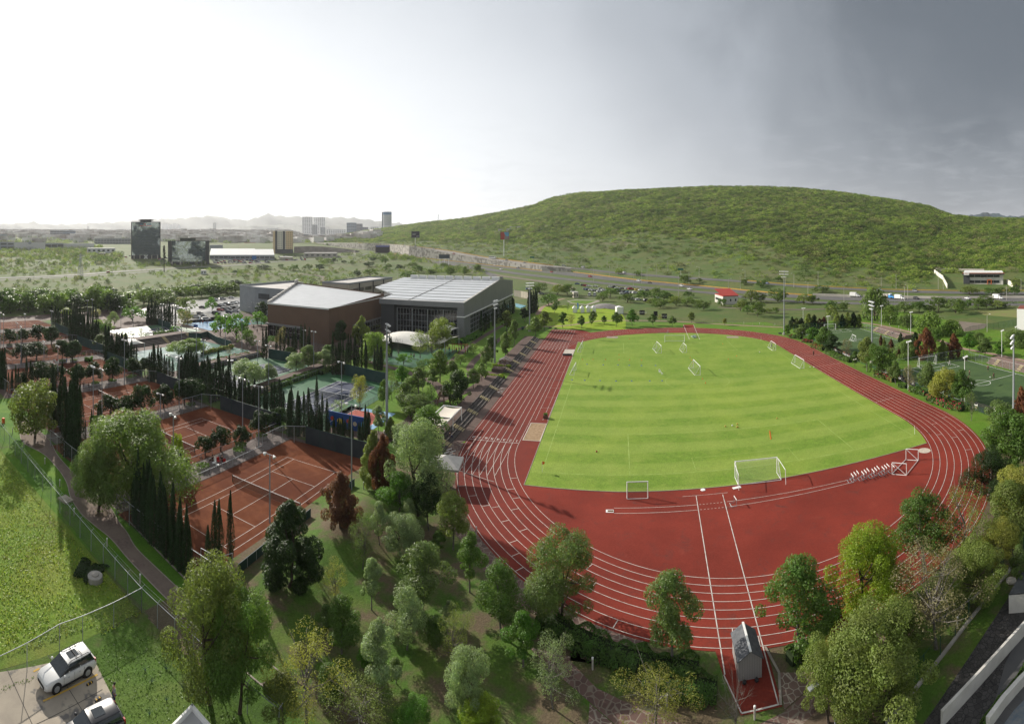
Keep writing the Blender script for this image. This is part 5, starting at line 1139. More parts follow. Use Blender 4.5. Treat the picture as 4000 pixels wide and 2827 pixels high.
def hedge(label,P,w,h,col='hedge',flowers=0,seed=0,name='hedge',group='clipped hedges'):
 """leafy strip along a polyline"""
 g=np.random.default_rng(seed+90);P=[Vector(p[:2])for p in P];o=Vector((P[0].x,P[0].y,float(terr_xy(P[0].x,P[0].y))))
 L=[(b-a).length for a,b in zip(P[:-1],P[1:])];tot=sum(L);d=math.hypot(o.x-CX,o.y-CY)
 n=int(min(14000,tot*(w+2*h)*(90 if d<80 else 22 if d<180 else 9)));s=.20 if d<80 else.42 if d<180 else.7
 t=g.random(n)*tot;c=np.cumsum([0]+L);i=np.clip(np.searchsorted(c,t)-1,0,len(L)-1)
 A=np.array([(p.x,p.y)for p in P]);f=((t-c[i])/np.array(L)[i])[:,None];B=A[i]*(1-f)+A[i+1]*f
 u=(A[i+1]-A[i])/np.array(L)[i][:,None];nn=np.stack([-u[:,1],u[:,0]],1)
 a=g.random(n)*math.pi;lum=1+.14*np.sin(t*1.3+seed)+.1*np.sin(t*3.1)
 off=np.sign(np.cos(a))*np.abs(np.cos(a))**.5*w/2*lum;zz=np.abs(np.sin(a))**.5*h*lum
 X=B+nn*off[:,None];Pp=np.stack([X[:,0]-o.x,X[:,1]-o.y,zz],1)
 Nn=np.stack([nn[:,0]*np.cos(a),nn[:,1]*np.cos(a),np.sin(a)+.3],1)
 V,Q=cards(Pp,Nn,s,g,.7,.6)
 r=empty(name,tuple(o),0,label,name,group)
 ob=npmesh('foliage',V,Q,LEAF,r);cc=GREENS[col];ob.color=(*cc,1)
 b=MB()
 for p,q in zip(P[:-1],P[1:]):
  b.box(((p.x+q.x)/2-o.x,(p.y+q.y)/2-o.y,h*.38),((q-p).length,w*.62,h*.7),math.atan2(q.y-p.y,q.x-p.x))
 b.build('core',mat('hedge_core',(.02,.035,.01),1.),r)
 if flowers:
  k=g.choice(n,int(n*flowers));V,Q=cards(Pp[k]+np.array([0,0,.08]),Nn[k],s*1.0,g,.8,.6);fo=npmesh('blossom',V,Q,LEAF,r);fo.color=(.38,.02,.07,1)
hedge('wide dark clipped hedge between the track bend and the flagstone walk',[(-27.6,-84.9),(-23,-87.2),(-18,-89.6),(-13.2,-91.0)],2.6,1.5,seed=1)
hedge('clipped hedge block at the corner of the shed path',[(-17.8,-91.2),(-14.6,-92.2),(-11.9,-92.9)],2.2,1.4,seed=2)
hedge('dark square hedge beside the shed',[(-5.0,-91.4),(-2.9,-90.6)],1.5,1.3,'hedge',seed=3)
hedge('low hedge in shade on the soil strip past the shed',[(-1.5,-89.6),(1.5,-87.6)],1.2,1.0,seed=4)
hedge('magenta flower bed between the first two strip trees',[at('H',*p)[:2]for p in((490,385),(560,395))],1.6,.9,'green',.5,5)
hedge('leafy shrub bed at the start of the soccer fence',[at('H',*p)[:2]for p in((385,350),(480,362))],2.0,1.2,'green',.03,6)
hedge('red-tinged shrub bed along the soccer fence',[at('H',*p)[:2]for p in((575,430),(665,458))],2.2,1.3,'olive',.10,7)
hedge('long green shrub bed below the sponsor banner',[at('H',*p)[:2]for p in((690,480),(790,525),(885,555))],2.0,1.3,'green',0,8)
hedge('red blossoming shrub bed below the widest strip tree',[at('H',*p)[:2]for p in((1080,665),(1160,685),(1240,715))],1.8,1.2,'olive',.16,9)
hedge('short round shrub bed beside the slim light pole',[at('H',*p)[:2]for p in((1275,755),(1340,765))],1.6,1.2,'green',0,10)
hedge('green shrub bed before the near soccer goal',[at('H',*p)[:2]for p in((1370,785),(1500,830))],1.8,1.3,'green',.02,11)
hedge('magenta-flecked shrub bed below the yellow-green broad tree',[at('H',*p)[:2]for p in((1515,860),(1600,895),(1700,930),(1800,950))],2.2,1.6,'green',.12,12)
hedge('clipped hedge on the brick planter beside the gazebo',[at('U',*p)[:2]for p in((1725,290),(1945,305))],1.4,1.2,'lime',0,13)
hedge('yellow and green planted wedge at the head of the long bleacher',[at('U',*p)[:2]for p in((1620,400),(1740,410),(1865,425))],1.8,.9,'lime',0,14)
hedge('curved bright hedge at the foot of the hall corner',[at('S',*p)[:2]for p in((1290,965),(1390,930),(1460,900),(1560,850))],2.6,1.5,'bright',0,15)
hedge('dark hedge along the steps of the green hard court',[at('D',*p)[:2]for p in((880,1010),(1180,950))],1.6,1.2,'hedge',0,16)
hedge('dark hedge along the steps of the navy court',[at('D',*p)[:2]for p in((1175,930),(1450,840))],1.8,1.3,'hedge',0,17)
hedge('planting bed between the plaza and the green hard court',[at('D',*p)[:2]for p in((350,745),(520,690),(700,655),(850,640))],3.5,1.1,'green',.04,18)
hedge('long curved hedge beside the wet court plaza',[at('D',*p)[:2]for p in((240,640),(420,595),(560,565))],1.8,1.2,'olive',.02,19)
hedge('bed of shrubs between navy court and park walk',[at('D',*p)[:2]for p in((1480,850),(1620,790))],2.5,1.2,'green',0,20)
hedge('mixed shrubs under the terrace edge of the upper courts',[at('C',*p)[:2]for p in((1620,430),(1750,420),(1850,400))],2.0,1.1,'green',0,21)
hedge('creeper bank growing at the old well',[at('I',*p)[:2]for p in((760,1420),(860,1440),(960,1500))],3.4,.45,'dark',0,22)
hedge('ficus hedge box at the foot of the fourth terrace',[at('C',*p)[:2]for p in((892,705),(980,705))],1.8,1.3,'bright',0,23)
hedge('low hedge beside the fenced clay court gate',[at('C',*p)[:2]for p in((960,1345),(1090,1320))],1.2,1.0,'bright',0,24)
def planter(r,x,y,sz,label):
 X,Y,Z=at(r,x,y);p=empty('planter',(X,Y,.06),0,label,'planter','terrace planters')
 MB().prism([(sz*math.cos(R(a)),sz*math.sin(R(a)))for a in range(22,382,45)],0,.55).build('box',CONC,p)
 g=np.random.default_rng(int(x));a=g.random(260)*6.28;q=np.sqrt(g.random(260))*sz
 V,Q=cards(np.stack([q*np.cos(a),q*np.sin(a),.5+.35*g.random(260)],1),np.tile([0,0,1.],(260,1)),.3,g);o=npmesh('plants',V,Q,LEAF,p);o.color=(*GREENS['green'],1)
for i,(r,x,y)in enumerate((('D',870,1520),('D',1060,1430),('D',650,1620),('K',280,250),('I',1755,530),('I',1980,460),('C',1190,935),('C',1010,960),('C',660,720),('C',780,715),('C',100,550),('C',1400,885),('C',1370,900),('C',1520,1280),('D',120,1190))):
 planter(r,x,y,1.15,'octagonal planter at the trunk of the '+ORD[i]+' terrace ficus from the nearest windscreen')
MESHM=seethrough('chain_link',(.10,.12,.11),.22);MESHG=seethrough('green_mesh',(.015,.07,.05),.30)
SCRN=mat('windscreen',(.022,.055,.05),.85,(.035,.07,.062),.5);SCRB=mat('dark_windscreen',(.028,.036,.042),.85,(.04,.05,.055),.5)
POSTM={}
def fence(label,P,h,step=3.,m=MESHM,pm=STEEL,rail=.04,name='fence',pr=.04,z=0.,cap=True,group='fences',arm=False):
 P=[Vector(p[:2])for p in P];o=P[0];zo=float(terr_xy(o.x,o.y))+z
 r=empty(name,(o.x,o.y,zo),0,label,'fence' if name!='windscreen' else 'windscreen',group)
 key=(h,pr,pm.name,arm)
 if key not in POSTM:
  mb=MB();mb.tube((0,0,-.3),(0,0,h),pr,pr,5)
  if arm:mb.tube((0,0,h),(.15,.3,h+.35),pr*.8,pr*.6,4)
  me=bpy.data.meshes.new('post');me.from_pydata([tuple(v)for v in mb.v],[],mb.f);me.materials.append(pm);POSTM[key]=me
 pn,rl=MB(),MB();cnt=0
 for a,b in zip(P[:-1],P[1:]):
  L=(b-a).length;n=max(1,round(L/step))
  for i in range(n+1):
   if i==n and b is not P[-1]:continue
   q=a.lerp(b,i/n);zq=float(terr_xy(q.x,q.y))+z-zo
   if cnt<100:
    po=bpy.data.objects.new('post',POSTM[key]);COL.objects.link(po);po.parent=r;po.location=(q.x-o.x,q.y-o.y,zq);cnt+=1
  for i in range(n):
   q0,q1=a.lerp(b,i/n),a.lerp(b,(i+1)/n);z0,z1=float(terr_xy(q0.x,q0.y))+z-zo,float(terr_xy(q1.x,q1.y))+z-zo
   x0,y0,x1,y1=q0.x-o.x,q0.y-o.y,q1.x-o.x,q1.y-o.y
   pn.add([(x0,y0,z0+.02),(x1,y1,z1+.02),(x1,y1,z1+h-.02),(x0,y0,z0+h-.02)],[(0,1,2,3)])
   rl.tube((x0,y0,z0+h),(x1,y1,z1+h),rail,rail,5,False)
   if arm:
    for dz,dy in((.15,.12),(.33,.28)):rl.tube((x0,y0+dy,z0+h+dz),(x1,y1+dy,z1+h+dz),.012,.012,3,False)
 pn.build('panel' if name=='windscreen' else 'mesh',m,r);rl.build('rail',pm,r)
 return r
fence('long chain-link boundary fence beside the gravel path',[(-125,-100.6),(-110.4,-101.4),(-93.5,-102.3),(-80,-103.0),(-70.5,-103.5),(-62.06,-104.0),(-54,-104.0),(-44,-104.2)],2.5,3.1,arm=True,rail=.035)
fence('chain-link fence between the wild field and the parking corner',[(-62.06,-104.0),(-61.9,-107.5),(-61.9,-111),(-62.0,-113.4),(-61.2,-117),(-60.4,-121.5),(-59.8,-135)],2.5,3.3,rail=.035)
for i,(x0,x1,y0,y1,cx,cy_)in enumerate(CLAYS[:6]):
 nm=CN[i]
 fence('dark windscreen panel wall at the back of the '+nm,[(x0+3.4,y1+.2),(x1+1.2,y1-.4)],3.2,3.5,SCRB if i<3 else SCRN,GREENM,name='windscreen',group='tennis windscreens')
 fence('wire fence closing the corner of the '+nm,[(x0+3.4,y1+.2),(x0-.3,y1-2.2),(x0-.3,y1-8)],3.2,2.5)
 fence('low wire fence along the terrace side of the '+nm,[(x0-.3,y1-8),(x0-.3,y0)],1.3,2.6)
 if i:fence('low wire fence on the far terrace side of the '+nm,[(x1+.3,y1),(x1+.3,y0)],1.3,2.6)
 fence('high wire fence at the path end of the '+nm,[(x0,y0-.2),(x1,y0-.2)],3.0,3.)
for i,P in enumerate((((-59.4,-92.5),(-59.6,-87.5)),((-59.6,-83),(-59.5,-78)),((-59.3,-72.6),(-59.0,-67)))):
 fence(('lowest','middle','highest')[i]+' short green screen panel beside the flagstone walk',P,1.2,1.6,SCRN,STEEL,name='windscreen',group='side screens of the nearest clay court')
fence('tall wire gate frame at the corner of the nearest clay court',[(-62.6,-95.3),(-60,-95.1),(-59.3,-93.5)],3.0,1.7)
sheet('path',[(-59.2,-96.6),(-57.2,-96.6),(-56.4,-64.5),(-58.6,-64.5)],.07,FLAG)
kb=MB();seg_line(kb,(-57.1,-96.6),(-56.3,-64.4),.16,.14);kb.build('kerb',KERB)['kind']='structure'
fence('dark green windscreen behind the wet navy court',[(-97.5,-10.2),(-80,-14)],3.2,3.4,SCRN,GREENM,name='windscreen',group='tennis windscreens')
fence('green windscreen with a yellow ball mark at the green hard court',[(-126,-7.4),(-113,-7.2)],3.2,3.2,SCRN,GREENM,name='windscreen',group='tennis windscreens')
fence('low wire fence on the park side of the navy court',[(-75.7,-49),(-75.7,-12)],1.5,2.8)
fence('low wire fence along the steps of the navy court',[(-101.8,-48),(-101.8,-10)],1.3,2.8)
fence('low wire fence along the steps of the green hard court',[(-129.8,-42),(-129.8,-8)],1.3,2.8)
fence('dark green curved screen around the wet court plaza',[at('D',*p)[:2]for p in((100,470),(230,470),(300,450),(390,510),(550,560))],2.4,3,SCRN,GREENM,name='windscreen',group='tennis windscreens')
fence('green windscreen in front of the palisade',[at('C',*p)[:2]for p in((1545,315),(1640,310),(1800,365))],2.8,3,SCRN,GREENM,name='windscreen',group='tennis windscreens')
fence('railing along the top of the dark tiers',[(-178,-33),(-178,-2)],1.1,2.5)
fence('wire fence of the basketball court beside the car park',[(-206,19),(-206,48),(-186,61)],3,3.5)
fence('green fence on the track side of both soccer courts',[(53.2,68),(53.6,45),(53.7,27),(53.6,0),(53.6,-24),(53.7,-45),(54.5,-60)],1.2,3.,MESHG,GREENM)
fence('high wire fence behind the near goal line',[(56,-6.3),(84.9,-6.3)],3.0,3.6,MESHM)
fence('tall wire fence along the near soccer bleachers',[(85.2,-5.8),(85.2,-40)],2.4,3.0)
fence('tall wire fence along the far soccer bleachers',[(84.6,66),(84.6,30)],2.2,3.0)
fence('green wire fence behind the far goal',[(53.4,68),(62,68.4),(84,66.5)],3.0,3.2,MESHG,GREENM)
fence('green fence post row around the dry lot',[at('V',*p)[:2]for p in((1420,1270),(1490,1235),(1620,1210),(1840,1180),(2070,1140),(2185,1110))],3.0,3.8,MESHG,GREENM)
fence('fence of green posts above the cobbled lane',[(-3.5,-101.2),(.1,-99.8),(4.94,-98.1),(12.42,-95.3),(21.7,-92.3),(30,-89.5)],2.1,2.6,seethrough('fine_wire',(.02,.06,.045),.06),GREENM,rail=.015,pr=.045)
fence('low wooden stake fence beyond the far bend',[at('G',*p)[:2]for p in((1440,215),(1760,232),(2030,255),(2296,275))]+[at('H',*p)[:2]for p in((340,268),)],1.1,5,seethrough('thin_wire',(.2,.18,.14),.10),mat('weathered_wood',(.30,.27,.23),.9),rail=.015)
fence('wire fence along the service road',[at('V',*p)[:2]for p in((200,790),(700,800),(1100,812),(1500,815),(2200,800))],2.2,3.6)
MURAL=mat('mural_blue',(.02,.06,.22),.7,(.03,.09,.30),.4)
r=empty('mural_wall',(-77.5,-46.2,0),0,'blue painted mural wall with faded figures behind the cypresses','wall')
MB().box((4.9,0,1.5),(10.0,.25,3.0)).build('wall',MURAL,r)
for x,z,c,w,h_ in((1.2,1.6,(.5,.06,.04),.9,1.2),(3.0,1.3,(.55,.42,.05),1.3,1.0),(5.0,1.7,(.5,.07,.05),.8,1.3),(6.6,1.4,(.6,.5,.35),.9,1.4),(8.4,1.5,(.05,.25,.5),1.1,1.2)):
 mb=MB();mb.lathe([(w*.5,-.02),(w*.5,.02)],(x,-.15,z),12,(0,1,0));mb.build('painted_patch',mat('paint_%d'%int(x*10),c,.8),r)
BNR=mat('banner_black',(.016,.016,.018),.75,(.03,.03,.033),1.5);ORG=mat('banner_orange',(.62,.13,.05),.7);BWH=mat('banner_white',(.75,.74,.72),.7)
def banner(label,P0,P1,h,texts,z0=.1,m=None,face=-1):
 P0=Vector(P0[:2]);P1=Vector(P1[:2]);d=P1-P0;L=d.length;a=math.atan2(d.y,d.x)
 r=empty('banner',(P0.x,P0.y,float(terr_xy(P0.x,P0.y))),a,label,'banner','sponsor cloths')
 n=10;V=[]
 for i in range(n+1):
  s=.04*math.sin(i*1.9);V+=[(L*i/n,s,z0),(L*i/n,s,z0+h+.08*math.sin(i*2.3))]
 V2=[(x,y+.05,z)for x,y,z in V];b=MB();k=len(V)
 b.add(V+V2,[(2*i,2*i+2,2*i+3,2*i+1)for i in range(n)]+[(k+2*i+1,k+2*i+3,k+2*i+2,k+2*i)for i in range(n)]);b.build('cloth',m or BNR,r)
 for t_,x,zz,s,mm in texts:
  o=text_mesh(t_,s,mm,r);o.location=(x*L,face*.10,z0+zz*h);o.rotation_euler=(R(90),0,0 if face<0 else math.pi)
 return r
WRD=(('WANDA',.62,ORG),('MUNDIAL',.30,BWH))
def bt(k):return[('~~',k,.78,1.1,ORG),('MUNDIAL',k,.38,.7,BWH)]
banner('black sponsor cloth, first along the fence beside the far court',(53.3,27),(53.3,20),1.5,bt(.3)+bt(.75))
banner('black sponsor cloth beside the half-bare tree',(53.3,19.5),(53.3,13),1.5,bt(.3)+bt(.8))
banner('black sponsor cloth behind the widest strip tree',(53.4,-7),(53.4,-13.5),1.5,bt(.2)+bt(.7))
o=banner('black sponsor cloth between the narrow pale tree and the light pole',(53.4,-14),(53.4,-24.5),1.6,bt(.25)+[('NETA',.86,.5,.8,BWH)])
o=banner('black sponsor cloth with a shield crest near the dense upright tree',(54.0,-46.2),(54.5,-53.2),1.9,[('NETA',.85,.5,.8,BWH)])
def crest(par,x,z,s):
 b=MB();b.add([(x-.5*s,-.09,z+.55*s),(x+.5*s,-.09,z+.55*s),(x+.5*s,-.09,z),(x,-.09,z-.65*s),(x-.5*s,-.09,z)],[(0,1,2,3,4)]);b.build('crest',BWH,par)
 b=MB()
 for k in range(3):b.add([(x+(-.36+.3*k)*s,-.10,z+.15*s),(x+(-.22+.3*k)*s,-.10,z+.15*s),(x+(-.22+.3*k)*s,-.10,z-.35*s),(x+(-.36+.3*k)*s,-.10,z-.35*s)],[(0,1,2,3)])
 b.build('crest_stripes',mat('banner_gold',(.6,.32,.04),.7),par)
 b=MB();b.add([(x-.42*s,-.10,z+.48*s),(x,-.10,z+.30*s),(x+.42*s,-.10,z+.48*s),(x+.2*s,-.10,z+.62*s),(x-.2*s,-.10,z+.62*s)],[(0,1,2,3,4)]);b.build('crest_wings',BNR,par)
crest(o,2.0,1.05,1.1)
banner('white banner with a faded motley print at the end of the fence',(54.5,-53.5),(55.0,-58.5),2.0,[],m=BWH)
for r_,x0,x1,y,lb,tx in(('E',1373,1420,1215,'black sponsor cloth standing beyond the far bend','MUNDIAL'),('E',1500,1535,1225,'small folded black cloth between the two sponsor cloths',''),('E',1572,1620,1248,'second black sponsor cloth beyond the far bend','NETA')):
 a_,c_=at(r_,x0,y),at(r_,x1,y);banner(lb,a_,c_,2.4,[(tx,.5,.5,1.1,BWH)]if tx else[],0.)
r=empty('garden_shed',(-8.75,-91.9,.06),R(-3),'grey ribbed garden shed with a dark shingle roof at the track edge','shed');r.scale=(.98,.98,.9)
SHW=clad('shed_siding',(.28,.27,.26),(.09,.09,.09),.22,0,.6,0.,.7);SHR=mat('shingles',(.06,.065,.075),.7,(.11,.115,.125),2.2)
b=MB();b.add([(-1.05,0,0),(1.05,0,0),(1.05,0,1.95),(0,0,2.7),(-1.05,0,1.95),(-1.05,3.2,0),(1.05,3.2,0),(1.05,3.2,1.95),(0,3.2,2.7),(-1.05,3.2,1.95)],[(0,1,2,3,4),(9,8,7,6,5),(1,6,7,2),(5,0,4,9)]);b.build('wall',SHW,r)
b=MB()
for s in(-1,1):b.add([(0,-.15,2.80),(s*1.2,-.15,1.90),(s*1.2,3.35,1.90),(0,3.35,2.80),(0,-.15,2.74),(s*1.2,-.15,1.84),(s*1.2,3.35,1.84),(0,3.35,2.74)],[(0,1,2,3),(4,5,6,7),(0,1,5,4),(1,2,6,5),(2,3,7,6)])
rf=b.build('roof',SHR,r);MB().bb(-.10,.10,-.17,3.37,2.78,2.86).build('ridge_cap',WHITE,rf)
for s in(-.6,.5):MB().ball((s,-.35,.18),.2,8,5).build('weight',BLACK,r)
r=empty('wooden_gazebo',at('U',1875,280),R(5),'small slatted wooden gazebo with a glass pitched roof','gazebo')
WOOD=mat('timber',(.16,.09,.055),.8,(.10,.06,.04),3.)
b=MB()
for x in(-1.5,0,1.5):
 for y in(-1.3,1.3):b.bb(x-.07,x+.07,y-.07,y+.07,0,2.3)
for z in(.4,.7,1.0,2.25):
 b.bb(-1.5,1.5,-1.34,-1.28,z-.05,z+.05);b.bb(-1.54,-1.48,-1.3,1.3,z-.05,z+.05);b.bb(1.48,1.54,-1.3,1.3,z-.05,z+.05)
b.build('frame',WOOD,r)
for k in range(6):
 mb=MB();y=-1.5+k*.6
 for s in(-1,1):mb.tube((s*1.8,y,2.2),(0,y,3.1),.05,.05,4)
 mb.build('rafter',WHITE if k%2 else WOOD,r)
r=empty('climbing_frame',at('U',1095,745),R(20),'wooden log pyramid climbing frame on the park lawn','play equipment')
for k in range(8):
 a=k*math.pi/4;mb=MB();mb.tube((2.3*math.cos(a),1.9*math.sin(a),0),(.35*math.cos(a+.3),.3*math.sin(a+.3),4.3),.13,.10,6);mb.build('log',WOOD,r)
b=MB();b.bb(-1,1,-.9,.9,1.9,2.0);b.build('deck',WOOD,r)
def rail_swing():
 X,Y,Z=at('S',1210,1070);r=empty('swing_set',(X,Y,0),0,'red framed climbing set with wooden posts below the low tensile roof','play equipment')
 RED=mat('red_pipe',(.35,.03,.02),.5)
 for k in range(5):MB().poly([(-5+k*2.4,0,0),(-5+k*2.4,0,2.8),(-5+k*2.4,2.2,2.8),(-5+k*2.4,2.2,0)],.08,5).build('arch',RED,r)
 MB().tube((-5,1.1,2.8),(4.6,1.1,2.8),.07,.07,5).build('crossbar',RED,r)
rail_swing()
def zpts(r_,pts,z):return[at(r_,x,y,z)[:2]for x,y in pts]
TILE=mat('terrace_tile',(.075,.075,.078),.8,(.095,.093,.09),.4)
wt=zpts('Q',[(1460,1330),(1840,905),(2075,640),(2330,385)],1.25)
wb=zpts('Q',[(1625,1330),(1990,930),(2175,720),(2330,545)],0.)
def wallstrip(name,label,L0,h,th=.22,m=PLAST,z=0.,cat='wall'):
 b=MB();A,B=ribbon_xy(L0,th)
 for i in range(len(A)-1):b.prism([tuple(A[i]),tuple(A[i+1]),tuple(B[i+1]),tuple(B[i])],z,z+h)
 return tag(b.build(name,m),label,cat)
wallstrip('parapet_wall','long white plastered parapet above the cobbled lane',wb,1.25)
sheet('terrace',wb+zpts('Q',[(2500,700),(2400,1400),(1700,1400)],0.),.025,TILE)
jl=MB()
for k in range(7):
 a_,c_=zpts('Q',[(1750+k*105,1330-k*75),(2010+k*105,1480-k*60)],0.);seg_line(jl,a_,c_,.035,.034)
jl.build('terrace_joints',MATS['joint'])['kind']='structure'
hp=zpts('Q',[(1950,1345),(2080,1180),(2210,1010),(2320,860)],0.)
hedge('narrow clipped hedge along the tiled terrace',hp,.5,.45,'green',0,30)
w2=zpts('Q',[(2000,1350),(2130,1170),(2260,1020),(2380,900)],0.)
wallstrip('parapet_wall','second white plastered wall behind the terrace hedge',w2,.9,.35)
sheet('water',[tuple(p)for p in zpts('Q',[(2110,1345),(2215,1200),(2400,1010),(2450,1300)],0.)],.05,mat('blue_tile',(.10,.13,.16),.4,(.16,.17,.17),3.))
bx=zpts('Q',[(2172,412),(2320,400),(2420,300),(2290,200)],0.)
b=MB();b.prism(bx,0,1.9);rr_=tag(b.build('white_utility_block',PLAST),'white plastered block with a dark flat roof at the lane','building')
b=MB();b.prism([(p[0],p[1])for p in bx],1.92,2.05);o=b.build('roof',DKGR,rr_)
X,Y,Z=at('Q',2192,150);b=MB();b.lathe([(.58,0),(.58,.16),(.28,.2)],(0,0,0),20);o=b.build('manhole_ring',CONC);o.location=(X,Y,.04);tag(o,'round concrete manhole ring in the cobbled lane','manhole')
X,Y,Z=at('J',948,175);r=empty('concrete_well',(X,Y,0),0,'round concrete well with a cracked lid in the creeper','well');MB().lathe([(.85,0),(.85,.6),(.8,.66)],(0,0,0),20).build('ring',CONC,r);MB().lathe([(.42,.64),(.38,.78),(.1,.84)],(0,0,0),12).build('lid',mat('pale_lid',(.3,.28,.25),.8),r)
X,Y,Z=at('I',640,760);b=MB();b.box((0,0,.12),(2.0,1.5,.24),R(10));b.box((0,0,.27),(1.2,.9,.06),R(10));o=b.build('concrete_cover',mat('pale_cover',(.42,.38,.32),.9,(.3,.27,.22),2.));o.location=(X,Y,.02);tag(o,'square concrete inspection cover between path and fence','cover')
hp=zpts('J',[(1830,1455),(1915,1405),(2010,1500),(2095,1620),(1690,1620)],2.0)
r=empty('lower_house',(*zpts('J',[(1900,1640)],0.)[0],0),0,'white parapet corner of a small flat-roofed house at the lower edge','house')
P_=zpts('J',[(1915,1420),(2110,1640),(1700,1640)],2.2);O=r.location
b=MB()
P4=[P_[0],P_[1],(P_[1][0]-1,P_[1][1]-3),(P_[2][0]-1,P_[2][1]-3),P_[2]]
for p,q in zip(P4,P4[1:]+P4[:1]):b.box(((p[0]+q[0])/2-O.x,(p[1]+q[1])/2-O.y,1.15),(math.hypot(q[0]-p[0],q[1]-p[1])+.1,.16,2.3),math.atan2(q[1]-p[1],q[0]-p[0]))
b.build('wall',WHITE,r);b=MB();b.add([(p[0]-O.x,p[1]-O.y,1.9)for p in P4],[tuple(range(5))]);b.build('roof',mat('grey_roof_deck',(.4,.4,.4),.8),r)
HWY=mat('highway_asphalt',(.105,.103,.10),.8,(.14,.135,.13),.12,spec=.2);WETR=mat('wet_road',(.22,.21,.20),.8,(.16,.155,.15),.1,spec=.15)
YEL=mat('yellow_barrier',(.55,.33,.05),.7,(.42,.26,.06),.3);CONCW=mat('pale_concrete',(.50,.47,.42),.85,(.40,.37,.33),.1)
def band(name,top,bot,m,off=.12,n=90,kind='structure'):
 """road surface between two photo-traced edges, laid on the terrain"""
 x0,x1=max(top[0][0],bot[0][0]),min(top[-1][0],bot[-1][0]);V=[]
 for px in np.linspace(x0,x1,n):
  for t_ in(bot,top):
   d=ray(px,I_(t_,px));X,Y=pol(px,d);V.append((X,Y,float(terr((px-2000)/FP,d))+off))
 b=MB();b.add(V,[(2*i,2*i+2,2*i+3,2*i+1)for i in range(n-1)]);o=b.build(name,m);o['kind']=kind;return o
def pathpx(name,pts,w,m,off=.1):
 P=catmull([at(r,x,y)[:2]for r,x,y in pts],8);return ribbon(name,P,w,m,off)
V,V2,VY=[],[],[]
PXS=list(np.linspace(1240,4300,260))
def dd_(px):db=float(plain_d(I_(_WB,px)));gap=1.2 if px<2200 else(1.2+(px-2200)*.16 if px<2300 else 17.);return db,db+gap,db+gap+14
b=MB()
for px in PXS:
 db,d2,d3=dd_(px)
 for d in(d2+.4,d3-.3):X,Y=pol(px,d);V.append((X,Y,float(terr((px-2000)/FP,d))+.15))
b.add(V,[(2*i,2*i+2,2*i+3,2*i+1)for i in range(len(PXS)-1)]);b.f,f2=b.f[84:],b.f[:86];b.build('highway',HWY)['kind']='structure'
b.f=f2;b.build('highway',mat('pale_deck',(.26,.24,.215),.85,(.20,.19,.17),.1))['kind']='structure'
MB_=[(1727,1022),(1900,1040),(2118,1064),(2248,1080),(2423,1100),(2640,1120),(2815,1133),(2900,1148),(3082,1162),(3235,1172),(3475,1178),(4300,1178)]
WB2=[(a,b_+2)for a,b_ in _WB if a>=1700]
band('highway',[(1727,1015)]+WB2[1:],MB_,HWY)
ST=[(1523,988.7),(1640,1007),(1771,1029),(1900,1046),(2031,1066),(2161,1081),(2292,1095),(2466,1115),(2640,1130),(2836,1145),(2900,1155),(3082,1172),(3187,1178),(3427,1182),(3714,1185),(4300,1185)]
SB=[(1523,996),(1684,1025),(1814,1043),(1900,1056),(2031,1074),(2161,1089),(2335,1108),(2553,1130),(2727,1143),(2900,1165),(3082,1180),(3187,1186),(3427,1191),(3714,1194),(4300,1196)]
band('service_road',ST,SB,HWY,.14)
def barrier(name,label,line,h,w,m,off=0.,n=80,cat='barrier',step=2.0):
 b=MB();A=[]
 for px in np.linspace(line[0][0],line[-1][0],n):
  d=ray(px,I_(line,px))+step;X,Y=pol(px,d);A.append((X,Y,float(terr((px-2000)/FP,d))))
 for p,q in zip(A[:-1],A[1:]):
  u=Vector((q[0]-p[0],q[1]-p[1])).normalized();nn=Vector((-u.y,u.x))*w/2
  b.add([(p[0]+nn.x,p[1]+nn.y,p[2]-.3),(p[0]-nn.x,p[1]-nn.y,p[2]-.3),(q[0]-nn.x,q[1]-nn.y,q[2]-.3),(q[0]+nn.x,q[1]+nn.y,q[2]-.3),(p[0]+nn.x,p[1]+nn.y,p[2]+h),(p[0]-nn.x,p[1]-nn.y,p[2]+h),(q[0]-nn.x,q[1]-nn.y,q[2]+h),(q[0]+nn.x,q[1]+nn.y,q[2]+h)],[(0,4,5,1),(4,7,6,5),(7,3,2,6),(1,5,6,2),(0,3,7,4)])
 return tag(b.build(name,m),label,cat,'highway barriers')
barrier('highway_barrier','yellow painted kerb barrier along the far side of the lower carriageway',[(2240,1064),(2510,1097),(2771,1121),(2900,1134),(3015,1145),(3173,1155)],.9,.5,YEL,step=0)
barrier('highway_barrier','white concrete barrier continuing the yellow kerb below the storm cloud',[(3175,1154),(3369,1161),(3666,1166),(4250,1162)],1.6,.5,CONCW,step=0)
barrier('highway_barrier','yellow kerb at the foot of the ribbed retaining wall',[(1530,990),(1597,1003),(1727,1016),(1900,1034),(2118,1058)],.8,.5,YEL,step=-1)
barrier('highway_barrier','yellow kerb along the far edge of the raised carriageway',[(1400,951),(1510,955),(1640,965),(1771,983),(1900,1006),(2161,1039)],1.0,.5,YEL,step=1)
barrier('road_kerb','ochre kerb line beyond the upper road below the storm cloud',[(2900,1095),(3044,1108),(3283,1123),(3475,1132),(3762,1137),(4250,1134)],.5,.5,YEL,step=1)
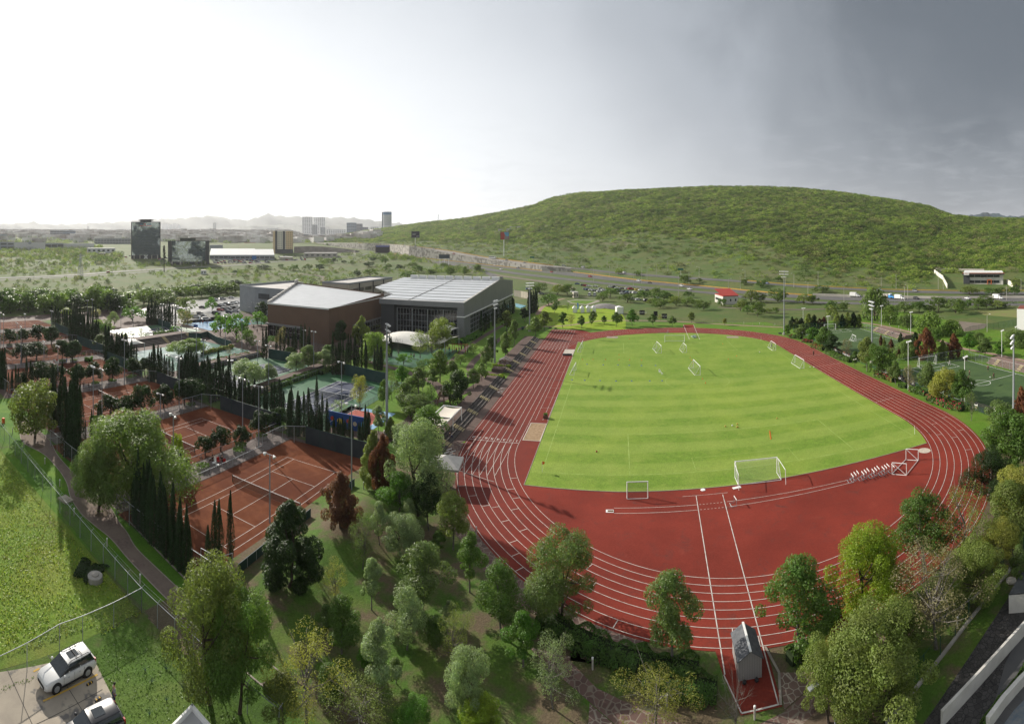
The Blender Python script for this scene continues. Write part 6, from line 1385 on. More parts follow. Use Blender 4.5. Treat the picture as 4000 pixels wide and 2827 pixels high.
def rib():
 m=bpy.data.materials.new('ribbed_wall');m.use_nodes=True;t=m.node_tree;b=t.nodes['Principled BSDF']
 g=t.nodes.new('ShaderNodeNewGeometry');v=t.nodes.new('ShaderNodeTexVoronoi');v.inputs['Scale'].default_value=.30;t.links.new(g.outputs['Position'],v.inputs['Vector'])
 sp=t.nodes.new('ShaderNodeSeparateColor');t.links.new(v.outputs['Color'],sp.inputs[0])
 t.links.new(ramp(t,sp.outputs[0],[(.3,(.26,.24,.21)),(.6,(.50,.47,.42))]),b.inputs['Base Color']);b.inputs['Roughness'].default_value=.9;return m
RIB=rib()
b=MB();V=[];pxs=np.linspace(1266,2230,120)
for px in pxs:
 db,d2,d3=dd_(px);X,Y=pol(px,db-.2);zt=float(zpx(I_(_WT,px),d2))
 X2,Y2=pol(px,db+1.6);V+=[(X,Y,SL*(db-350)-.5),(X,Y,zt+.9),(X2,Y2,zt+.9),(X2,Y2,zt-1)]
b.add(V,[(4*i+k,4*i+4+k,4*i+5+k,4*i+1+k)for i in range(len(pxs)-1)for k in range(3)]);tag(b.build('retaining_wall',RIB),'long pale retaining wall with a patterned face carrying the raised highway','wall')
X,Y,Z=at('B',1365,545);dT=math.hypot(X-CX,Y-CY)-3;k=dT/FP/2.296;az=YAW+(pxl('B',1365,0)[0]-2000)/FP
X,Y=pol(pxl('B',1365,0)[0],dT)
r=empty('underpass',(X,Y,Z-.2),-az,'dark underpass mouth with a blue painted lintel in the retaining wall','underpass')
w=126*k;hh=62*k
MB().box((0,.5,hh*.45),(w*.94,.5,hh*.86)).build('opening_dark_block',BLACK,r)  # solid black block stands in for the darkness inside the tunnel mouth
MB().box((0,0,hh*.98),(w,1.6,hh*.18)).build('lintel',mat('blue_lintel',(.10,.12,.42),.6),r)
for s in(-1,1):MB().box((s*w*.49,-.3,hh*.5),(w*.05,2.2,hh)).build('jamb',mat('brown_jamb',(.10,.07,.05),.8),r)
RB=lambda*p:p
pathpx('road',[('B',1320,546),('B',1100,572),('B',700,605),('B',300,635),('B',0,660),('A',1900,668),('A',1650,678)],7,WETR,.22)
pathpx('road',[('A',1700,676),('A',1400,694),('A',1000,719),('A',700,743),('A',350,760),('A',0,772),('A',-400,788)],7,WETR,.24)
pathpx('road',[('A',1500,700),('A',1250,722),('A',950,743),('A',700,758),('A',350,775),('A',0,790),('A',-400,805)],4,WETR,.2)
pathpx('path',[('A',1850,735),('A',2250,737),('B',300,733),('B',650,738),('B',790,752),('B',850,775),('B',820,800)],5,DIRT,.2)
pathpx('road',[('E',-60,880),('E',60,870),('E',0,838),('E',-120,800),('E',-200,800)],8,HWY,.16)
pathpx('road',[('E',-160,830),('E',20,845),('E',120,865),('E',300,890),('E',480,915),('E',640,945),('E',780,985)],7,DIRT,.1)
sheet('dirt_lot',[at('E',*p)[:2]for p in((700,1000),(790,950),(870,935),(1100,948),(1480,982),(1580,1030),(1500,1062),(1340,1050),(1080,1062),(880,1062),(740,1040))],.04,DIRT)
sheet('dirt_lot',[at('E',*p)[:2]for p in((230,965),(560,985),(570,1010),(430,1045),(330,1000))],.035,DIRT)
sheet('kart_loop',[at('E',*p)[:2]for p in((720,1092),(800,1080),(1010,1085),(1018,1098),(900,1128),(760,1112))],.045,mat('pale_pavement',(.30,.27,.23),.85))
sheet('lawn',[at('E',*p)[:2]for p in((735,1094),(805,1085),(990,1090),(890,1122),(770,1108))],.055,LAWN)
sheet('car_park',[at('A',*p)[:2]for p in((1200,1090),(1300,1040),(1560,990),(1800,965),(1930,950),(2030,925),(2160,930),(2160,1120),(1900,1160),(1500,1190))],.05,WETASPH)
pathpx('road',[('H',-200,105),('H',200,122),('H',500,125),('H',880,112)],3,DIRT,.06)
pathpx('path',[('F',0,1055),('F',350,1062),('F',860,1052)],3,DIRT,.06)
def combine(name,parts,parent=None):
 me=bpy.data.meshes.new(name);V=[];Fc=[];mi=[]
 for k,(mb,m)in enumerate(parts):
  o=len(V);V+=[tuple(p)for p in mb.v];Fc+=[tuple(o+i for i in f)for f in mb.f];mi+=[k]*len(mb.f);me.materials.append(m)
 me.from_pydata(V,[],Fc);me.polygons.foreach_set('material_index',mi);me.update();return me
def loft(mb,secs):
 """closed cross-sections along x: (x, half width, z0, z1, tuck)"""
 n=8;V=[]
 for x,w,z0,z1,tk in secs:
  V+=[(x,-w*.9,z0),(x,-w,z0+(z1-z0)*.3),(x,-w,z0+(z1-z0)*.7),(x,-w*tk,z1),(x,w*tk,z1),(x,w,z0+(z1-z0)*.7),(x,w,z0+(z1-z0)*.3),(x,w*.9,z0)]
 F_=[(i*n+k,i*n+(k+1)%n,(i+1)*n+(k+1)%n,(i+1)*n+k)for i in range(len(secs)-1)for k in range(n)]
 F_+=[tuple(range(n)),tuple(range((len(secs)-1)*n,len(secs)*n))[::-1]]
 mb.add(V,F_)
def car_parts(kind):
 L,H_,W2,c={'sedan':(4.5,1.45,.88,(-1.75,-1.0,.45,1.25)),'suv':(4.9,1.75,.96,(-2.25,-1.95,.25,1.15)),'hatch':(4.0,1.5,.85,(-1.85,-1.5,.35,1.1)),'pickup':(5.3,1.75,.95,(-.35,-.1,.95,1.6)),'van':(5.2,2.3,.98,(-2.5,-2.4,1.5,2.3))}[kind]
 belt=.95 if kind!='van' else 1.25;h2=L/2
 body,glass,wh=MB(),MB(),[]
 hood=.93 if kind not in('suv','pickup')else 1.08
 bk=belt if kind!='sedan' else.98
 if kind in('suv','pickup'):belt=1.08;bk=1.08
 loft(body,[(-h2,W2*.82,.42,bk*.92,.92),(-h2+.15,W2*.97,.3,bk,.93),(c[0]+.1,W2,.25,bk,.93),(c[3],W2,.25,belt,.93),(h2-.45,W2*.96,.28,hood*.95,.9),(h2-.08,W2*.86,.34,hood*.76,.85),(h2,W2*.7,.42,.62,.85)])
 zr=H_-.05
 loft(glass,[(c[0],W2*.90,belt-.03,belt+.02,.95),(c[1],W2*.88,belt-.03,zr,.84),(c[2],W2*.88,belt-.03,zr,.84),(c[3],W2*.90,belt-.03,belt+.02,.95)])
 rf=MB();loft(rf,[(c[1]-.05,W2*.70,zr-.06,zr+.03,.9),(c[1]+.3,W2*.76,zr-.05,H_,.92),(c[2]-.2,W2*.76,zr-.05,H_,.92),(c[2]+.05,W2*.70,zr-.06,zr+.03,.9)])
 for x in(c[2]-.05,(c[1]+c[2])/2-.05):
  for s in(-1,1):rf.add([(x,s*W2*.905,belt),(x+.12,s*W2*.905,belt),(x+.07,s*W2*.765,zr),(x-.05,s*W2*.765,zr)],[(0,1,2,3)])
 if kind=='pickup':body.bb(-h2+.1,c[0],-W2,-W2+.1,1.0,1.15);body.bb(-h2+.1,c[0],W2-.1,W2,1.0,1.15)
 r_=.34 if kind in('sedan','hatch')else.40
 return body,glass,rf,[(x,s*(W2-.08),r_)for x in(h2-.95,-h2+.95)for s in(-1,1)],c,L,H_,W2,belt,zr
def wheel_mb(r_):m=MB();m.lathe([(r_*.6,-.11),(r_,-.09),(r_,.09),(r_*.6,.11)],(0,0,0),14,(0,1,0));return m
CARM={}
def far_car(kind):
 if kind not in CARM:
  body,glass,rf,wl,*_=car_parts(kind);rf.add(body.v,body.f);t=MB()
  for x,y,r_ in wl:t.lathe([(r_,-.12),(r_,.12)],(x,y,r_),8,(0,1,0))
  CARM[kind]=combine('car_body',[(rf,PAINT),(glass,GLASS),(t,BLACK)])
 return CARM[kind]
CC={'white':(.72,.72,.71),'silver':(.38,.39,.40),'grey':(.16,.165,.17),'black':(.02,.02,.022),'red':(.42,.02,.02),'blue':(.03,.08,.20),'green':(.08,.33,.04),'yellow':(.6,.42,.03),'dark blue':(.02,.035,.07)}
def put_car(kind,X,Y,Z,rz,col,label,group):
 o=bpy.data.objects.new('pickup_truck' if kind=='pickup' else 'van' if kind=='van' else 'parked_car' if 'park' in group or 'lot' in group else 'car',far_car(kind));COL.objects.link(o)
 o.location=(X,Y,Z+.05);o.rotation_euler=(0,0,rz);o.color=(*CC[col],1);tag(o,label,'pickup' if kind=='pickup' else 'van' if kind=='van' else 'car',group)
def hdg(r,x,y,dx,dy):
 a,b=at(r,x,y),at(r,x+dx,y+dy);return math.atan2(b[1]-a[1],b[0]-a[0])
HW=[('E',150,742,'white','suv'),('E',180,729,'grey','sedan'),('E',75,773,'white','sedan'),('E',132,812,'white','sedan'),('E',285,799,'grey','pickup'),('E',340,752,'silver','sedan'),('E',585,836,'red','sedan'),('E',930,878,'red','suv'),('E',697,779,'white','suv'),('E',1232,842,'white','pickup'),('E',1368,917,'white','suv'),('E',1465,934,'black','sedan'),('E',1752,962,'white','suv'),('E',1823,992,'white','sedan'),('E',867,797,'white','van'),('F',1115,911,'silver','pickup'),('F',1410,918,'grey','suv'),('F',1418,980,'black','suv'),('F',1835,978,'white','sedan'),('F',200,853,'blue','sedan'),('B',1120,565,'white','sedan'),('B',1090,552,'red','sedan'),('B',1365,531,'grey','sedan'),('B',1505,557,'white','sedan'),('B',1530,557,'white','suv'),('B',1563,486,'white','sedan'),('B',1660,496,'grey','suv'),('B',1820,514,'white','sedan'),('B',2005,556,'red','sedan'),('B',2210,593,'white','suv'),('B',550,612,'silver','sedan'),('B',600,608,'white','sedan'),('A',970,723,'red','sedan'),('A',1740,667,'white','suv')]
for i,(r,x,y,c,kd)in enumerate(HW):
 X,Y,Z=at(r,x,y);rd=('the ribbed wall stretch of the highway' if r=='B' else 'the wet road past the towers' if r=='A' else 'the highway behind the track' if r=='E' else 'the highway below the storm cloud')
 kk=sum(1 for h in HW[:i]if h[3]==c and h[4]==kd and h[0]==r)
 put_car(kd,X,Y,Z+.1,hdg(r,x,y,30,4 if r!='A' else-2),c,ORD[kk]+' '+c+' '+{'suv':'high-bodied car','sedan':'saloon car'}.get(kd,kd)+' on '+rd,'traffic on the highway')
DL=[(815,943,'blue'),(865,956,'black'),(893,960,'red'),(920,963,'white'),(978,965,'white'),(885,990,'grey'),(912,995,'blue'),(938,998,'white'),(965,1002,'silver'),(990,1004,'grey'),(1015,1012,'white'),(1050,1000,'white'),(1025,988,'silver'),(1110,971,'white'),(1145,974,'black'),(1175,982,'white'),(1215,984,'grey'),(1260,986,'white'),(1295,989,'red'),(1352,994,'yellow'),(1385,999,'white'),(1440,1002,'grey'),(1195,1009,'grey'),(1235,1012,'black'),(1270,1016,'blue'),(1300,1020,'silver'),(1332,1024,'white'),(1218,1030,'white'),(1255,1028,'grey'),(780,1015,'white'),(380,990,'blue'),(495,1032,'silver'),(465,1015,'black'),(1657,1050,'green'),(1315,1082,'white'),(1360,1086,'white'),(1525,1070,'white'),(1630,1110,'black'),(1435,1095,'black')]
for i,(x,y,c)in enumerate(DL):
 X,Y,Z=at('E',x,y);kk=sum(1 for h in DL[:i]if h[2]==c)
 put_car(('sedan','hatch','suv','sedan')[i%4],X,Y,Z,R(28 if y>972 else-20)+(i%3)*.05,c,ORD[kk]+' '+c+' car from the hall side in the dirt lot','cars in the dirt lot')
for x in(925,972):
 X,Y,Z=at('E',x,1045);put_car('van',X,Y,Z,R(-95),'white',('first' if x<950 else 'second')+' white van nose-on beside the portable office','vans in the dirt lot')
X,Y,Z=at('E',130,892);put_car('pickup',X,Y,Z,R(-25),'grey','dark pickup on the dirt track above the grey hall','traffic on the highway')
PK=[(1995,966,'silver'),(2075,954,'white'),(1960,1028,'black'),(1998,1020,'white'),(2032,1015,'black'),(2066,1010,'white'),(2100,1003,'white'),(2128,995,'white'),(2045,1055,'grey'),(2085,1046,'black'),(2120,1042,'white'),(1973,1065,'red'),(2010,1060,'grey'),(1815,1042,'black'),(1620,1068,'silver'),(1790,1098,'black'),(1760,1128,'white'),(1815,1120,'grey'),(1940,1096,'black'),(2055,1085,'dark blue'),(1850,1150,'white'),(2115,1075,'silver'),(1925,975,'silver')]
for i,(x,y,c)in enumerate(PK):
 X,Y,Z=at('A',x,y);kk=sum(1 for h in PK[:i]if h[2]==c)
 put_car(('suv','sedan','suv','hatch')[i%4],X,Y,Z,R(25)if i%5 else R(70),c,ORD[kk]+' '+c+' car of the wet car park beside the grey block','cars parked by the grey block')
mr=random.Random(9)
for r,x0,x1,y0,y1,n,lb in(('A',1910,2290,612,640,42,'car parked in front of the long white-roofed warehouse'),('B',10,400,604,634,34,'car parked before the blue-signed warehouse end'),('B',420,690,580,612,22,'car parked below the yellow and grey hotel'),('A',1060,1180,574,588,9,'car parked on the deck beside the glass tower'),('A',1420,1500,588,612,10,'car parked between the two glass office blocks'),('A',0,760,545,575,40,'car parked before the concert hall')):
 xs=sorted(mr.uniform(x0,x1)for _ in range(n));cnt={}
 for i in range(n):
  c=mr.choice(['white','white','silver','grey','black','red']);rw=i%4;key=(c,rw);cnt[key]=cnt.get(key,0)+1
  X,Y,Z=at(r,xs[i],y0+(y1-y0)*rw/3);put_car(mr.choice(['suv','sedan','hatch']),X,Y,Z,mr.choice([.3,1.9]),c,ORD[cnt[key]-1]+' '+c+' car in the '+('farthest','third','second','nearest')[rw]+' row '+lb.split('parked ')[1],'cars '+lb[4:])
def truck(r,x,y,label,kind='box',col='white'):
 X,Y,Z=at(r,x,y);rt=empty('box_truck' if kind=='box' else 'dump_truck' if kind=='dump' else 'bus',(X,Y,Z+.1),hdg(r,x,y,30,2),label,'bus' if kind=='bus' else 'truck','heavy traffic on the highway')
 if kind=='bus':
  b=MB();b.box((0,0,1.75),(11,2.5,2.7));b.build('body',WHITE,rt);b=MB();b.box((-.2,0,2.25),(10,2.56,.9));b.build('windows',GLASS,rt);wx=(-3.5,3.8)
 else:
  b=MB();loft(b,[(1.5,1.0,.6,1.5,.9),(1.6,1.05,.5,2.2,.85),(2.5,1.05,.5,2.2,.85),(3.0,1.0,.5,1.35,.9),(4.2,.95,.5,1.15,.85)]);c_=b.build('cab',PAINT,rt);c_.color=(*(CC['white']if kind=='box' else(.08,.35,.75)),1)
  MB().box((2.45,0,1.75),(.7,2.0,.5)).build('windscreen',GLASS,c_)
  if kind=='box':MB().box((-1.1,0,2.0),(4.6,2.2,2.5)).build('cargo_box',WHITE,rt)
  else:
   rt.scale=(1.45,1.3,1.35);b=MB();b.prism([(-3.9,-1.15),(1.2,-1.15),(1.2,1.15),(-3.9,1.15)],[1.1,1.1,1.1,1.1],[2.1,2.4,2.4,2.1]);b.build('dump_bed',CONCW,rt);MB().box((2.0,0,2.0),(.9,1.9,1.2)).build('sleeper',WHITE,rt)
  MB().box((-.5,0,.65),(6.4,.9,.25)).build('chassis',BLACK,rt);wx=(-2.3,3.2)
 for x_ in wx+((-1.2,)if kind=='dump' else()):
  for s in(-1,1):o=wheel_mb(.48).build('wheel',BLACK,rt);o.location=(x_,s*1.0,.48)
truck('F',915,960,'white box truck, the first behind the white barrier');truck('F',1280,980,'white box truck following the blue tractor lorry');truck('F',2080,978,'white box truck alone at the storm side of the highway')
truck('F',1175,972,'blue and white tipper lorry with a pale dump bed','dump');truck('E',55,712,'white coach on the raised carriageway','bus')
def near_car(label,X,Y,rz,col,rails=True,roofc=None,kind='suv',scale=1.04):
 body,glass,rf,wl,c,L,H_,W2,belt,zr=car_parts(kind);rt=empty('parked_car',(X,Y,.035),rz,label,'car','cars in the parking corner');rt.scale=(scale,)*3
 def sub(o,lv=1):
  m=o.modifiers.new('bv','BEVEL');m.width=.06;m.segments=2;m.limit_method='ANGLE';m.angle_limit=R(35);o.data.polygons.foreach_set('use_smooth',[True]*len(o.data.polygons));return o
 o=sub(body.build('body',PAINT,rt));o.color=(*col,1);g_=glass.build('windows',GLASS,rt);q=sub(rf.build('roof_panel',PAINT,rt));q.color=(*col,1)
 MB().box(((c[1]+c[2])/2+.3,0,H_+.01),(.9,.75,.02)).build('sunroof',GLASS,q)
 if rails:
  for y in(-1,1):MB().poly([(c[1]+.2,y*W2*.70,H_+.02),(c[1]+.3,y*W2*.70,H_+.08),(c[2]-.3,y*W2*.70,H_+.08),(c[2]-.1,y*W2*.70,H_)],.025,5).build('roof_rail',BLACK,q)
  for x in(-.65,-1.15):MB().box((x,0,H_+.07),(.05,W2*1.42,.03)).build('cross_bar',BLACK,q)
 for x,y,r_ in wl:
  MB().lathe([(r_+.07,-.02),(r_+.07,.02)],(x,y+(.075 if y>0 else-.075),r_+.02),20,(0,1,0)).build('wheel_arch',BLACK,rt)
  w=wheel_mb(r_).build('wheel',BLACK,rt);w.location=(x,y,r_);rm=MB();rm.lathe([(r_*.55,-.125),(r_*.62,-.12),(r_*.62,.12),(r_*.55,.125)],(0,0,0),14,(0,1,0))
  for k in range(5):a=k*1.2566;rm.box((r_*.3*math.cos(a),0,r_*.3*math.sin(a)),(r_*.6,.26,.05),0,0,-a)
  rm.build('rim',STEEL,w)
 for s in(-1,1):
  MB().ball((L/2-.22,s*W2*.68,.78),.15,10,6,.6).build('headlight',mat('lamp_glass',(.5,.5,.48),.15),rt);MB().box((-L/2+.12,s*W2*.80,.98),(.12,.2,.34)).build('tail_light',mat('tail_red',(.3,.01,.01),.3),rt)
  mi=MB().ball((c[3]-.35,s*(W2+.12),belt+.12),.12,8,5,.8).build('mirror',PAINT,rt);mi.color=(*col,1)
  for x in(.35,-.7):MB().box((x,s*(W2+.005),.88),(.16,.03,.03)).build('door_handle',STEEL,rt)
  b=MB()
  for x in(.82,-.20,-1.15):b.box((x,s*(W2-.003),.70),(.014,.02,.72))
  b.build('door_seams',BLACK,rt)
  MB().box((-.1,s*(W2-.01),.33),(2.6,.06,.12)).build('sill',BLACK,rt)
 MB().box((L/2-.02,0,.52),(.08,W2*1.1,.24)).build('grille',BLACK,rt);MB().box((L/2-.02,0,.36),(.10,.45,.11)).build('number_plate',WHITE,rt)
 return rt
CC['near']=(.66,.66,.65)
near_car('white high-bodied car with roof bars parked over the yellow line',-59.15,-114.1,R(-86),CC['near'])
near_car('dark grey car cut by the lower edge of the photo',-53.4,-114.9,R(-94),(.012,.014,.02),rails=False)
for i,(x,y)in enumerate(((893,1205),(976,1360),(850,1125))):
 X,Y,Z=at('J',x,y);b=MB();b.box((0,0,.05),(.16,.62,.10));r=b.build('wheel_stop',BLACK);r.location=(X,Y,.04);r.rotation_euler=(0,0,R(5));tag(r,('middle','lowest','highest')[i]+' black and yellow wheel stop of the parking corner','wheel stop','wheel stops')
 b=MB();b.box((0,-.16,.052),(.165,.10,.102));b.box((0,.16,.052),(.165,.10,.102));b.build('yellow_stripe',MATS['yellow_line'],r)
LAMPW=mat('lamp_shell',(.75,.75,.74),.35);POLEG=mat('pole_grey',(.27,.29,.31),.5)
def lamp_head(mb,x,y,z,dx,s=.26):mb.lathe([(.05,-.1),(s*.5,.05),(s,.32),(s*.9,.34)],(x,y,z),8,(dx*.8,-.3,-.6))
def tennis_pole(r,x,yb,yt,label,kind=2):
 (X,Y,Z),h,w,d=span(r,x,yb,yt);h=min(max(h,6),13);p=empty('court_light',(X,Y,Z),random.uniform(-.3,.3),label,'floodlight','tennis court floodlights')
 MB().tube((0,0,0),(0,0,h),.11,.07,7).build('pole',POLEG,p);MB().box((0,0,h),(1.5,.07,.07)).build('crossbar',POLEG,p)
 for s in((-1,1)if kind==2 else(-1,-.4,.4,1)):m=MB();lamp_head(m,s*.7,0,h+.05,s);m.build('lamp',LAMPW,p)
TP=[('C',985,1330,760),('C',1078,1400,790),('C',1695,1350,1120),('I',1690,630,-70),('C',1315,950,480),('C',1893,1200,670),('C',1775,960,640),('C',612,960,545),('C',465,740,495),('C',180,560,300),('C',222,740,340),('C',38,560,210),('C',265,370,205),('C',547,350,172),('C',568,322,185),('C',790,490,270),('C',842,510,300),('C',1163,660,430),('C',925,240,60),('C',975,300,50),('C',1278,380,130),('C',1407,500,165),('C',1715,400,100),('C',1845,430,115),('C',1918,500,300),('C',2075,700,360),('C',6,560,190),('D',180,690,360),('D',488,560,230),('D',663,640,280),('D',828,740,490),('D',945,1000,540),('D',1315,590,375),('D',1422,820,390),('D',1715,1310,715),('D',670,1400,890),('D',840,1620,970),('K',530,820,262),('K',1197,552,-150),('C',2150,700,480),('D',778,200,140)]
for i,(r,x,yb,yt)in enumerate(TP):tennis_pole(r,x,yb,yt,ORD[i]+' slim court floodlight, in the '+('upper courts' if i>6 and r=='C' else 'hard court area' if r=='D' else 'clay court area near the path'),4 if i in(12,0,13)else 2)
tag(bpy.data.objects['court_light'],'slim court floodlight between the third and second clay courts')
def big_light(r,x,yb,yt,label,rows=3,n=7,hcap=30):
 (X,Y,Z),h,w,d=span(r,x,yb,yt);h=min(h,hcap);p=empty('stadium_floodlight',(X,Y,Z),0,label,'floodlight','tall floodlights around the sports fields')
 ft=Vector((0-X,10-Y));p.rotation_euler=(0,0,math.atan2(ft.y,ft.x)+math.pi/2)
 MB().tube((0,0,0),(0,0,h),.30,.14,10).build('pole',POLEG,p);MB().lathe([(.7,0),(.7,.6),(.45,.7)],(0,0,0),10).build('footing',CONC,p)
 for k in range(rows):
  z=h-.3-k*1.15;nn=n-(0 if k<2 else 3);bar=MB().box((0,0,z),(nn*.62,.12,.12)).build('crossarm',POLEG,p)
  for j in range(nn):m=MB();lamp_head(m,(j-(nn-1)/2)*.6,-.25,z+.05,0,.27);m.build('lamp',LAMPW,p)
big_light('G',75,652,45,'tall floodlight with three lamp rows beside the wooden gazebo');big_light('S',2195,800,170,'tall floodlight beyond the hall near the swimming pool');big_light('U',365,1125,-290,'tallest floodlight in front of the biggest park tree',4,4)
big_light('H',340,328,-195,'tall floodlight at the far corner of the track bend');big_light('H',1057,560,50,'tall floodlight between the two soccer courts');big_light('H',2212,1062,330,'massive floodlight at the end of the sponsor banners',3,6)
def slim_light(r,x,yb,yt,label,n=3):
 (X,Y,Z),h,w,d=span(r,x,yb,yt);p=empty('slim_floodlight',(X,Y,Z),.4,label,'floodlight','slim floodlights of the soccer courts')
 MB().tube((0,0,0),(0,0,h),.11,.07,6).build('pole',LAMPW,p);MB().box((0,0,h),(n*.6,.06,.06)).build('crossbar',POLEG,p)
 for j in range(n):m=MB();lamp_head(m,(j-(n-1)/2)*.6,-.15,h+.05,0,.24);m.build('lamp',LAMPW,p)
for r,x,yb,yt,lb in(('H',1352,780,380,'slim floodlight rising through the thin half-bare tree'),('H',1812,910,505,'slim floodlight in front of the near soccer court'),('H',2115,530,292,'slim floodlight on the near bleachers'),('H',1133,275,90,'slim floodlight on the far bleachers stair'),('H',1373,348,142,'slim floodlight beside the far bleachers end'),('H',495,262,110,'slim floodlight behind the juniper screen'),('H',697,285,175,'slim floodlight behind the far goal'),('V',2170,1260,1130,'slim floodlight beside the white building')):slim_light(r,x,yb,yt,lb,4)
def street(r,x,yb,yt,label,kind='lamp'):
 (X,Y,Z),h,w,d=span(r,x,yb,yt);h=min(h,16);p=empty('street_lamp' if kind=='lamp' else 'utility_pole',(X,Y,Z),random.choice([.3,3.4]),label,'street lamp' if kind=='lamp' else 'pole','poles along the highway');t=.16 if d>300 else.12
 MB().tube((0,0,0),(0,0,h),t,t*.6,5).build('pole',CONCW,p)
 if kind=='lamp':MB().tube((0,0,h),(1.8,0,h+.35),t*.5,t*.4,4).build('arm',CONCW,p);MB().box((2.2,0,h+.36),(1.0,.3,.16)).build('lamp',LAMPW,p)
 else:MB().box((0,0,h-.3),(2.0,.14,.14)).build('crossarm',CONCW,p)
SLP=[('E',240,715,645,'u'),('E',310,745,675,'u'),('E',628,750,655,'u'),('E',555,785,695,'l'),('E',850,790,715,'l'),('E',813,835,745,'u'),('E',1083,797,685,'u'),('E',1102,870,768,'u'),('E',1173,808,742,'l'),('E',1393,937,745,'u'),('E',1441,907,798,'l'),('E',1526,872,763,'l'),('E',1628,840,730,'u'),('E',1318,955,832,'l'),('E',962,928,805,'l'),('E',1722,1058,856,'l'),('E',1817,947,832,'u'),('E',1908,902,787,'l'),('E',2170,1032,895,'l'),('E',2277,987,870,'u'),('E',800,875,800,'u'),('E',625,850,795,'u'),('F',22,822,742,'l'),('F',420,882,770,'l'),('F',617,868,748,'u'),('F',828,1002,862,'l'),('F',1253,898,775,'u'),('F',1323,1017,875,'u'),('F',1348,982,860,'l'),('F',1638,905,780,'u'),('F',1597,898,765,'l'),('F',2153,985,872,'u'),('F',535,933,838,'l'),('F',350,872,812,'u'),('F',2272,905,812,'u'),('F',1132,880,800,'u'),('V',1745,1215,965,'l'),('A',305,770,690,'l'),('A',1008,735,665,'l'),('A',1265,700,625,'u'),('A',1315,700,640,'l'),('A',1570,1060,890,'l'),('A',675,760,680,'l'),('A',335,730,690,'u'),('A',1625,660,590,'u'),('A',1810,670,600,'u'),('B',1500,800,730,'u'),('B',1795,740,680,'l'),('B',880,460,390,'u'),('B',1190,455,405,'u'),('B',2200,560,510,'u'),('B',2020,530,480,'u'),('B',800,440,360,'u'),('B',85,500,395,'u'),('T',290,570,500,'l')]
for i,(r,x,yb,yt,k)in enumerate(SLP):street(r,x,yb,yt,ORD[i]+(' lamp post' if k=='l' else ' bare pole')+' in line, '+{'E':'on the highway behind the track','F':'on the highway below the storm cloud','V':'on the dry lot','A':'on the plain below the glass towers','B':'around the raised highway','T':'beside the grey block'}[r],'lamp' if k=='l' else 'pole')
SLP=[]
(X,Y,Z),h,w,d=span('A',1472,716,490);r=empty('disguised_mast',(X,Y,Z),0,'dark mast dressed as a pine standing on the scrub plain','mast');MB().tube((0,0,0),(0,0,h),.5,.3,6).build('pole',BLACK,r)
g=np.random.default_rng(3);n=260;t=g.random(n);a=g.random(n)*6.28;P_=np.stack([(2.2-1.2*t)*g.random(n)*np.cos(a),(2.2-1.2*t)*g.random(n)*np.sin(a),h*(.55+.5*t)],1);Vv,Qq=cards(P_,np.stack([np.cos(a),np.sin(a),.5+0*a],1),1.6,g,.35);o=npmesh('needles',Vv,Qq,LEAFD,r);o.color=(.02,.03,.015,1)
def bollard(r,x,yb,label):
 X,Y,Z=at(r,x,yb);p=empty('path_light',(X,Y,Z),0,label,'bollard','path lights');MB().tube((0,0,0),(0,0,.95),.085,.085,8).build('post',CONCW,p);MB().lathe([(.1,.95),(.1,1.1),(.03,1.13)],(0,0,0),8).build('cap',WHITE,p)
for i,(r,x,y)in enumerate((('I',123,105),('I',234,240),('I',438,405),('I',583,625),('I',724,910),('I',1044,1212),('I',1367,1572),('K',1295,545),('K',2213,918),('N',1075,868),('N',1680,1180),('N',680,430),('Q',100,1275),('Q',1752,528),('Q',1340,1000),('Q',2050,165),('U',822,575),('V',133,1080),('V',285,1115),('V',424,1155),('V',452,1205),('V',570,1195),('V',302,1160),('H',1933,510),('H',1797,385),('H',265,255),('H',140,250),('H',12,245))):
 bollard(r,x,y,ORD[i]+' pale path light, '+{'I':'on the verge of the gravel path','K':'at the flagstone walk','N':'beside the clipped hedges','Q':'near the lane fence','U':'on the park lawn','V':'on the lawn above the far soccer court','H':'beyond the bleachers walk'}[r])
def billboard(r,x,yb,yt,x0,x1,y0,y1,label,fm,legs=1):
 (X,Y,Z),h,w,d=span(r,x,yb,yt);k=d/FP/RG[r][2];az=YAW+(pxl(r,x,0)[0]-2000)/FP;p=empty('billboard',(X,Y,Z),-az,label,'billboard','billboards')
 zt,zb=zat(r,x,y0,d)-Z,zat(r,x,y1,d)-Z;cx=((x0+x1)/2-x)*k
 for q in(np.linspace(-1,1,legs)*(x1-x0)*k*.4 if legs>1 else[0]):MB().tube((cx*(legs>1)+q,.4,0),(cx*(legs>1)+q,.4,zb+.5),.5 if legs==1 else.25,.5 if legs==1 else.25,8).build('pole',WHITE,p)
 MB().box((cx,0,(zt+zb)/2),((x1-x0)*k,.8,zt-zb)).build('frame',DKGR,p);f=MB().box((cx,-.45,(zt+zb)/2),((x1-x0)*k*.95,.06,(zt-zb)*.93)).build('poster',fm,p)
 return p,cx,(zt+zb)/2,(x1-x0)*k,zt-zb
q,cx,zc,w_,h_=billboard('B',1658,478,352,1623,1697,352,410,'dark billboard with white lettering on a single white pole',mat('poster_dark',(.03,.03,.045),.6))
for t_,x,z,s in(('Mexx',-.15,.05,.24),('wow',.25,-.25,.2)):o=text_mesh(t_,h_*s,WHITE,q);o.location=(cx+x*w_,-.55,zc+z*h_);o.rotation_euler=(R(90),R(-8),0)
q,cx,zc,w_,h_=billboard('E',157,690,470,125,204,470,542,'red and blue billboard on a tall white pole beside the upper road',mat('poster_red',(.40,.06,.04),.6))
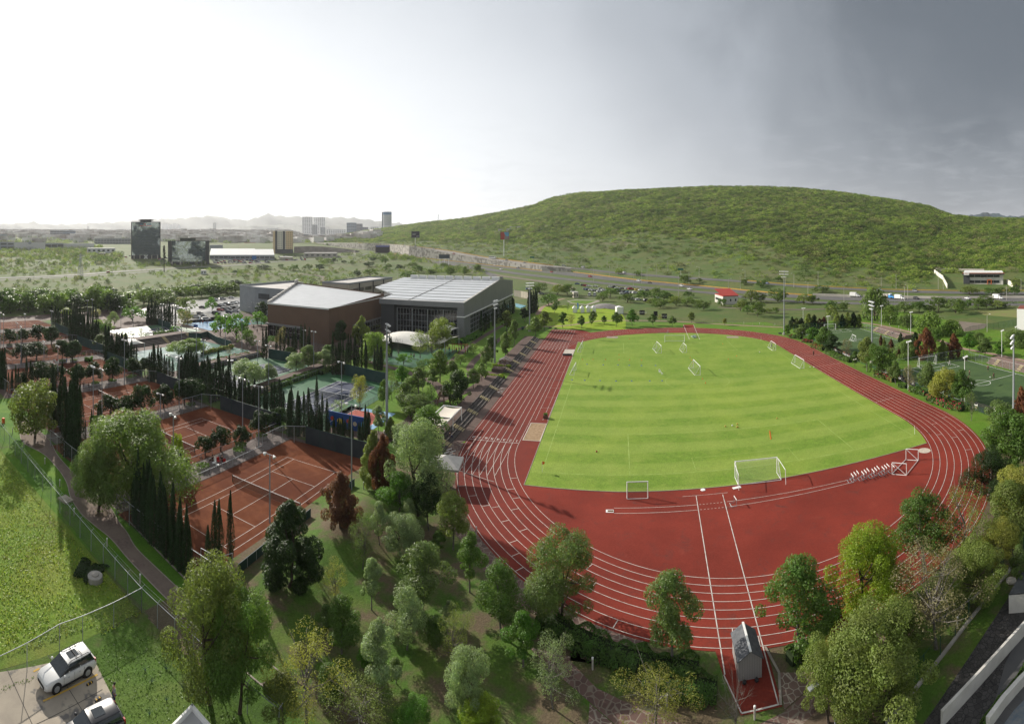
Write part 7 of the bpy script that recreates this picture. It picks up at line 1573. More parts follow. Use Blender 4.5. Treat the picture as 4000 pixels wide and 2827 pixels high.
b=MB();b.add([(cx-.1*w_,-.52,zc+.44*h_),(cx+.46*w_,-.52,zc+.44*h_),(cx+.46*w_,-.52,zc-.1*h_),(cx+.1*w_,-.52,zc-.1*h_)],[(0,1,2,3)]);b.build('poster_sky',mat('poster_blue',(.12,.33,.5),.6),q)
b=MB();b.add([(cx+.0*w_,-.55,zc+.1*h_),(cx+.44*w_,-.55,zc-.22*h_),(cx+.44*w_,-.55,zc-.44*h_),(cx-.05*w_,-.55,zc-.44*h_)],[(0,1,2,3)]);b.build('poster_house',mat('poster_grey',(.25,.22,.2),.6),q)
billboard('B',1915,662,560,1870,1968,560,595,'low wide billboard on legs before the retaining wall',mat('poster_slate',(.05,.07,.09),.6),3)
for r,x,yb,yt in(('E',410,758,692),('E',1742,868,798)):
 (X,Y,Z),h,w,d=span(r,x,yb,yt);p=empty('road_sign',(X,Y,Z),-YAW-.1,'green overhead road sign '+('near the coach' if x<500 else 'before the red-roofed house'),'road sign','road signs');MB().tube((0,0,0),(0,0,h),.18,.15,5).build('pole',CONCW,p);MB().box((0,-.2,h-.9),(5,.12,1.8)).build('panel',mat('sign_green',(.02,.14,.09),.5),p)
def bld(name,label,r,xL,xR,yb,yt,depth,m,win=None,rot=0.,d=None,wm=GLASS,cat='building',group=None,roofm=None,base=None):
 xc=(xL+xR)/2;px,pb=pxl(r,xc,yb);dd=d or ray(px,pb);X,Y=pol(px,dd);Z=zpx(pb,dd);az=YAW+(px-2000)/FP
 w=(xR-xL)/RG[r][2]/FP*dd;h=zpx(pxl(r,xc,yt)[1],dd)-Z
 q=empty(name,(X,Y,Z),-az+rot,label,cat,group)
 MB().box((0,depth/2,h/2-2),(w,depth,h+4)).build('wall',m,q)
 MB().box((0,depth/2,h+.25),(w*.99,depth*.99,.5)).build('roof',roofm or MATS['pale_flat_roof'],q)
 if win:
  nx,nz,fw,fh=win;cw,ch=w/nx,h*.96/nz
  for i in range(nx):
   for j in range(nz):MB().box(((i+.5)*cw-w/2,-.06,(j+.55)*ch),(cw*fw,.12,ch*fh)).build('window',wm,q)
  for j in range(nz):
   for s in(-1,1):MB().box((s*(w/2+.03),depth/2,(j+.55)*ch),(.1,depth*.8,ch*fh)).build('window',wm,q)
 return q,w,h,dd
MIR=bpy.data.materials.new('mirror_glass');MIR.use_nodes=True;_t=MIR.node_tree;_b=_t.nodes['Principled BSDF'];_g=_t.nodes.new('ShaderNodeNewGeometry')
_b.inputs['Metallic'].default_value=.85;_b.inputs['Roughness'].default_value=.06;_t.links.new(ramp(_t,noise(_t,_g.outputs['Position'],.05,4),[(.47,(.07,.10,.11)),(.56,(.75,.80,.76))]),_b.inputs['Base Color'])  # bright patches in the base colour imitate broken reflections on the towers
_n=_t.nodes.new('ShaderNodeBump');_n.inputs['Strength'].default_value=.8;_n.inputs['Distance'].default_value=2.2;_t.links.new(noise(_t,_g.outputs['Position'],.09,5,.7,.5),_n.inputs['Height']);_t.links.new(_n.outputs[0],_b.inputs['Normal'])
def tower(name,label,xL,xR,yb,yt,depth,dark_l,dark_r,lobby):
 q,w,h,dd=bld(name,label,'A',xL,xR,yb,yt,depth,DKGR,roofm=DKGR)
 f=MB();f.box((0,-.5,h*(.5+lobby/2)),(w*(1-dark_l-dark_r),.8,h*(1-lobby)));gl=f.build('glass_facade',MIR,q)
 n=22;w0=w*(1-dark_l-dark_r);m_=MB()
 for i in range(n+1):m_.box((-w0/2+w0*i/n,-.95,h*(.5+lobby/2)),(.12,.1,h*(1-lobby)))
 for j in range(1,int(h*(1-lobby)/4)):m_.box((0,-.95,h*lobby+4*j),(w0,.1,.12))
 m_.build('mullions',DKGR,gl)
 MB().box((0,-.5,h+.4),(w,1.2,.8)).build('cornice',DKGR,q)
 for i in range(5):MB().box(((i-2)*w*.2,-.6,h*lobby*.5),(w*.03,1.0,h*lobby)).build('pillar',CONCW,q)
 return q,w,h
q,w,h=tower('glass_tower','tallest mirrored glass office tower with a tiered roof pavilion',1176,1440,598,272,26,.06,.0,.10)
for z,s in((2.2,.27),(4.2,.29)):MB().lathe([(w*s*.9,z),(w*s,z+.5),(w*s*.9,z+.7)],(0,13,h),20).build('roof_tier',DKGR,q)
MB().box((0,13,h+2),(w*.38,12,4)).build('roof_pavilion',DKGR,q)
o=text_mesh('in',h*.085,mat('logo_blue',(.03,.07,.22),.5),q,align='LEFT');o.location=(-w*.20,-1.3,h*.955);o.rotation_euler=(R(90),0,0)
o=text_mesh('m',h*.085,mat('logo_red',(.5,.03,.04),.5),q,align='LEFT');o.location=(-w*.075,-1.3,h*.955);o.rotation_euler=(R(90),0,0)
o=text_mesh('tec',h*.085,MATS['logo_blue'],q,align='LEFT');o.location=(w*.05,-1.3,h*.955);o.rotation_euler=(R(90),0,0)
MB().box((-.0,-1.3,h*.905),(w*.4,.1,.5)).build('logo_bar',MATS['logo_red'],q)
for k in range(4):a=R(45+90*k);MB().add([(w*.06*0,-1.8,h*.05),(w*.05*math.cos(a-.5),-2,h*.05+w*.05*math.sin(a-.5)),(w*.105*math.cos(a),-2.2,h*.05+w*.105*math.sin(a)),(w*.05*math.cos(a+.5),-2,h*.05+w*.05*math.sin(a+.5))],[(0,1,2,3)]).build('blossom_petal',WHITE,q)
q,w,h=tower('glass_office','lower wide glass office block beside the mirrored tower',1506,1878,650,442,30,.10,.09,.12)
MB().box((-w*.02,12,h+2.2),(w*.38,9,4.2)).build('roof_pavilion',GLASS,q)
MB().box((-w*.36,-.35,h*.56),(w*.26,.9,h*.88)).build('dark_bay',mat('dark_louvre',(.04,.045,.05),.35),q)
YW=mat('ochre_wall',(.68,.52,.32),.8);
q,w,h,dd=bld('hotel','ochre and white hotel block with a dark vertical stripe','B',420,562,548,350,22,mat('cream_wall',(.68,.65,.56),.8),(9,10,.34,.38),wm=BLACK)
MB().box((w*.27,-.05,h*.56),(w*.46,.06,h*.88)).build('ochre_panel',YW,q);MB().box((-w*.08,-.10,h*.5),(w*.13,.2,h)).build('dark_stripe',DKGR,q)
MB().box((-w*.57,4,h*.51),(w*.14,8,h*1.02)).build('stair_tower',DKGR,q);MB().box((-w*.70,4,h*.5),(w*.14,8,h)).build('ochre_wing',YW,q);MB().box((0,-.14,h*.09),(w,.3,h*.18)).build('plinth',DKGR,q)
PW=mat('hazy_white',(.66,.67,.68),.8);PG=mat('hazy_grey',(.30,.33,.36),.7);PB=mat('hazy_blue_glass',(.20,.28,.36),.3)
D0=4000
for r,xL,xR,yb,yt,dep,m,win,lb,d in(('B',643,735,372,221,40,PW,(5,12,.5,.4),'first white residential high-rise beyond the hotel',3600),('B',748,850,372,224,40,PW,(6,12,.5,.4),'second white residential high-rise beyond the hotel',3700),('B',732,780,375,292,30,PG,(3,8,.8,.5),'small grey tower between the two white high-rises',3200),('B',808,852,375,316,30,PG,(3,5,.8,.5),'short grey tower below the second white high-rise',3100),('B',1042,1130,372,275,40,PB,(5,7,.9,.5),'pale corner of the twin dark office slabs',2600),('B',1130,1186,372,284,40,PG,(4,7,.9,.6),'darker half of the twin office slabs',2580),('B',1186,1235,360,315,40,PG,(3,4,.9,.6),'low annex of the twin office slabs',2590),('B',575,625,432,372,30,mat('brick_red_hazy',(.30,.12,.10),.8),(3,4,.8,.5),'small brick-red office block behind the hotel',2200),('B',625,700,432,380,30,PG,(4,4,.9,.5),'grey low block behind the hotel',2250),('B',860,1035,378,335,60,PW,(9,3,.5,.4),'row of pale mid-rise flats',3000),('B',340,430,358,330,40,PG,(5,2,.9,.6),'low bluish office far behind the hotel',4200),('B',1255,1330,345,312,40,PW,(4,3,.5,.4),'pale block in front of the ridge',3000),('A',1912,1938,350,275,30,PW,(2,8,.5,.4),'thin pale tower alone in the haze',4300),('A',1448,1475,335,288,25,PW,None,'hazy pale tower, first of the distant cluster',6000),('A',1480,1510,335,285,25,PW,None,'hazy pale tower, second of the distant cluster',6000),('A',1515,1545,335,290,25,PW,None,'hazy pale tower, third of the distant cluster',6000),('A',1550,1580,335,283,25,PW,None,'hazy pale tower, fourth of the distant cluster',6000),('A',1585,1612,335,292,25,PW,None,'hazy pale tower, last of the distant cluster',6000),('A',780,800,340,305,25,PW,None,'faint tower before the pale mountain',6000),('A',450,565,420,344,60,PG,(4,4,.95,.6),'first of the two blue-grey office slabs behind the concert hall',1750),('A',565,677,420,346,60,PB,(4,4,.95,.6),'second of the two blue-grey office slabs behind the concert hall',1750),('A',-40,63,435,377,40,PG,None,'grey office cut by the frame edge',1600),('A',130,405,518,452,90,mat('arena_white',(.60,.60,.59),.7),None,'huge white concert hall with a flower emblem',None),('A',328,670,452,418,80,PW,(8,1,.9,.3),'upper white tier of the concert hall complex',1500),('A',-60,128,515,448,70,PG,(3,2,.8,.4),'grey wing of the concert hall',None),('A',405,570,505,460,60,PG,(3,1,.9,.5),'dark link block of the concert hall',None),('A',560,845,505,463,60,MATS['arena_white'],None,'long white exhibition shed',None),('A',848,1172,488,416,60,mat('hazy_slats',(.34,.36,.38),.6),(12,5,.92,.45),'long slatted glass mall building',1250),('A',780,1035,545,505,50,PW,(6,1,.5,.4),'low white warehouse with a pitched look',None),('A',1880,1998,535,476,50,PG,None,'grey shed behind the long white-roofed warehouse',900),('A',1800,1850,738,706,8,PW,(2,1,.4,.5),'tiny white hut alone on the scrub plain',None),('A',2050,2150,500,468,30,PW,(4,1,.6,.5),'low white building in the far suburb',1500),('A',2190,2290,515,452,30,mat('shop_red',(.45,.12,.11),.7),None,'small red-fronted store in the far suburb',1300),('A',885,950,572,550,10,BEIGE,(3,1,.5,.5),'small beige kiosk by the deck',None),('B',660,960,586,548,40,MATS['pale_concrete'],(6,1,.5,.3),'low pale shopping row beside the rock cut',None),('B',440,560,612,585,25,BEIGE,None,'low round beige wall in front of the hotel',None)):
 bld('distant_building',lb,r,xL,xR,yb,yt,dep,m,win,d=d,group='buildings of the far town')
q,w,h,dd=bld('warehouse','long white-roofed warehouse, first half, behind the wide car lot','A',1880,2296,604,566,60,PG,(10,1,.85,.3),roofm=WHITE)
b=MB();b.add([(-w/2,0,h),(w/2,0,h),(w/2,40,h+9),(-w/2,40,h+9)],[(0,1,2,3)]);b.build('roof_slope',WHITE,q)
q,w,h,dd=bld('warehouse','long white-roofed warehouse, second half, with a blue sign','B',0,395,610,566,60,PG,(9,1,.85,.3),roofm=WHITE)
b=MB();b.add([(-w/2,0,h),(w/2,0,h),(w/2,40,h+8),(-w/2,40,h+8)],[(0,1,2,3)]);b.build('roof_slope',WHITE,q);MB().box((w*.04,-.4,h*.45),(w*.10,.3,h*.9)).build('blue_sign',mat('sign_blue',(.03,.15,.4),.5),q)
px,pb=pxl('B',1408,305);dd=2000;X,Y=pol(px,dd);Z=zpx(pb,dd);rr2=38/2.296/FP*dd;h=zpx(pxl('B',1408,178)[1],dd)-Z
q=empty('round_tower',(X,Y,Z-20),0,'white cylindrical tower with a blue crown behind the ridge','building');MB().lathe([(rr2,0),(rr2,20+h*.78),(rr2,20+h*.78)],(0,0,0),28).build('shaft',PW,q);MB().lathe([(rr2,20+h*.78),(rr2,20+h),(rr2*.9,20+h)],(0,0,0),28).build('blue_crown',mat('crown_blue',(.10,.20,.36),.4),q);MB().box((-rr2-3,0,10+h*.5),(5,10,20+h)).build('lift_shaft',PG,q)
for k in range(12):MB().lathe([(rr2+.2,20+h*(.05+k*.06)),(rr2+.2,20+h*(.05+k*.06)+1.4)],(0,0,0),28).build('window_band',PG,q)
o=MB();[o.add([(0,-1.2,0),(math.cos(a-.35)*3.2,-1.2,math.sin(a-.35)*4),(math.cos(a)*4.2,-1.2,math.sin(a)*6.5),(math.cos(a+.35)*3.2,-1.2,math.sin(a+.35)*4)],[(0,1,2,3)])for a in(R(60),R(90),R(120),R(35),R(145))]
ar=[x for x in bpy.data.objects if x.get('label','').startswith('huge white concert hall')][0]
o=o.build('flower_emblem',PG,ar);o.location=(0,0,11);t_=text_mesh('arena',6,PG,ar);t_.location=(0,-1.2,5);t_.rotation_euler=(R(90),0,0)
q,w,h,dd=bld('roadside_house','white roadside house with a flat red roof','E',2118,2262,1122,1050,16,PLAST,(3,1,.25,.3),rot=R(20),roofm=mat('red_roof',(.33,.04,.03),.8))
b=MB();b.add([(-w/2-.5,-.6,h+.5),(w/2+.5,-.6,h+.5),(w/2+.5,16.5,h+3.4),(-w/2-.5,16.5,h+3.4)],[(0,1,2,3)]);b.build('roof_slope',MATS['red_roof'],q)
q,w,h,dd=bld('office_building','two-storey white office with a slate band and orange doorway','V',1390,1985,497,325,24,PLAST,None,roofm=WHITE)
for j in range(2):
 for i in range(5):MB().box((-w*.30+i*w*.158,-.15,h*(.12+.50*j)+h*.10),(w*.148,.2,h*.22)).build('window',GLASS,q)
MB().box((0,-1.1,h-1.0),(w*1.06,2.6,1.4)).build('slate_band',DKGR,q);MB().box((0,-2.45,h-.25),(w*1.06,.2,.35)).build('orange_trim',mat('orange_trim',(.65,.15,.03),.6),q)
MB().box((-w*.42,-.6,h*.42),(w*.155,1.2,h*.84)).build('slate_bay',DKGR,q);MB().box((-w*.42,-2.6,h-.9),(w*.13,.2,1.9)).build('sign_board',WHITE,q)
o=text_mesh('MAZA',1.1,mat('sign_red',(.6,.04,.03),.5),q);o.location=(-w*.42,-2.8,h-.7);o.rotation_euler=(R(90),0,0)
b=MB();b.box((w*.11,-.5,h*.19),(.5,.8,h*.38));b.box((w*.20,-.5,h*.19),(.5,.8,h*.38));b.box((w*.155,-.5,h*.38),(w*.09+.5,.8,.5));b.build('orange_doorway',MATS['orange_trim'],q)
for r_,pts,lb,hh in(('V',((955,330),(1080,425),(1150,560)),'stepped cream boundary wall climbing the slope beside the office',3.5),('V',((975,300),(1300,310),(1700,315)),'long grey boundary wall behind the office',3.),('V',((2040,490),(2130,545)),'short cream stepped wall past the office',4.)):
 P3=[at(r_,*p)for p in pts];b=MB()
 for p,q_ in zip(P3[:-1],P3[1:]):
  for k in range(5):t0,t1=k/5,(k+1)/5;x0,y0,x1,y1=p[0]+(q_[0]-p[0])*t0,p[1]+(q_[1]-p[1])*t0,p[0]+(q_[0]-p[0])*t1,p[1]+(q_[1]-p[1])*t1;z=p[2]+(q_[2]-p[2])*(t0+t1)/2;b.box(((x0+x1)/2,(y0+y1)/2,z+hh/2-.5),(math.hypot(x1-x0,y1-y0)+.1,.4,hh+1),math.atan2(y1-y0,x1-x0))
 tag(b.build('boundary_wall',MATS['cream_wall']if 'cream' in lb else MATS['pale_concrete']),lb,'wall','walls of the office plot')
X,Y,Z=at('V',2190,1185);r=empty('white_building',(X,Y,0),R(-52),'plain white building cut by the edge beside the dry lot','building');MB().box((9,6,4.6),(18,12,9.2)).build('wall',WHITE,r);MB().box((9,6,9.3),(17.6,11.6,.2)).build('roof',mat('rust_roof',(.2,.06,.04),.8),r)
q,w,h,dd=bld('portable_office','small cream portable office at the dirt lot','E',782,826,1064,1018,5,BEIGE,(2,1,.4,.4),rot=.2)
for i,(x0,x1,y0,y1)in enumerate(((105,155,466,448),(180,268,463,446),(210,275,438,424),(275,370,438,422))):bld('hillside_house',('lowest','second','third','highest')[i]+' white flat house on the hill shoulder above the billboard','E',x0,x1,y0,y1,12,PLAST,None,group='houses on the hill shoulder')
X,Y,Z=at('E',310,1135);b=MB();b.prism([p[:2]for p in(at('S',2010,445),at('S',2150,478),at('S',2080,505),at('S',2015,485))],.0,.3);tag(b.build('swimming_pool',mat('pool_water',(.04,.30,.42),.08)),'turquoise swimming pool behind the grey hall','pool')
fence('white pool wall with dark panels',[at('S',*p)[:2]for p in((1990,350),(2080,365),(2180,385))],4.5,4,BEIGE,CONC,name='wall',group='pool walls')
(X,Y,Z)=at('E',1065,1150);g=np.random.default_rng(2);b=MB();n=14;V=[]
for i in range(n+1):
 for j in range(n+1):u,v=i/n-.5,j/n-.5;V.append((u*18,v*12,max(-.3,2.4*math.cos(u*3.0)*math.cos(v*3.0)+g.normal(0,.12))))
b.add(V,[(i*(n+1)+j,(i+1)*(n+1)+j,(i+1)*(n+1)+j+1,i*(n+1)+j+1)for i in range(n)for j in range(n)]);o=b.build('covered_heap',mat('grey_tarpaulin',(.27,.25,.24),.8,(.2,.19,.18),.5),smooth=True);o.location=(X,Y,Z);tag(o,'heap under a grey tarpaulin beside the fresh lawn','heap')
pts=[('B',570,545),('B',700,548),('B',850,545),('B',1000,545),('B',1120,545),('B',1160,535)];top=[490,485,490,505,520,528];V=[]
for(r_,x,y),yt in zip(pts,top):
 px,py=pxl(r_,x,y);d=ray(px,py);X,Y=pol(px,d);X2,Y2=pol(px,d+14);V+=[(X,Y,zpx(py,d)-1),(X2,Y2,zpx(pxl(r_,x,yt)[1],d+14)),(*pol(px,d+60),zpx(pxl(r_,x,yt)[1],d+14)-1)]
b=MB();b.add(V,[(3*i+k,3*i+3+k,3*i+4+k,3*i+1+k)for i in range(5)for k in range(2)]);o=b.build('rock_cut',mat('cut_rock',(.27,.24,.20),.95,(.16,.14,.12),.12,bump=1.));o['kind']='structure'
for r_,x,yb,yt,d,lb in(('B',1865,262,198,1700,'lattice power pylon on the ridge'),('A',722,745,545,None,'faint lattice pylon on the plain beside the wet road'),('B',1340,400,280,1500,'lattice pylon on the ridge flank below the round tower')):
 px,pb=pxl(r_,x,yb);dd=d or ray(px,pb);X,Y=pol(px,dd);Z=zpx(pb,dd);h=zpx(pxl(r_,x,yt)[1],dd)-Z;b=MB();s=h*.09
 q=empty('power_pylon',(X,Y,Z-1),.5,lb,'pylon','power pylons');ls=[((sx*s,sy*s,0),(sx*s*.25,sy*s*.25,h))for sx in(-1,1)for sy in(-1,1)];t=.22
 for a_,c_ in ls:b.tube(a_,c_,t,t*.7,4)
 for k in range(9):
  f0,f1=k/9,(k+1)/9;L_=[Vector(a_).lerp(Vector(c_),f0)for a_,c_ in ls];U_=[Vector(a_).lerp(Vector(c_),f1)for a_,c_ in ls]
  for i,j in((0,1),(1,3),(3,2),(2,0)):b.tube(L_[i],U_[j],t*.6,t*.6,3)
 b.build('lattice',STEEL,q)
 for z in(.78,.92):MB().box((0,0,h*z),(h*.32,.3,.3)).build('crossarm',STEEL,q)
NETW=seethrough('goal_net',(.6,.6,.58),.13);NETT=seethrough('thin_net',(.25,.27,.25),.07)
def goal(label,a,b,h,dep,hang=True,grp='football goals',r=.07,netm=None):
 """frame between two ground points; the net runs back by dep (sign gives the side)"""
 a=Vector(a);b=Vector(b);d=b-a;L=d.length;q=empty('football_goal',(a.x,a.y,.06),math.atan2(d.y,d.x),label,'goal',grp)
 for x in(0,L):MB().tube((x,0,0),(x,0,h),r,r,6).build('goalpost',WHITE,q)
 MB().tube((-r,0,h),(L+r,0,h),r,r,6).build('crossbar',WHITE,q)
 m=MB();t=.25 if hang else.05
 for x in(0,L):m.poly([(x,0,h),(x,dep*t,h),(x,dep,.05),(x,0,.05)],r*.6,5)
 m.tube((0,dep,.05),(L,dep,.05),r*.6,r*.6,5);m.build('back_frame',WHITE,q)
 m=MB();m.add([(0,0,h),(L,0,h),(L,dep*t,h),(0,dep*t,h),(L,dep,.05),(0,dep,.05),(0,0,.05),(L,0,.05)],[(0,1,2,3),(3,2,4,5),(0,3,5,6),(1,7,4,2)]);m.build('net',netm or(NETW if hang else NETT),q)
 return q
q=goal('large white goal with a netted box at the near end of the field',(-1.4,-55.1),(5.6,-55.4),2.6,-2.6)
for x in(-.2,7.3):MB().poly([(x,-4.2,0),(x,-4.0,2.2),(x*.97,-.6,2.6)],.045,5).build('net_stay',WHITE,q)
goal('small white goal on the red apron below the field',(-18.8,-59.3),(-15.7,-59.2),2.3,-.5,netm=seethrough('dark_net',(.05,.05,.05),.25))
goal('large white goal at the far end of the field',(-2.4,56.6),(5.1,56.0),2.6,2.2)
goal('white goal on the left touchline near the start of the straight',(-33.1,39.4),(-33.0,46.8),2.5,1.3,False);goal('white goal on the left touchline beside the field middle',(-32.8,9.3),(-32.7,14.6),2.4,1.3,False)
goal('white training goal turned sideways, the one nearest the far goal',(-6.3,45.8),(-5.3,37.8),2.5,-1.6,False);goal('small white training goal beside the sideways one',(3.4,37.8),(3.0,43.6),2.3,1.4,False);goal('white training goal inside the centre circle',(3.3,8.0),(2.6,16.6),2.5,1.6,False)
goal('white goal on the far touchline nearer the bend',(34.6,40.2),(34.5,34.2),2.3,-1.2,False);goal('white goal on the far touchline with balls beside it',(34.7,15.1),(34.8,7.5),2.5,-1.3,False)
goal('white goal of the near soccer court',(66.6,-7.4),(72.9,-7.4),2.7,1.4);goal('white goal of the far soccer court',(66.6,65),(72,65),2.6,1.3);goal('small white goal on the centre circle of the far soccer court',(68.8,42.5),(68.2,38.2),1.9,-1.0,False);goal('white goal at the near end of the near soccer court',(66.5,-57),(73,-57),2.6,-1.2)
q=empty('tipped_goal',(22.6,-63.7,.06),R(15),'white goal frame tipped over on the red apron beside the hurdles','goal')
for a_,c_ in(((0,0,0),(1.3,-2.0,0)),((0,0,0),(0,0,1.9)),((1.3,-2,0),(1.3,-2,1.9)),((0,0,1.9),(1.3,-2,1.9)),((0,0,.1),(5.6,2.0,.1)),((1.3,-2,.1),(6.8,.2,.1)),((5.6,2,0),(6.8,.2,0)),((5.6,2,0),(5.6,2,1.9)),((6.8,.2,0),(6.8,.2,1.9)),((5.6,2,1.9),(6.8,.2,1.9)),((0,0,1.9),(1.3,-2,0)),((5.6,2,1.9),(6.8,.2,0))):MB().tube(a_,c_,.06,.06,5).build('frame_tube',WHITE,q)
def hurdle(x,y,rz,label,grp='hurdles lined up on the runway'):
 q=empty('hurdle',(x,y,TRZ),rz,label,'hurdle',grp);f=MB()
 for s in(-1,1):f.poly([(s*.55,.7,.04),(s*.55,0,.04),(s*.55,0,.95)],.03,4)
 f.tube((-.55,.7,.04),(.55,.7,.04),.03,.03,4);f.build('frame',STEEL,q);MB().box((0,0,.97),(1.25,.04,.12)).build('bar',WHITE,q)
for k in range(13):hurdle(15.8+k*.62,-62.4+(k%3-1)*.28-.02*k,R(82),ORD[k]+' white hurdle of the line beside the tipped goal frame')
for k in range(4):hurdle(-49.8+(k%2)*.9,-49.2-k*.7,R(60),ORD[k]+' stacked hurdle between the bleacher and the tent','hurdles stacked by the tent')
hurdle(*at('M',2238,672)[:2],R(95),'single hurdle standing on the pole vault runway');hurdle(*at('U',1830,600)[:2],R(60),'single hurdle on the brick strip beside the bleacher','hurdles stacked by the tent');hurdle(*at('G',1628,345)[:2],R(80),'single hurdle at the far bend water jump','hurdles lined up on the runway')
q=empty('vault_box',(-21.3,-63.1,TRZ),0,'pole vault take-off box at the end of its runway','vault box');MB().box((0,0,.02),(1.1,.75,.03)).build('rim',WHITE,q);MB().box((.1,0,.04),(.8,.45,.02)).build('well',mat('rust_well',(.12,.06,.02),.7),q)
def small(name,cat,r,x,y,mb,m,label,grp=None,z=.06):
 X,Y,Z=at(r,x,y);o=mb.build(name,m);o.location=(X,Y,Z+z);return tag(o,label,cat,grp)
CONE=mat('cone_orange',(.75,.14,.02),.6)
def cone(s=1.):return MB().lathe([(.2*s,0),(.2*s,.04),(.12*s,.05),(.02,.45*s)],(0,0,0),8)
for k in range(5):small('training_cone','cone','O',224+k*2,80+k*14,cone(.9),CONE,ORD[k]+' orange cone from the far end of the short line on the grass','orange cones on the field')
for k,(x,y)in enumerate(((1281,402),(1190,543),(863,585),(957,585),(1068,587),(1190,590),(1285,590),(1828,570),(1843,592),(1855,620),(1938,760),(1965,798),(2120,445),(2170,585),(2245,555),(1393,592))):small('training_cone','cone','G',x,y,cone(.8),CONE,ORD[k]+' small orange marker cone scattered over the far half','small markers on the far half')
BLM=mat('marker_blue',(.03,.08,.35),.6)
for k,(x,y)in enumerate(((903,628),(1048,633),(1181,634),(1281,638),(1392,640),(1518,640),(768,768),(882,772),(1020,775),(1163,779),(1303,778),(1465,778),(1577,776))):small('marker_disc','marker','G',x,y,MB().lathe([(.28,0),(.1,.14)],(0,0,0),10),BLM,ORD[k]+' blue marker disc in the two rows across the field','blue markers on the field')
BAL=mat('ball_gold',(.5,.32,.06),.5);BALW=mat('ball_white',(.7,.7,.7),.4)
for k,(r,x,y,m,lb)in enumerate((('G',2143,1190,BAL,'golden football lying apart from the ball cluster'),('G',2205,1183,BALW,'white football beside the golden cluster'),('G',2250,1170,BAL,'golden football at the top of the cluster'),('G',2246,1197,BAL,'golden football at the bottom of the cluster'),('G',2256,1196,BAL,'golden football touching the bottom one'),('M',1107,245,mat('ball_red',(.3,.03,.03),.5),'dark red ball alone near the left penalty line'),('H',281,1016,BAL,'golden football alone near the penalty area'),('H',140,474,BALW,'white ball in front of the far touchline goal'),('H',553,597,BALW,'white ball beside the touchline goal'),('H',582,597,BALW,'white ball at the track edge by the goal'),('H',2020,680,BALW,'white football at the feet of the soccer players'),('G',1512,498,BALW,'ball next to the sideways training goal'))):small('football','ball',r,x,y,MB().ball((0,0,.16),.16,8,6),m,lb,'footballs on the field')
for r,x,y,lb,c in(('M',663,405,'orange corner flag at the near left corner of the field',CONE),('O',1405,97,'orange corner flag at the near right corner of the field',CONE),('G',870,412,'small orange flag at the far left corner',CONE),('H',152,375,'small flag at the far right corner',CONE)):
 X,Y,Z=at(r,x,y);q=empty('corner_flag',(X,Y,.06),.6,lb,'flag','corner flags');MB().tube((0,0,0),(0,0,1.7),.035,.03,5).build('pole',WHITE,q);MB().add([(0,0,1.75),(.55,.05,1.5),(.45,.1,1.15),(0,0,1.2)],[(0,1,2,3)]).build('cloth',c,q)
def chair(r,x,y,rz,label,m,grp):
 X,Y,Z=at(r,x,y);q=empty('chair',(X,Y,Z+.06),rz,label,'chair',grp);MB().box((0,0,.42),(.5,.5,.05)).build('seat',m,q);MB().box((0,.25,.72),(.5,.05,.55)).build('backrest',m,q)
 for sx in(-.2,.2):
  for sy in(-.2,.2):MB().tube((sx,sy,0),(sx,sy,.42),.025,.025,4).build('leg',m,q)
PR=mat('red_plastic',(.4,.02,.02),.4)
chair('G',1555,705,.3,'white chair lying on the middle of the field',WHITE,'chairs on the field');chair('G',1575,722,1.6,'second white chair beside the centre circle',WHITE,'chairs on the field')
for k,(x,y,m)in enumerate(((75,350,WHITE),(112,335,PR),(102,365,WHITE),(160,338,PR))):chair('K',x,y,k*1.3,ORD[k]+' terrace chair, '+('white' if m is WHITE else 'red')+' plastic, between the two nearest clay courts',m,'terrace chairs')
q=empty('planter_box',(*at('G',530,1110)[:2],.06),.1,'wooden planter box with grass on the red track','planter');MB().box((0,0,.35),(.95,.95,.7)).build('box',WOOD,q);g=np.random.default_rng(1);P_=np.stack([g.uniform(-.4,.4,200),g.uniform(-.4,.4,200),.7+.35*g.random(200)],1);Vv,Qq=cards(P_,np.tile([.3,.3,1.],(200,1)),.25,g,.3);o=npmesh('grass',Vv,Qq,LEAF,q);o.color=(*GREENS['green'],1)
for k in range(2):q=small('planter_trough','planter','G',706+38*k,548,MB().box((0,0,.3),(1.7,.6,.6)),DKGR,('first' if k==0 else 'second')+' dark trough with grass at the end of the far sand pit','troughs at the pit')
small('equipment_pile','equipment','G',1860,385,MB().box((0,0,.2),(1.4,3.2,.4),.2).box((.5,.6,.5),(.6,1.2,.5),.6).box((-.4,-.7,.5),(.8,.5,.4),1.1).tube((-.8,-1.4,.5),(.8,1.5,.6),.08,.08,5),mat('tarp_green',(.10,.25,.13),.6,(.4,.4,.4),1.2),'heap of green and white training gear at the far javelin line')
small('water_jump','water jump','G',1590,342,MB().box((0,0,.01),(5,2.0,.04)),mat('dark_red_pit',(.10,.02,.015),.8),'dark water jump pit on the far bend')
small('manhole_cover','cover','M',2250,535,MB().box((0,0,.03),(1.3,.6,.06),.2),WHITE,'white drain cover at the edge of the red apron');small('manhole_cover','cover','M',1975,552,MB().lathe([(.4,0),(.35,.06)],(0,0,0),10),WHITE,'small white round cover beside the field kerb')
for k,(x,y)in enumerate(((572,305),(620,308))):small('old_tyre','tyre','G',x,y,MB().lathe([(.5,0),(.8,.1),(.8,.3),(.5,.4),(.35,.35),(.35,.05)],(0,0,0),14),BLACK,('first' if k==0 else 'second')+' black tyre lying above the start of the straight','tyres')
small('old_tyre','tyre','H',307,320,MB().lathe([(.5,0),(.8,.1),(.8,.3),(.5,.4),(.35,.35)],(0,0,0),14),BLACK,'black tyre beside the far floodlight footing','tyres')
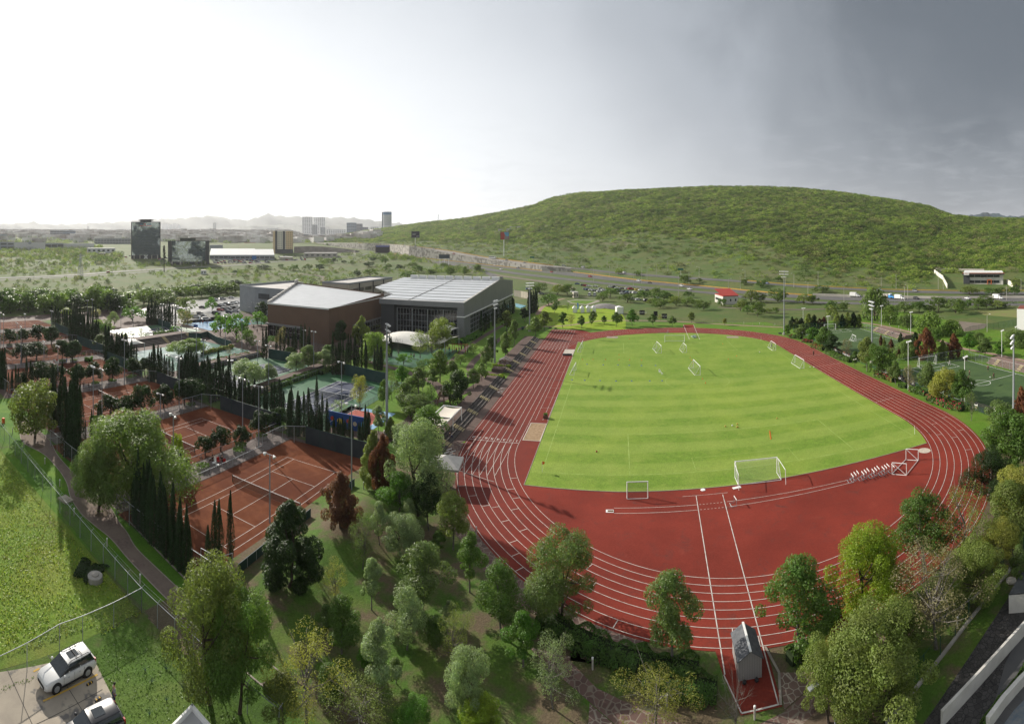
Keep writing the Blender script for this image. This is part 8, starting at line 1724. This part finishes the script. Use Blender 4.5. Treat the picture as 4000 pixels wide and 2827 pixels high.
q=small('litter_bin','bin','G',325,318,MB().lathe([(.5,0),(.55,1.3),(.4,1.45)],(0,0,0),10),GREENM,'green litter bin beside the second floodlight');small('traffic_drum','traffic drum','C',36,1360,MB().lathe([(.34,0),(.34,.95),(.25,1.05)],(0,0,0),10),CONE,'orange traffic drum at the path entrance')
for x,y in((855,995),):small('feather_flag','flag','E',815,1190,MB().tube((0,0,0),(0,0,5.2),.06,.04,5).add([(0,0,5.2),(.7,.1,4.6),(.8,.1,1.6),(0,0,1.2)],[(0,1,2,3)]),BLT,'tall blue feather flag beside the blue gazebo')
small('utility_box','box','H',945,535,MB().box((0,0,.08),(3,2.4,.16)).box((0,0,.9),(1.6,1.2,1.6)),CONCW,'small concrete utility box on its slab beside the soccer fence')
small('umpire_chair','umpire chair','D',542,800,MB().poly([(-.5,-.4,0),(-.25,0,2.2),(-.5,.4,0)],.05,5).poly([(.5,-.4,0),(.25,0,2.2),(.5,.4,0)],.05,5).box((0,0,1.9),(.6,.5,.08)).lathe([(1.0,2.9),(.1,3.2)],(0,0,0),10),WHITE,'white umpire chair with a sunshade on the green hard court')
for x,y,lb in((175,335,'first basketball hoop stand on the shining court'),(712,175,'basketball hoop stand before the grey block')):
 X,Y,Z=at('D',x,y);q=empty('basketball_hoop',(X,Y,.06),.6,lb,'hoop','basketball hoops');MB().box((0,0,.35),(1.8,1.0,.7)).build('base',MURAL,q);MB().poly([(0,0,.6),(.3,0,2.6),(1.8,0,3.3)],.1,6).build('arm',STEEL,q);MB().box((1.9,0,3.6),(.06,1.9,1.1)).build('backboard',WHITE,q);MB().lathe([(.24,3.15),(.24,3.18)],(2.2,0,0),10).build('rim',CONE,q)
X,Y,Z=at('Q',755,1270,5.2);q=empty('street_lamp',(at('Q',755,1330,0)[0],at('Q',755,1330,0)[1],0),R(185),'single street lamp head reaching in at the lower edge','street lamp');MB().tube((0,0,0),(0,0,4.2),.07,.05,6).build('pole',STEEL,q);MB().tube((0,0,4.1),(1.7,.3,4.3),.045,.04,5).build('arm',STEEL,q);MB().box((2.1,.37,4.3),(.85,.34,.13),.17).build('lamp',STEEL,q)
for k,(x,y)in enumerate(((1655,1060),(1510,1185),(1825,1250),(1660,1370),(1490,1510),(1445,1070))):
 X,Y,Z=at('J',x,y);q=empty('agave',(X,Y,.03),k,ORD[k]+' little agave on the grass beside the parking corner','plant','agaves');m=MB()
 for j in range(14):a=j*2.4;rr0=.28+.1*(j%3);m.add([(.03*math.cos(a+1.5),.03*math.sin(a+1.5),0),(.05*math.cos(a),.05*math.sin(a),.05),(rr0*math.cos(a),rr0*math.sin(a),.42),(.03*math.cos(a-1.5),.03*math.sin(a-1.5),0)],[(0,1,2,3)])
 m.build('leaves',mat('agave',(.06,.12,.09),.6),q)
SK=mat('skin',(.36,.20,.13),.6);HAIR=mat('hair',(.02,.014,.01),.7)
def skin_mesh(name,pts,edges,m,inflate=0.):
 me=bpy.data.meshes.new(name);me.from_pydata([p[0]for p in pts],edges,[]);o=bpy.data.objects.new(name,me);COL.objects.link(o)
 md=o.modifiers.new('s','SKIN')
 for v,p in zip(me.skin_vertices[0].data,pts):v.radius=(p[1]+inflate,(p[2]if len(p)>2 else p[1])+inflate)
 me.skin_vertices[0].data[0].use_root=True
 su=o.modifiers.new('u','SUBSURF');su.levels=1;su.render_levels=1
 dg=bpy.context.evaluated_depsgraph_get();r=bpy.data.meshes.new_from_object(o.evaluated_get(dg));r.name=name;bpy.data.objects.remove(o,do_unlink=True);r.materials.clear();r.materials.append(m)
 r.polygons.foreach_set('use_smooth',[True]*len(r.polygons));return r
POSE={}
def pose(k):
 if k in POSE:return POSE[k]
 fl,bl,kf,kb,hp,az_={'stand':(.04,-.04,.03,-.02,.92,.12),'walk':(.30,-.30,.22,-.08,.90,.35),'sit':(.45,.45,.45,.42,.48,.3)}[k]
 kz=.48 if k!='sit' else.46
 P=[((0,0,hp),.13,.11),((0,.0,hp+.25),.135,.10),((0,0,hp+.48),.15,.10),((0,.01,hp+.57),.055),((0,.01,hp+.63),.055),((0,.015,hp+.72),.085),((0,.01,hp+.80),.075)]
 E_=[(0,1),(1,2),(2,3),(3,4),(4,5),(5,6)]
 for s,fy,ky in((-1,fl,kf),(1,bl,kb)):
  n=len(P);P+=[((s*.10,0,hp-.06),.085),((s*.11,ky,kz),.062),((s*.11,fy-(.02 if k!='sit' else 0),.09),.042),((s*.12,fy+.14,.035),.035)];E_+=[(0,n),(n,n+1),(n+1,n+2),(n+2,n+3)]
  n=len(P);a_=s*az_*(1 if k!='sit' else s);P+=[((s*.20,0,hp+.50),.055),((s*.25,-a_*.25,hp+.24),.042),((s*.24,a_*.35+.05,hp+.0),.032),((s*.235,a_*.45+.08,hp-.09),.030,.018)];E_+=[(2,n),(n,n+1),(n+1,n+2),(n+2,n+3)]
 body=skin_mesh('body',P,E_,SK)
 sh=skin_mesh('shirt',[P[0],P[1],P[2],P[11],P[12],P[19],P[20]],[(0,1),(1,2),(2,3),(3,4),(2,5),(5,6)],CLOTH,.022)
 tr_=skin_mesh('trousers',[P[0],P[7],P[8],(P[9][0][:2]+(.2,),.055),P[15],P[16],(P[17][0][:2]+(.2,),.055)],[(0,1),(1,2),(2,3),(0,4),(4,5),(5,6)],CLOTH,.018)
 hm=MB().ball((0,-.015,hp+.79),.105,10,6,1.0);f=bpy.data.meshes.new('hair');f.from_pydata([tuple(v)for v in hm.v if 1],[],hm.f);f.materials.append(HAIR)
 POSE[k]=(body,sh,tr_,f);return POSE[k]
def person(r,x,y,k,sc_,tc,rz,label,grp='people',z=0.):
 X,Y,Z=at(r,x,y);q=empty('person',(X,Y,Z+.06+z),rz,label,'person',grp);q.scale=(1.06,)*3;b,s,t_,h=pose(k)
 for me,nm,c in((b,'body',None),(s,'shirt',sc_),(t_,'trousers',tc),(h,'hair',None)):
  o=bpy.data.objects.new(nm,me);COL.objects.link(o);o.parent=q
  if c:o.color=(*c,1)
BK,WT,GY,RD,BU,NV=(.015,.015,.018),(.6,.6,.6),(.25,.25,.25),(.45,.03,.03),(.05,.15,.4),(.02,.03,.08)
for a in(('J',1138,1425,'stand',GY,NV,2.9,'man in a grey shirt standing behind the dark grey car'),('H',580,500,'walk',BK,BK,2.6,'runner dressed in black on the outer lanes'),('H',240,432,'stand',GY,BK,1.,'goalkeeper in grey at the touchline goal'),('H',1690,582,'walk',WT,WT,.5,'soccer player in white near the near goal'),('H',1852,667,'walk',BK,BK,1.4,'soccer player in black between goal and circle'),('H',2003,627,'walk',BK,BK,2.,'soccer player in black farthest from the track'),('H',2048,692,'walk',BK,BK,3.,'soccer player in black at the centre circle'),('H',1718,672,'stand',WT,NV,1.,'player in a pale shirt half hidden by the yellow-green tree'),('H',1842,725,'stand',BK,BK,0,'player in black behind the dense upright tree'),('H',1825,545,'stand',BK,BK,0,'player crouching by the soccer fence corner'),('H',1445,720,'stand',BU,NV,0,'person in blue behind the soccer fence banner'),('V',2118,788,'stand',BK,NV,0,'pedestrian in black on the service road'),('V',2140,790,'stand',WT,NV,0,'pedestrian in white on the service road'),('U',1172,1195,'sit',BK,NV,-1.2,'person in dark clothes sitting on the bleacher edge'),('S',675,1150,'stand',BK,BK,0,'adult in black on the playground lawn'),('S',712,1150,'stand',GY,NV,1.,'adult in grey on the playground lawn'),('S',1322,1045,'stand',BK,BK,0,'adult in black beside the swings'),('S',1358,1045,'stand',BK,GY,1.,'second adult beside the swings'),('S',1290,1070,'stand',BU,BU,0,'child in blue under the low tensile roof'),('S',1165,1060,'stand',BK,BU,0,'child in black and blue at the climbing set'),('S',1255,1075,'stand',RD,NV,0,'child in red at the climbing set'),('S',1398,1085,'stand',GY,BK,0,'small figure on the walk beside the swings'),('D',220,318,'stand',NV,BK,0,'player in navy nearest the hoop stand'),('D',250,315,'stand',RD,RD,0,'player in red on the shining basketball court'),('D',284,312,'stand',BK,BU,0,'player in black and blue on the shining basketball court'),('D',297,318,'stand',BU,BK,0,'smallest player on the shining basketball court'),('D',786,362,'walk',BK,BK,0,'walker in black under the spreading tree by the plaza'),('D',824,408,'walk',BK,NV,1.,'walker crossing the pink plaza'),('D',866,338,'stand',BK,BK,0,'visitor beside the gravel heap at the brown hall'),('C',850,1000,'stand',BK,BK,0,'man in black at the terrace table'),('C',882,1000,'stand',BK,NV,1.,'second man at the terrace table'),('C',938,992,'sit',BK,BK,0,'person sitting at the terrace table'),('C',1150,935,'sit',BK,BK,1.,'person sitting on the planter edge'),('C',570,738,'stand',WT,RD,0,'player in a white top on the fourth terrace'),('C',600,740,'stand',RD,WT,1.,'player in a red top on the fourth terrace'),('C',704,728,'stand',BU,BU,0,'player in blue between the planters'),('C',490,768,'sit',BU,NV,0,'person in blue sitting at the court wall'),('C',1868,430,'sit',RD,BK,0,'person in red sitting in front of the basketball court'),('K',62,332,'sit',BK,BK,1.8,'person in black sitting on the nearest terrace'),('K',140,330,'sit',BK,BK,-1.8,'person in black sitting in a red chair'),('C',2113,318,'stand',BK,BK,0,'figure in black at the hoop stand end'),('C',2143,318,'stand',RD,BK,0,'figure in red at the hoop stand end')):person(*a)
HL=bpy.data.materials.new('hill_leaf');HL.use_nodes=True;_t=HL.node_tree;_b=_t.nodes['Principled BSDF']
_o=_t.nodes.new('ShaderNodeObjectInfo');_g=_t.nodes.new('ShaderNodeNewGeometry')
_c=ramp(_t,_o.outputs['Random'],[(0,(.09,.16,.03)),(.3,(.17,.27,.045)),(.65,(.38,.50,.09)),(.88,(.32,.30,.14)),(1,(.08,.12,.03))])
_c=mixc(_t,ramp(_t,noise(_t,_g.outputs['Position'],.012,4),[(.4,0.),(.65,.5)]),_c,(.08,.13,.03))
_t.links.new(_c,_b.inputs['Base Color']);_b.inputs['Roughness'].default_value=.7;_b.inputs['Specular IOR Level'].default_value=.15
_tr=_t.nodes.new('ShaderNodeBsdfTranslucent');_t.links.new(_c,_tr.inputs[0]);_m=_t.nodes.new('ShaderNodeMixShader');_m.inputs[0].default_value=.5
_t.links.new(_b.outputs[0],_m.inputs[1]);_t.links.new(_tr.outputs[0],_m.inputs[2]);_t.links.new(_m.outputs[0],_t.nodes['Material Output'].inputs[0])
PC=bpy.data.collections.new('bush_sources')
for v in range(4):
 me=make_proto('shrub',2,v)[0].copy();me.materials.clear();me.materials.append(HL);o=bpy.data.objects.new('bush_source',me);PC.objects.link(o)
def gn_scatter(name,P,S,label,kind='stuff'):
 me=bpy.data.meshes.new(name);me.vertices.add(len(P));me.vertices.foreach_set('co',np.asarray(P,np.float32).ravel())
 at_=me.attributes.new('sz','FLOAT_VECTOR','POINT');at_.data.foreach_set('vector',np.asarray(S,np.float32).ravel())
 r_=me.attributes.new('rt','FLOAT','POINT');r_.data.foreach_set('value',rng.random(len(P)).astype(np.float32)*6.28);me.update()
 o=bpy.data.objects.new(name,me);COL.objects.link(o);o['kind']=kind;o['label']=label
 ng=bpy.data.node_groups.new('scatter','GeometryNodeTree');ng.interface.new_socket('Geometry',in_out='INPUT',socket_type='NodeSocketGeometry');ng.interface.new_socket('Geometry',in_out='OUTPUT',socket_type='NodeSocketGeometry')
 n=ng.nodes;gi_=n.new('NodeGroupInput');go=n.new('NodeGroupOutput');ip=n.new('GeometryNodeInstanceOnPoints');mp=n.new('GeometryNodeMeshToPoints');ci=n.new('GeometryNodeCollectionInfo');ci.inputs[0].default_value=PC;ci.inputs['Separate Children'].default_value=True;ci.inputs['Reset Children'].default_value=True
 a1=n.new('GeometryNodeInputNamedAttribute');a1.data_type='FLOAT_VECTOR';a1.inputs[0].default_value='sz';a2=n.new('GeometryNodeInputNamedAttribute');a2.data_type='FLOAT';a2.inputs[0].default_value='rt';cx_=n.new('ShaderNodeCombineXYZ')
 ng.links.new(gi_.outputs[0],mp.inputs[0]);ng.links.new(mp.outputs[0],ip.inputs['Points']);ng.links.new(ci.outputs[0],ip.inputs['Instance']);ip.inputs['Pick Instance'].default_value=True;ng.links.new(a1.outputs[0],ip.inputs['Scale']);ng.links.new(a2.outputs[0],cx_.inputs[2]);ng.links.new(cx_.outputs[0],ip.inputs['Rotation']);ng.links.new(ip.outputs[0],go.inputs[0])
 m=o.modifiers.new('scatter','NODES');m.node_group=ng
 return o
def scat(n,px0,px1,f,seed):
 g=np.random.default_rng(seed);px=g.uniform(px0,px1,n);u=g.random(n);d0,d1=f(px);d=np.sqrt(d0**2+(d1**2-d0**2)*u);return g,px,d
def hill_dd(px):
 db=plain_d(I_(_WB,px));gap=np.where(px<2200,1.2,np.where(px<2300,1.2+(px-2200)*.16,17.));return db,db+gap+14,I_(_DC,px)
def pw(px,d):az=YAW+(px-2000)/FP;return CX+d*np.sin(az),CY+d*np.cos(az)
def forest():
 P,S=[],[]
 for x0,x1,n,sd in((1150,1700,12000,1),(1700,2300,16000,2),(2300,3000,17000,3),(3000,4350,30000,4)):
  g,px,d=scat(n,x0,x1,lambda p:(hill_dd(p)[1]+4,hill_dd(p)[2]+40),sd)
  X,Y=pw(px,d);db,d3,dc=hill_dd(px);s=(d-d3)/(dc-d3)
  nz=vnoise(X,Y,38)*.5+vnoise(X,Y,90)*.5
  edge=np.interp(px,[1150,1500,1900,2150,2500,2900,3200,3600,3800,4350],[.10,.16,.26,.30,.34,.28,.14,.10,.22,.24])
  gap=(vnoise(X+300,Y,26)>.62)&(vnoise(X,Y-90,75)>-.1)
  k=((s>edge+.10*nz)&~gap&(g.random(n)<.72))|(g.random(n)<.09)|((g.random(n)<.32)&(nz>.35)&(s>edge*.25))|((s>edge*.55)&(g.random(n)<.22))
  k&=~((np.abs(px-3960)<330)&(s<.17))
  X,Y,px,d,s=X[k],Y[k],px[k],d[k],s[k];Z=terr((px-2000)/FP,d)-.2;z_=(2.2+4.2*g.random(len(X))**2)*np.where(d>1300,1.5,1.)*np.where(s<edge[k],.75,1.)
  P.append(np.stack([X,Y,Z],1));S.append(np.stack([z_*1.5,z_*1.5,z_*.85],1))
 gn_scatter('hillside_forest',np.concatenate(P),np.concatenate(S),'green thorn forest covering the long flat-topped hill')
forest()
def scrub():
 g,px,d=scat(13000,-300,1500,lambda p:(290+0*p,np.minimum(1500,plain_d(I_(_WB,np.clip(p,1100,4400)))-8)),11)
 X,Y=pw(px,d);nz=vnoise(X,Y,55)+.5*vnoise(X,Y,20)
 Y_=HY+FP*(CZ-terr((px-2000)/FP,d))/d
 k=(nz+g.normal(0,.25,len(px))>np.where(d<600,-.2,-.45))&~((Y_<1035)&(px>480))&((Y_>990)|((Y_>962)&(px<400)))&~((px>880)&(Y_<1025))
 rl=np.interp(px,[0,305,610,900],[1087,1073,1051,1037]);k&=~((Y_>rl-5)&(Y_<rl+12))
 k|=(px>500)&(Y_>1050)&(g.random(len(px))<.12)&(np.abs(Y_-rl)>12)
 g2,px2,d2=scat(2600,1250,2150,lambda p:(np.full_like(p,300.),np.maximum(310,plain_d(I_(ST,np.maximum(p,1523)))-25)),12)
 k2=(vnoise(*pw(px2,d2),45)+g2.normal(0,.3,len(px2))>.35)&(px2<1900)
 px,d=np.concatenate([px[k],px2[k2]]),np.concatenate([d[k],d2[k2]]);X,Y=pw(px,d);Z=terr((px-2000)/FP,d)
 inb=((X>-262)&(Y<70))|((X>-222)&(Y<156))|((X>-300)&(X<-150)&(Y<135))
 px,d,X,Y,Z=[a[~inb]for a in(px,d,X,Y,Z)]
 h=g.uniform(1.3,3.8,len(px))*np.where(d>600,1.6,1.)
 o=np.argsort(-h/d)[:270];inv=(px>5)&(px<3995);sel=[i for i in o if inv[i]];rest=np.ones(len(px),bool);rest[sel]=False
 sel=sorted(sel,key=lambda i:px[i]);cn={}
 for i in sel:
  c_=int(abs(X[i]*7+Y[i]))%4;zn=('on the plain toward the concert hall','on the plain below the glass towers','on the plain above the halls','beside the service road')[0 if px[i]<500 else 1 if px[i]<900 else 2 if px[i]<1400 else 3];kk=(c_,zn);cn[kk]=cn.get(kk,0)+1
  tree('shrub',(X[i],Y[i],Z[i]-.1),h[i],h[i]*1.6,('mesq','green','olive','dark')[c_],ORD[cn[kk]-1]+(' mid-green',' fresh green',' olive',' dark')[c_]+' wild bush from the frame edge, '+zn,'wild bushes of the plain')
 S=np.stack([h[rest]*1.05,h[rest]*1.05,h[rest]],1);gn_scatter('plain_scrub',np.stack([X[rest],Y[rest],Z[rest]-.1],1),S,'scattered distant scrub of the plain')
scrub()
def far_green():
 g,px,d=scat(14000,-200,1500,lambda p:(1250+0*p,5200+0*p),21);X,Y=pw(px,d);k=vnoise(X,Y,260)+g.normal(0,.4,len(px))>.1
 z_=g.uniform(6,11,k.sum());gn_scatter('far_trees',np.stack([X[k],Y[k],terr((px[k]-2000)/FP,d[k])],1),np.stack([z_*1.5,z_*1.5,z_*.8],1),'dark tree belts of the distant valley')
 b=MB();g,px,d=scat(9000,-200,1480,lambda p:(1300+0*p,6200+0*p),22);X,Y=pw(px,d);k=vnoise(X,Y,330)<.35
 for x,y,p_,d_ in zip(X[k],Y[k],px[k],d[k]):
  z=float(terr((p_-2000)/FP,d_));s=g.uniform(11,24)*(1+d_/6000);b.box((x,y,z+s*.22),(s*g.uniform(1,2.2),s,s*g.uniform(.45,.8)),g.uniform(0,3))
 o=b.build('distant_town',mat('town_white',(.75,.73,.70),.85,(.34,.30,.27),.012,(.4,.6)));tag(o,'mass of small pale houses of the distant town',kind='stuff')
far_green()
def ridge(name,prof,D,wd,m,base=900,jag=12):
 """a mountain range: crest line with a front and a back slope"""
 pxs=np.linspace(prof[0][0],prof[-1][0],160);V=[];rows=14;g=np.random.default_rng(int(D))
 for px in pxs:
  zc=zpx(I_(prof,px),D)+jag*(math.sin(px*.11)+.6*math.sin(px*.29+1)+.4*math.sin(px*.71));z0=zpx(base,D)
  for j in range(rows):
   t=j/(rows-1)*2-1;dd2=D+t*wd+120*math.sin(px*.03+j);X,Y=pol(px,dd2);f=1-abs(t)**1.3;V.append((X,Y,z0-60+(zc-z0+60)*f+(jag*2.5*math.sin(px*.13+j*1.7)*(1-f)*f*3)))
 n=len(pxs);Q=[(i*rows+j,(i+1)*rows+j,(i+1)*rows+j+1,i*rows+j+1)for i in range(n-1)for j in range(rows-1)]
 o=npmesh(name,V,Q,m,smooth=True);o['kind']='structure'
MT=mat('mountain',(.05,.075,.05),.95,(.09,.10,.06),.0015)
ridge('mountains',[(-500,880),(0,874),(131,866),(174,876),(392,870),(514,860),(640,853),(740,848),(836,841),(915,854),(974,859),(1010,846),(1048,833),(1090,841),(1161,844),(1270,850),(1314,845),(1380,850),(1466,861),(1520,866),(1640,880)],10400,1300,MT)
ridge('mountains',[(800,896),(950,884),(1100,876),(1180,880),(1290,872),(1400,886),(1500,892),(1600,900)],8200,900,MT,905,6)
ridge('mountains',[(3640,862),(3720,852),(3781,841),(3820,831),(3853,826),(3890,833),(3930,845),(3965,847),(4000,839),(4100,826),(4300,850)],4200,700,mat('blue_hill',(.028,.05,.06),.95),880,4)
def tufts():
 g=np.random.default_rng(31);n=60000;x=g.uniform(-118,-61.6,n);y=g.uniform(-134,-104,n);d=np.hypot(x-CX,y-CY)
 k=(g.random(n)<np.clip(62/d,.2,1))&(vnoise(x,y,4)+g.normal(0,.6,n)>-.5)&~((x>-63.2)&(y<-109));x,y,d=x[k],y[k],d[k];n=len(x)
 g2=g.random(n);P=np.stack([x,y,.06+.08*g2],1);V,Q=cards(P,np.stack([.6*g.normal(size=n),.6*g.normal(size=n),1.1+0*x],1),.24,g,.45,.3,.8)
 col=((.20,.28,.035),(.24,.28,.05),(.15,.24,.03),(.25,.25,.08));ix=(vnoise(x,y,6)+g.normal(0,.5,n));q_=np.digitize(ix,[-.5,.1,.7])
 for c in range(4):
  m=np.nonzero(q_==c)[0]
  if len(m)==0:continue
  vv=V.reshape(-1,4,3)[m].reshape(-1,3);o=npmesh('tall_grass',vv,np.arange(4*len(m)).reshape(-1,4),LEAF);o.color=(*col[c],1);o['kind']='stuff'
 n=15000;x=g.uniform(-60.5,-40,n);y=g.uniform(-134,-104.5,n);k=(x<-46-(y+104)*.05)&~((x>-62)&(x<-45)&(y<-111.2)&(x>-60-.0*y)&(y<-111.2-(x+59)*.14));x,y=x[k],y[k];n=len(x)
 V,Q=cards(np.stack([x,y,.03+.06*g.random(n)],1),np.stack([.6*g.normal(size=n),.6*g.normal(size=n),1.2+0*x],1),.17,g,.45,.3,.8);o=npmesh('tall_grass',V,Q,LEAF);o.color=(.09,.15,.03,1);o['kind']='stuff'
tufts()
hz=MB();hz.bb(-14000,14000,-14000,14000,-70,900);hm=bpy.data.materials.new('haze_air');hm.use_nodes=True;_t=hm.node_tree;_t.nodes.clear()
_v=_t.nodes.new('ShaderNodeVolumePrincipled');_v.inputs['Color'].default_value=(.93,.95,1.0,1);_v.inputs['Density'].default_value=6.5e-5;_v.inputs['Anisotropy'].default_value=.35
_o=_t.nodes.new('ShaderNodeOutputMaterial');_t.links.new(_v.outputs[0],_o.inputs['Volume'])
o=hz.build('haze',hm);o['kind']='stuff';o['label']='pale haze filling the air over the valley'
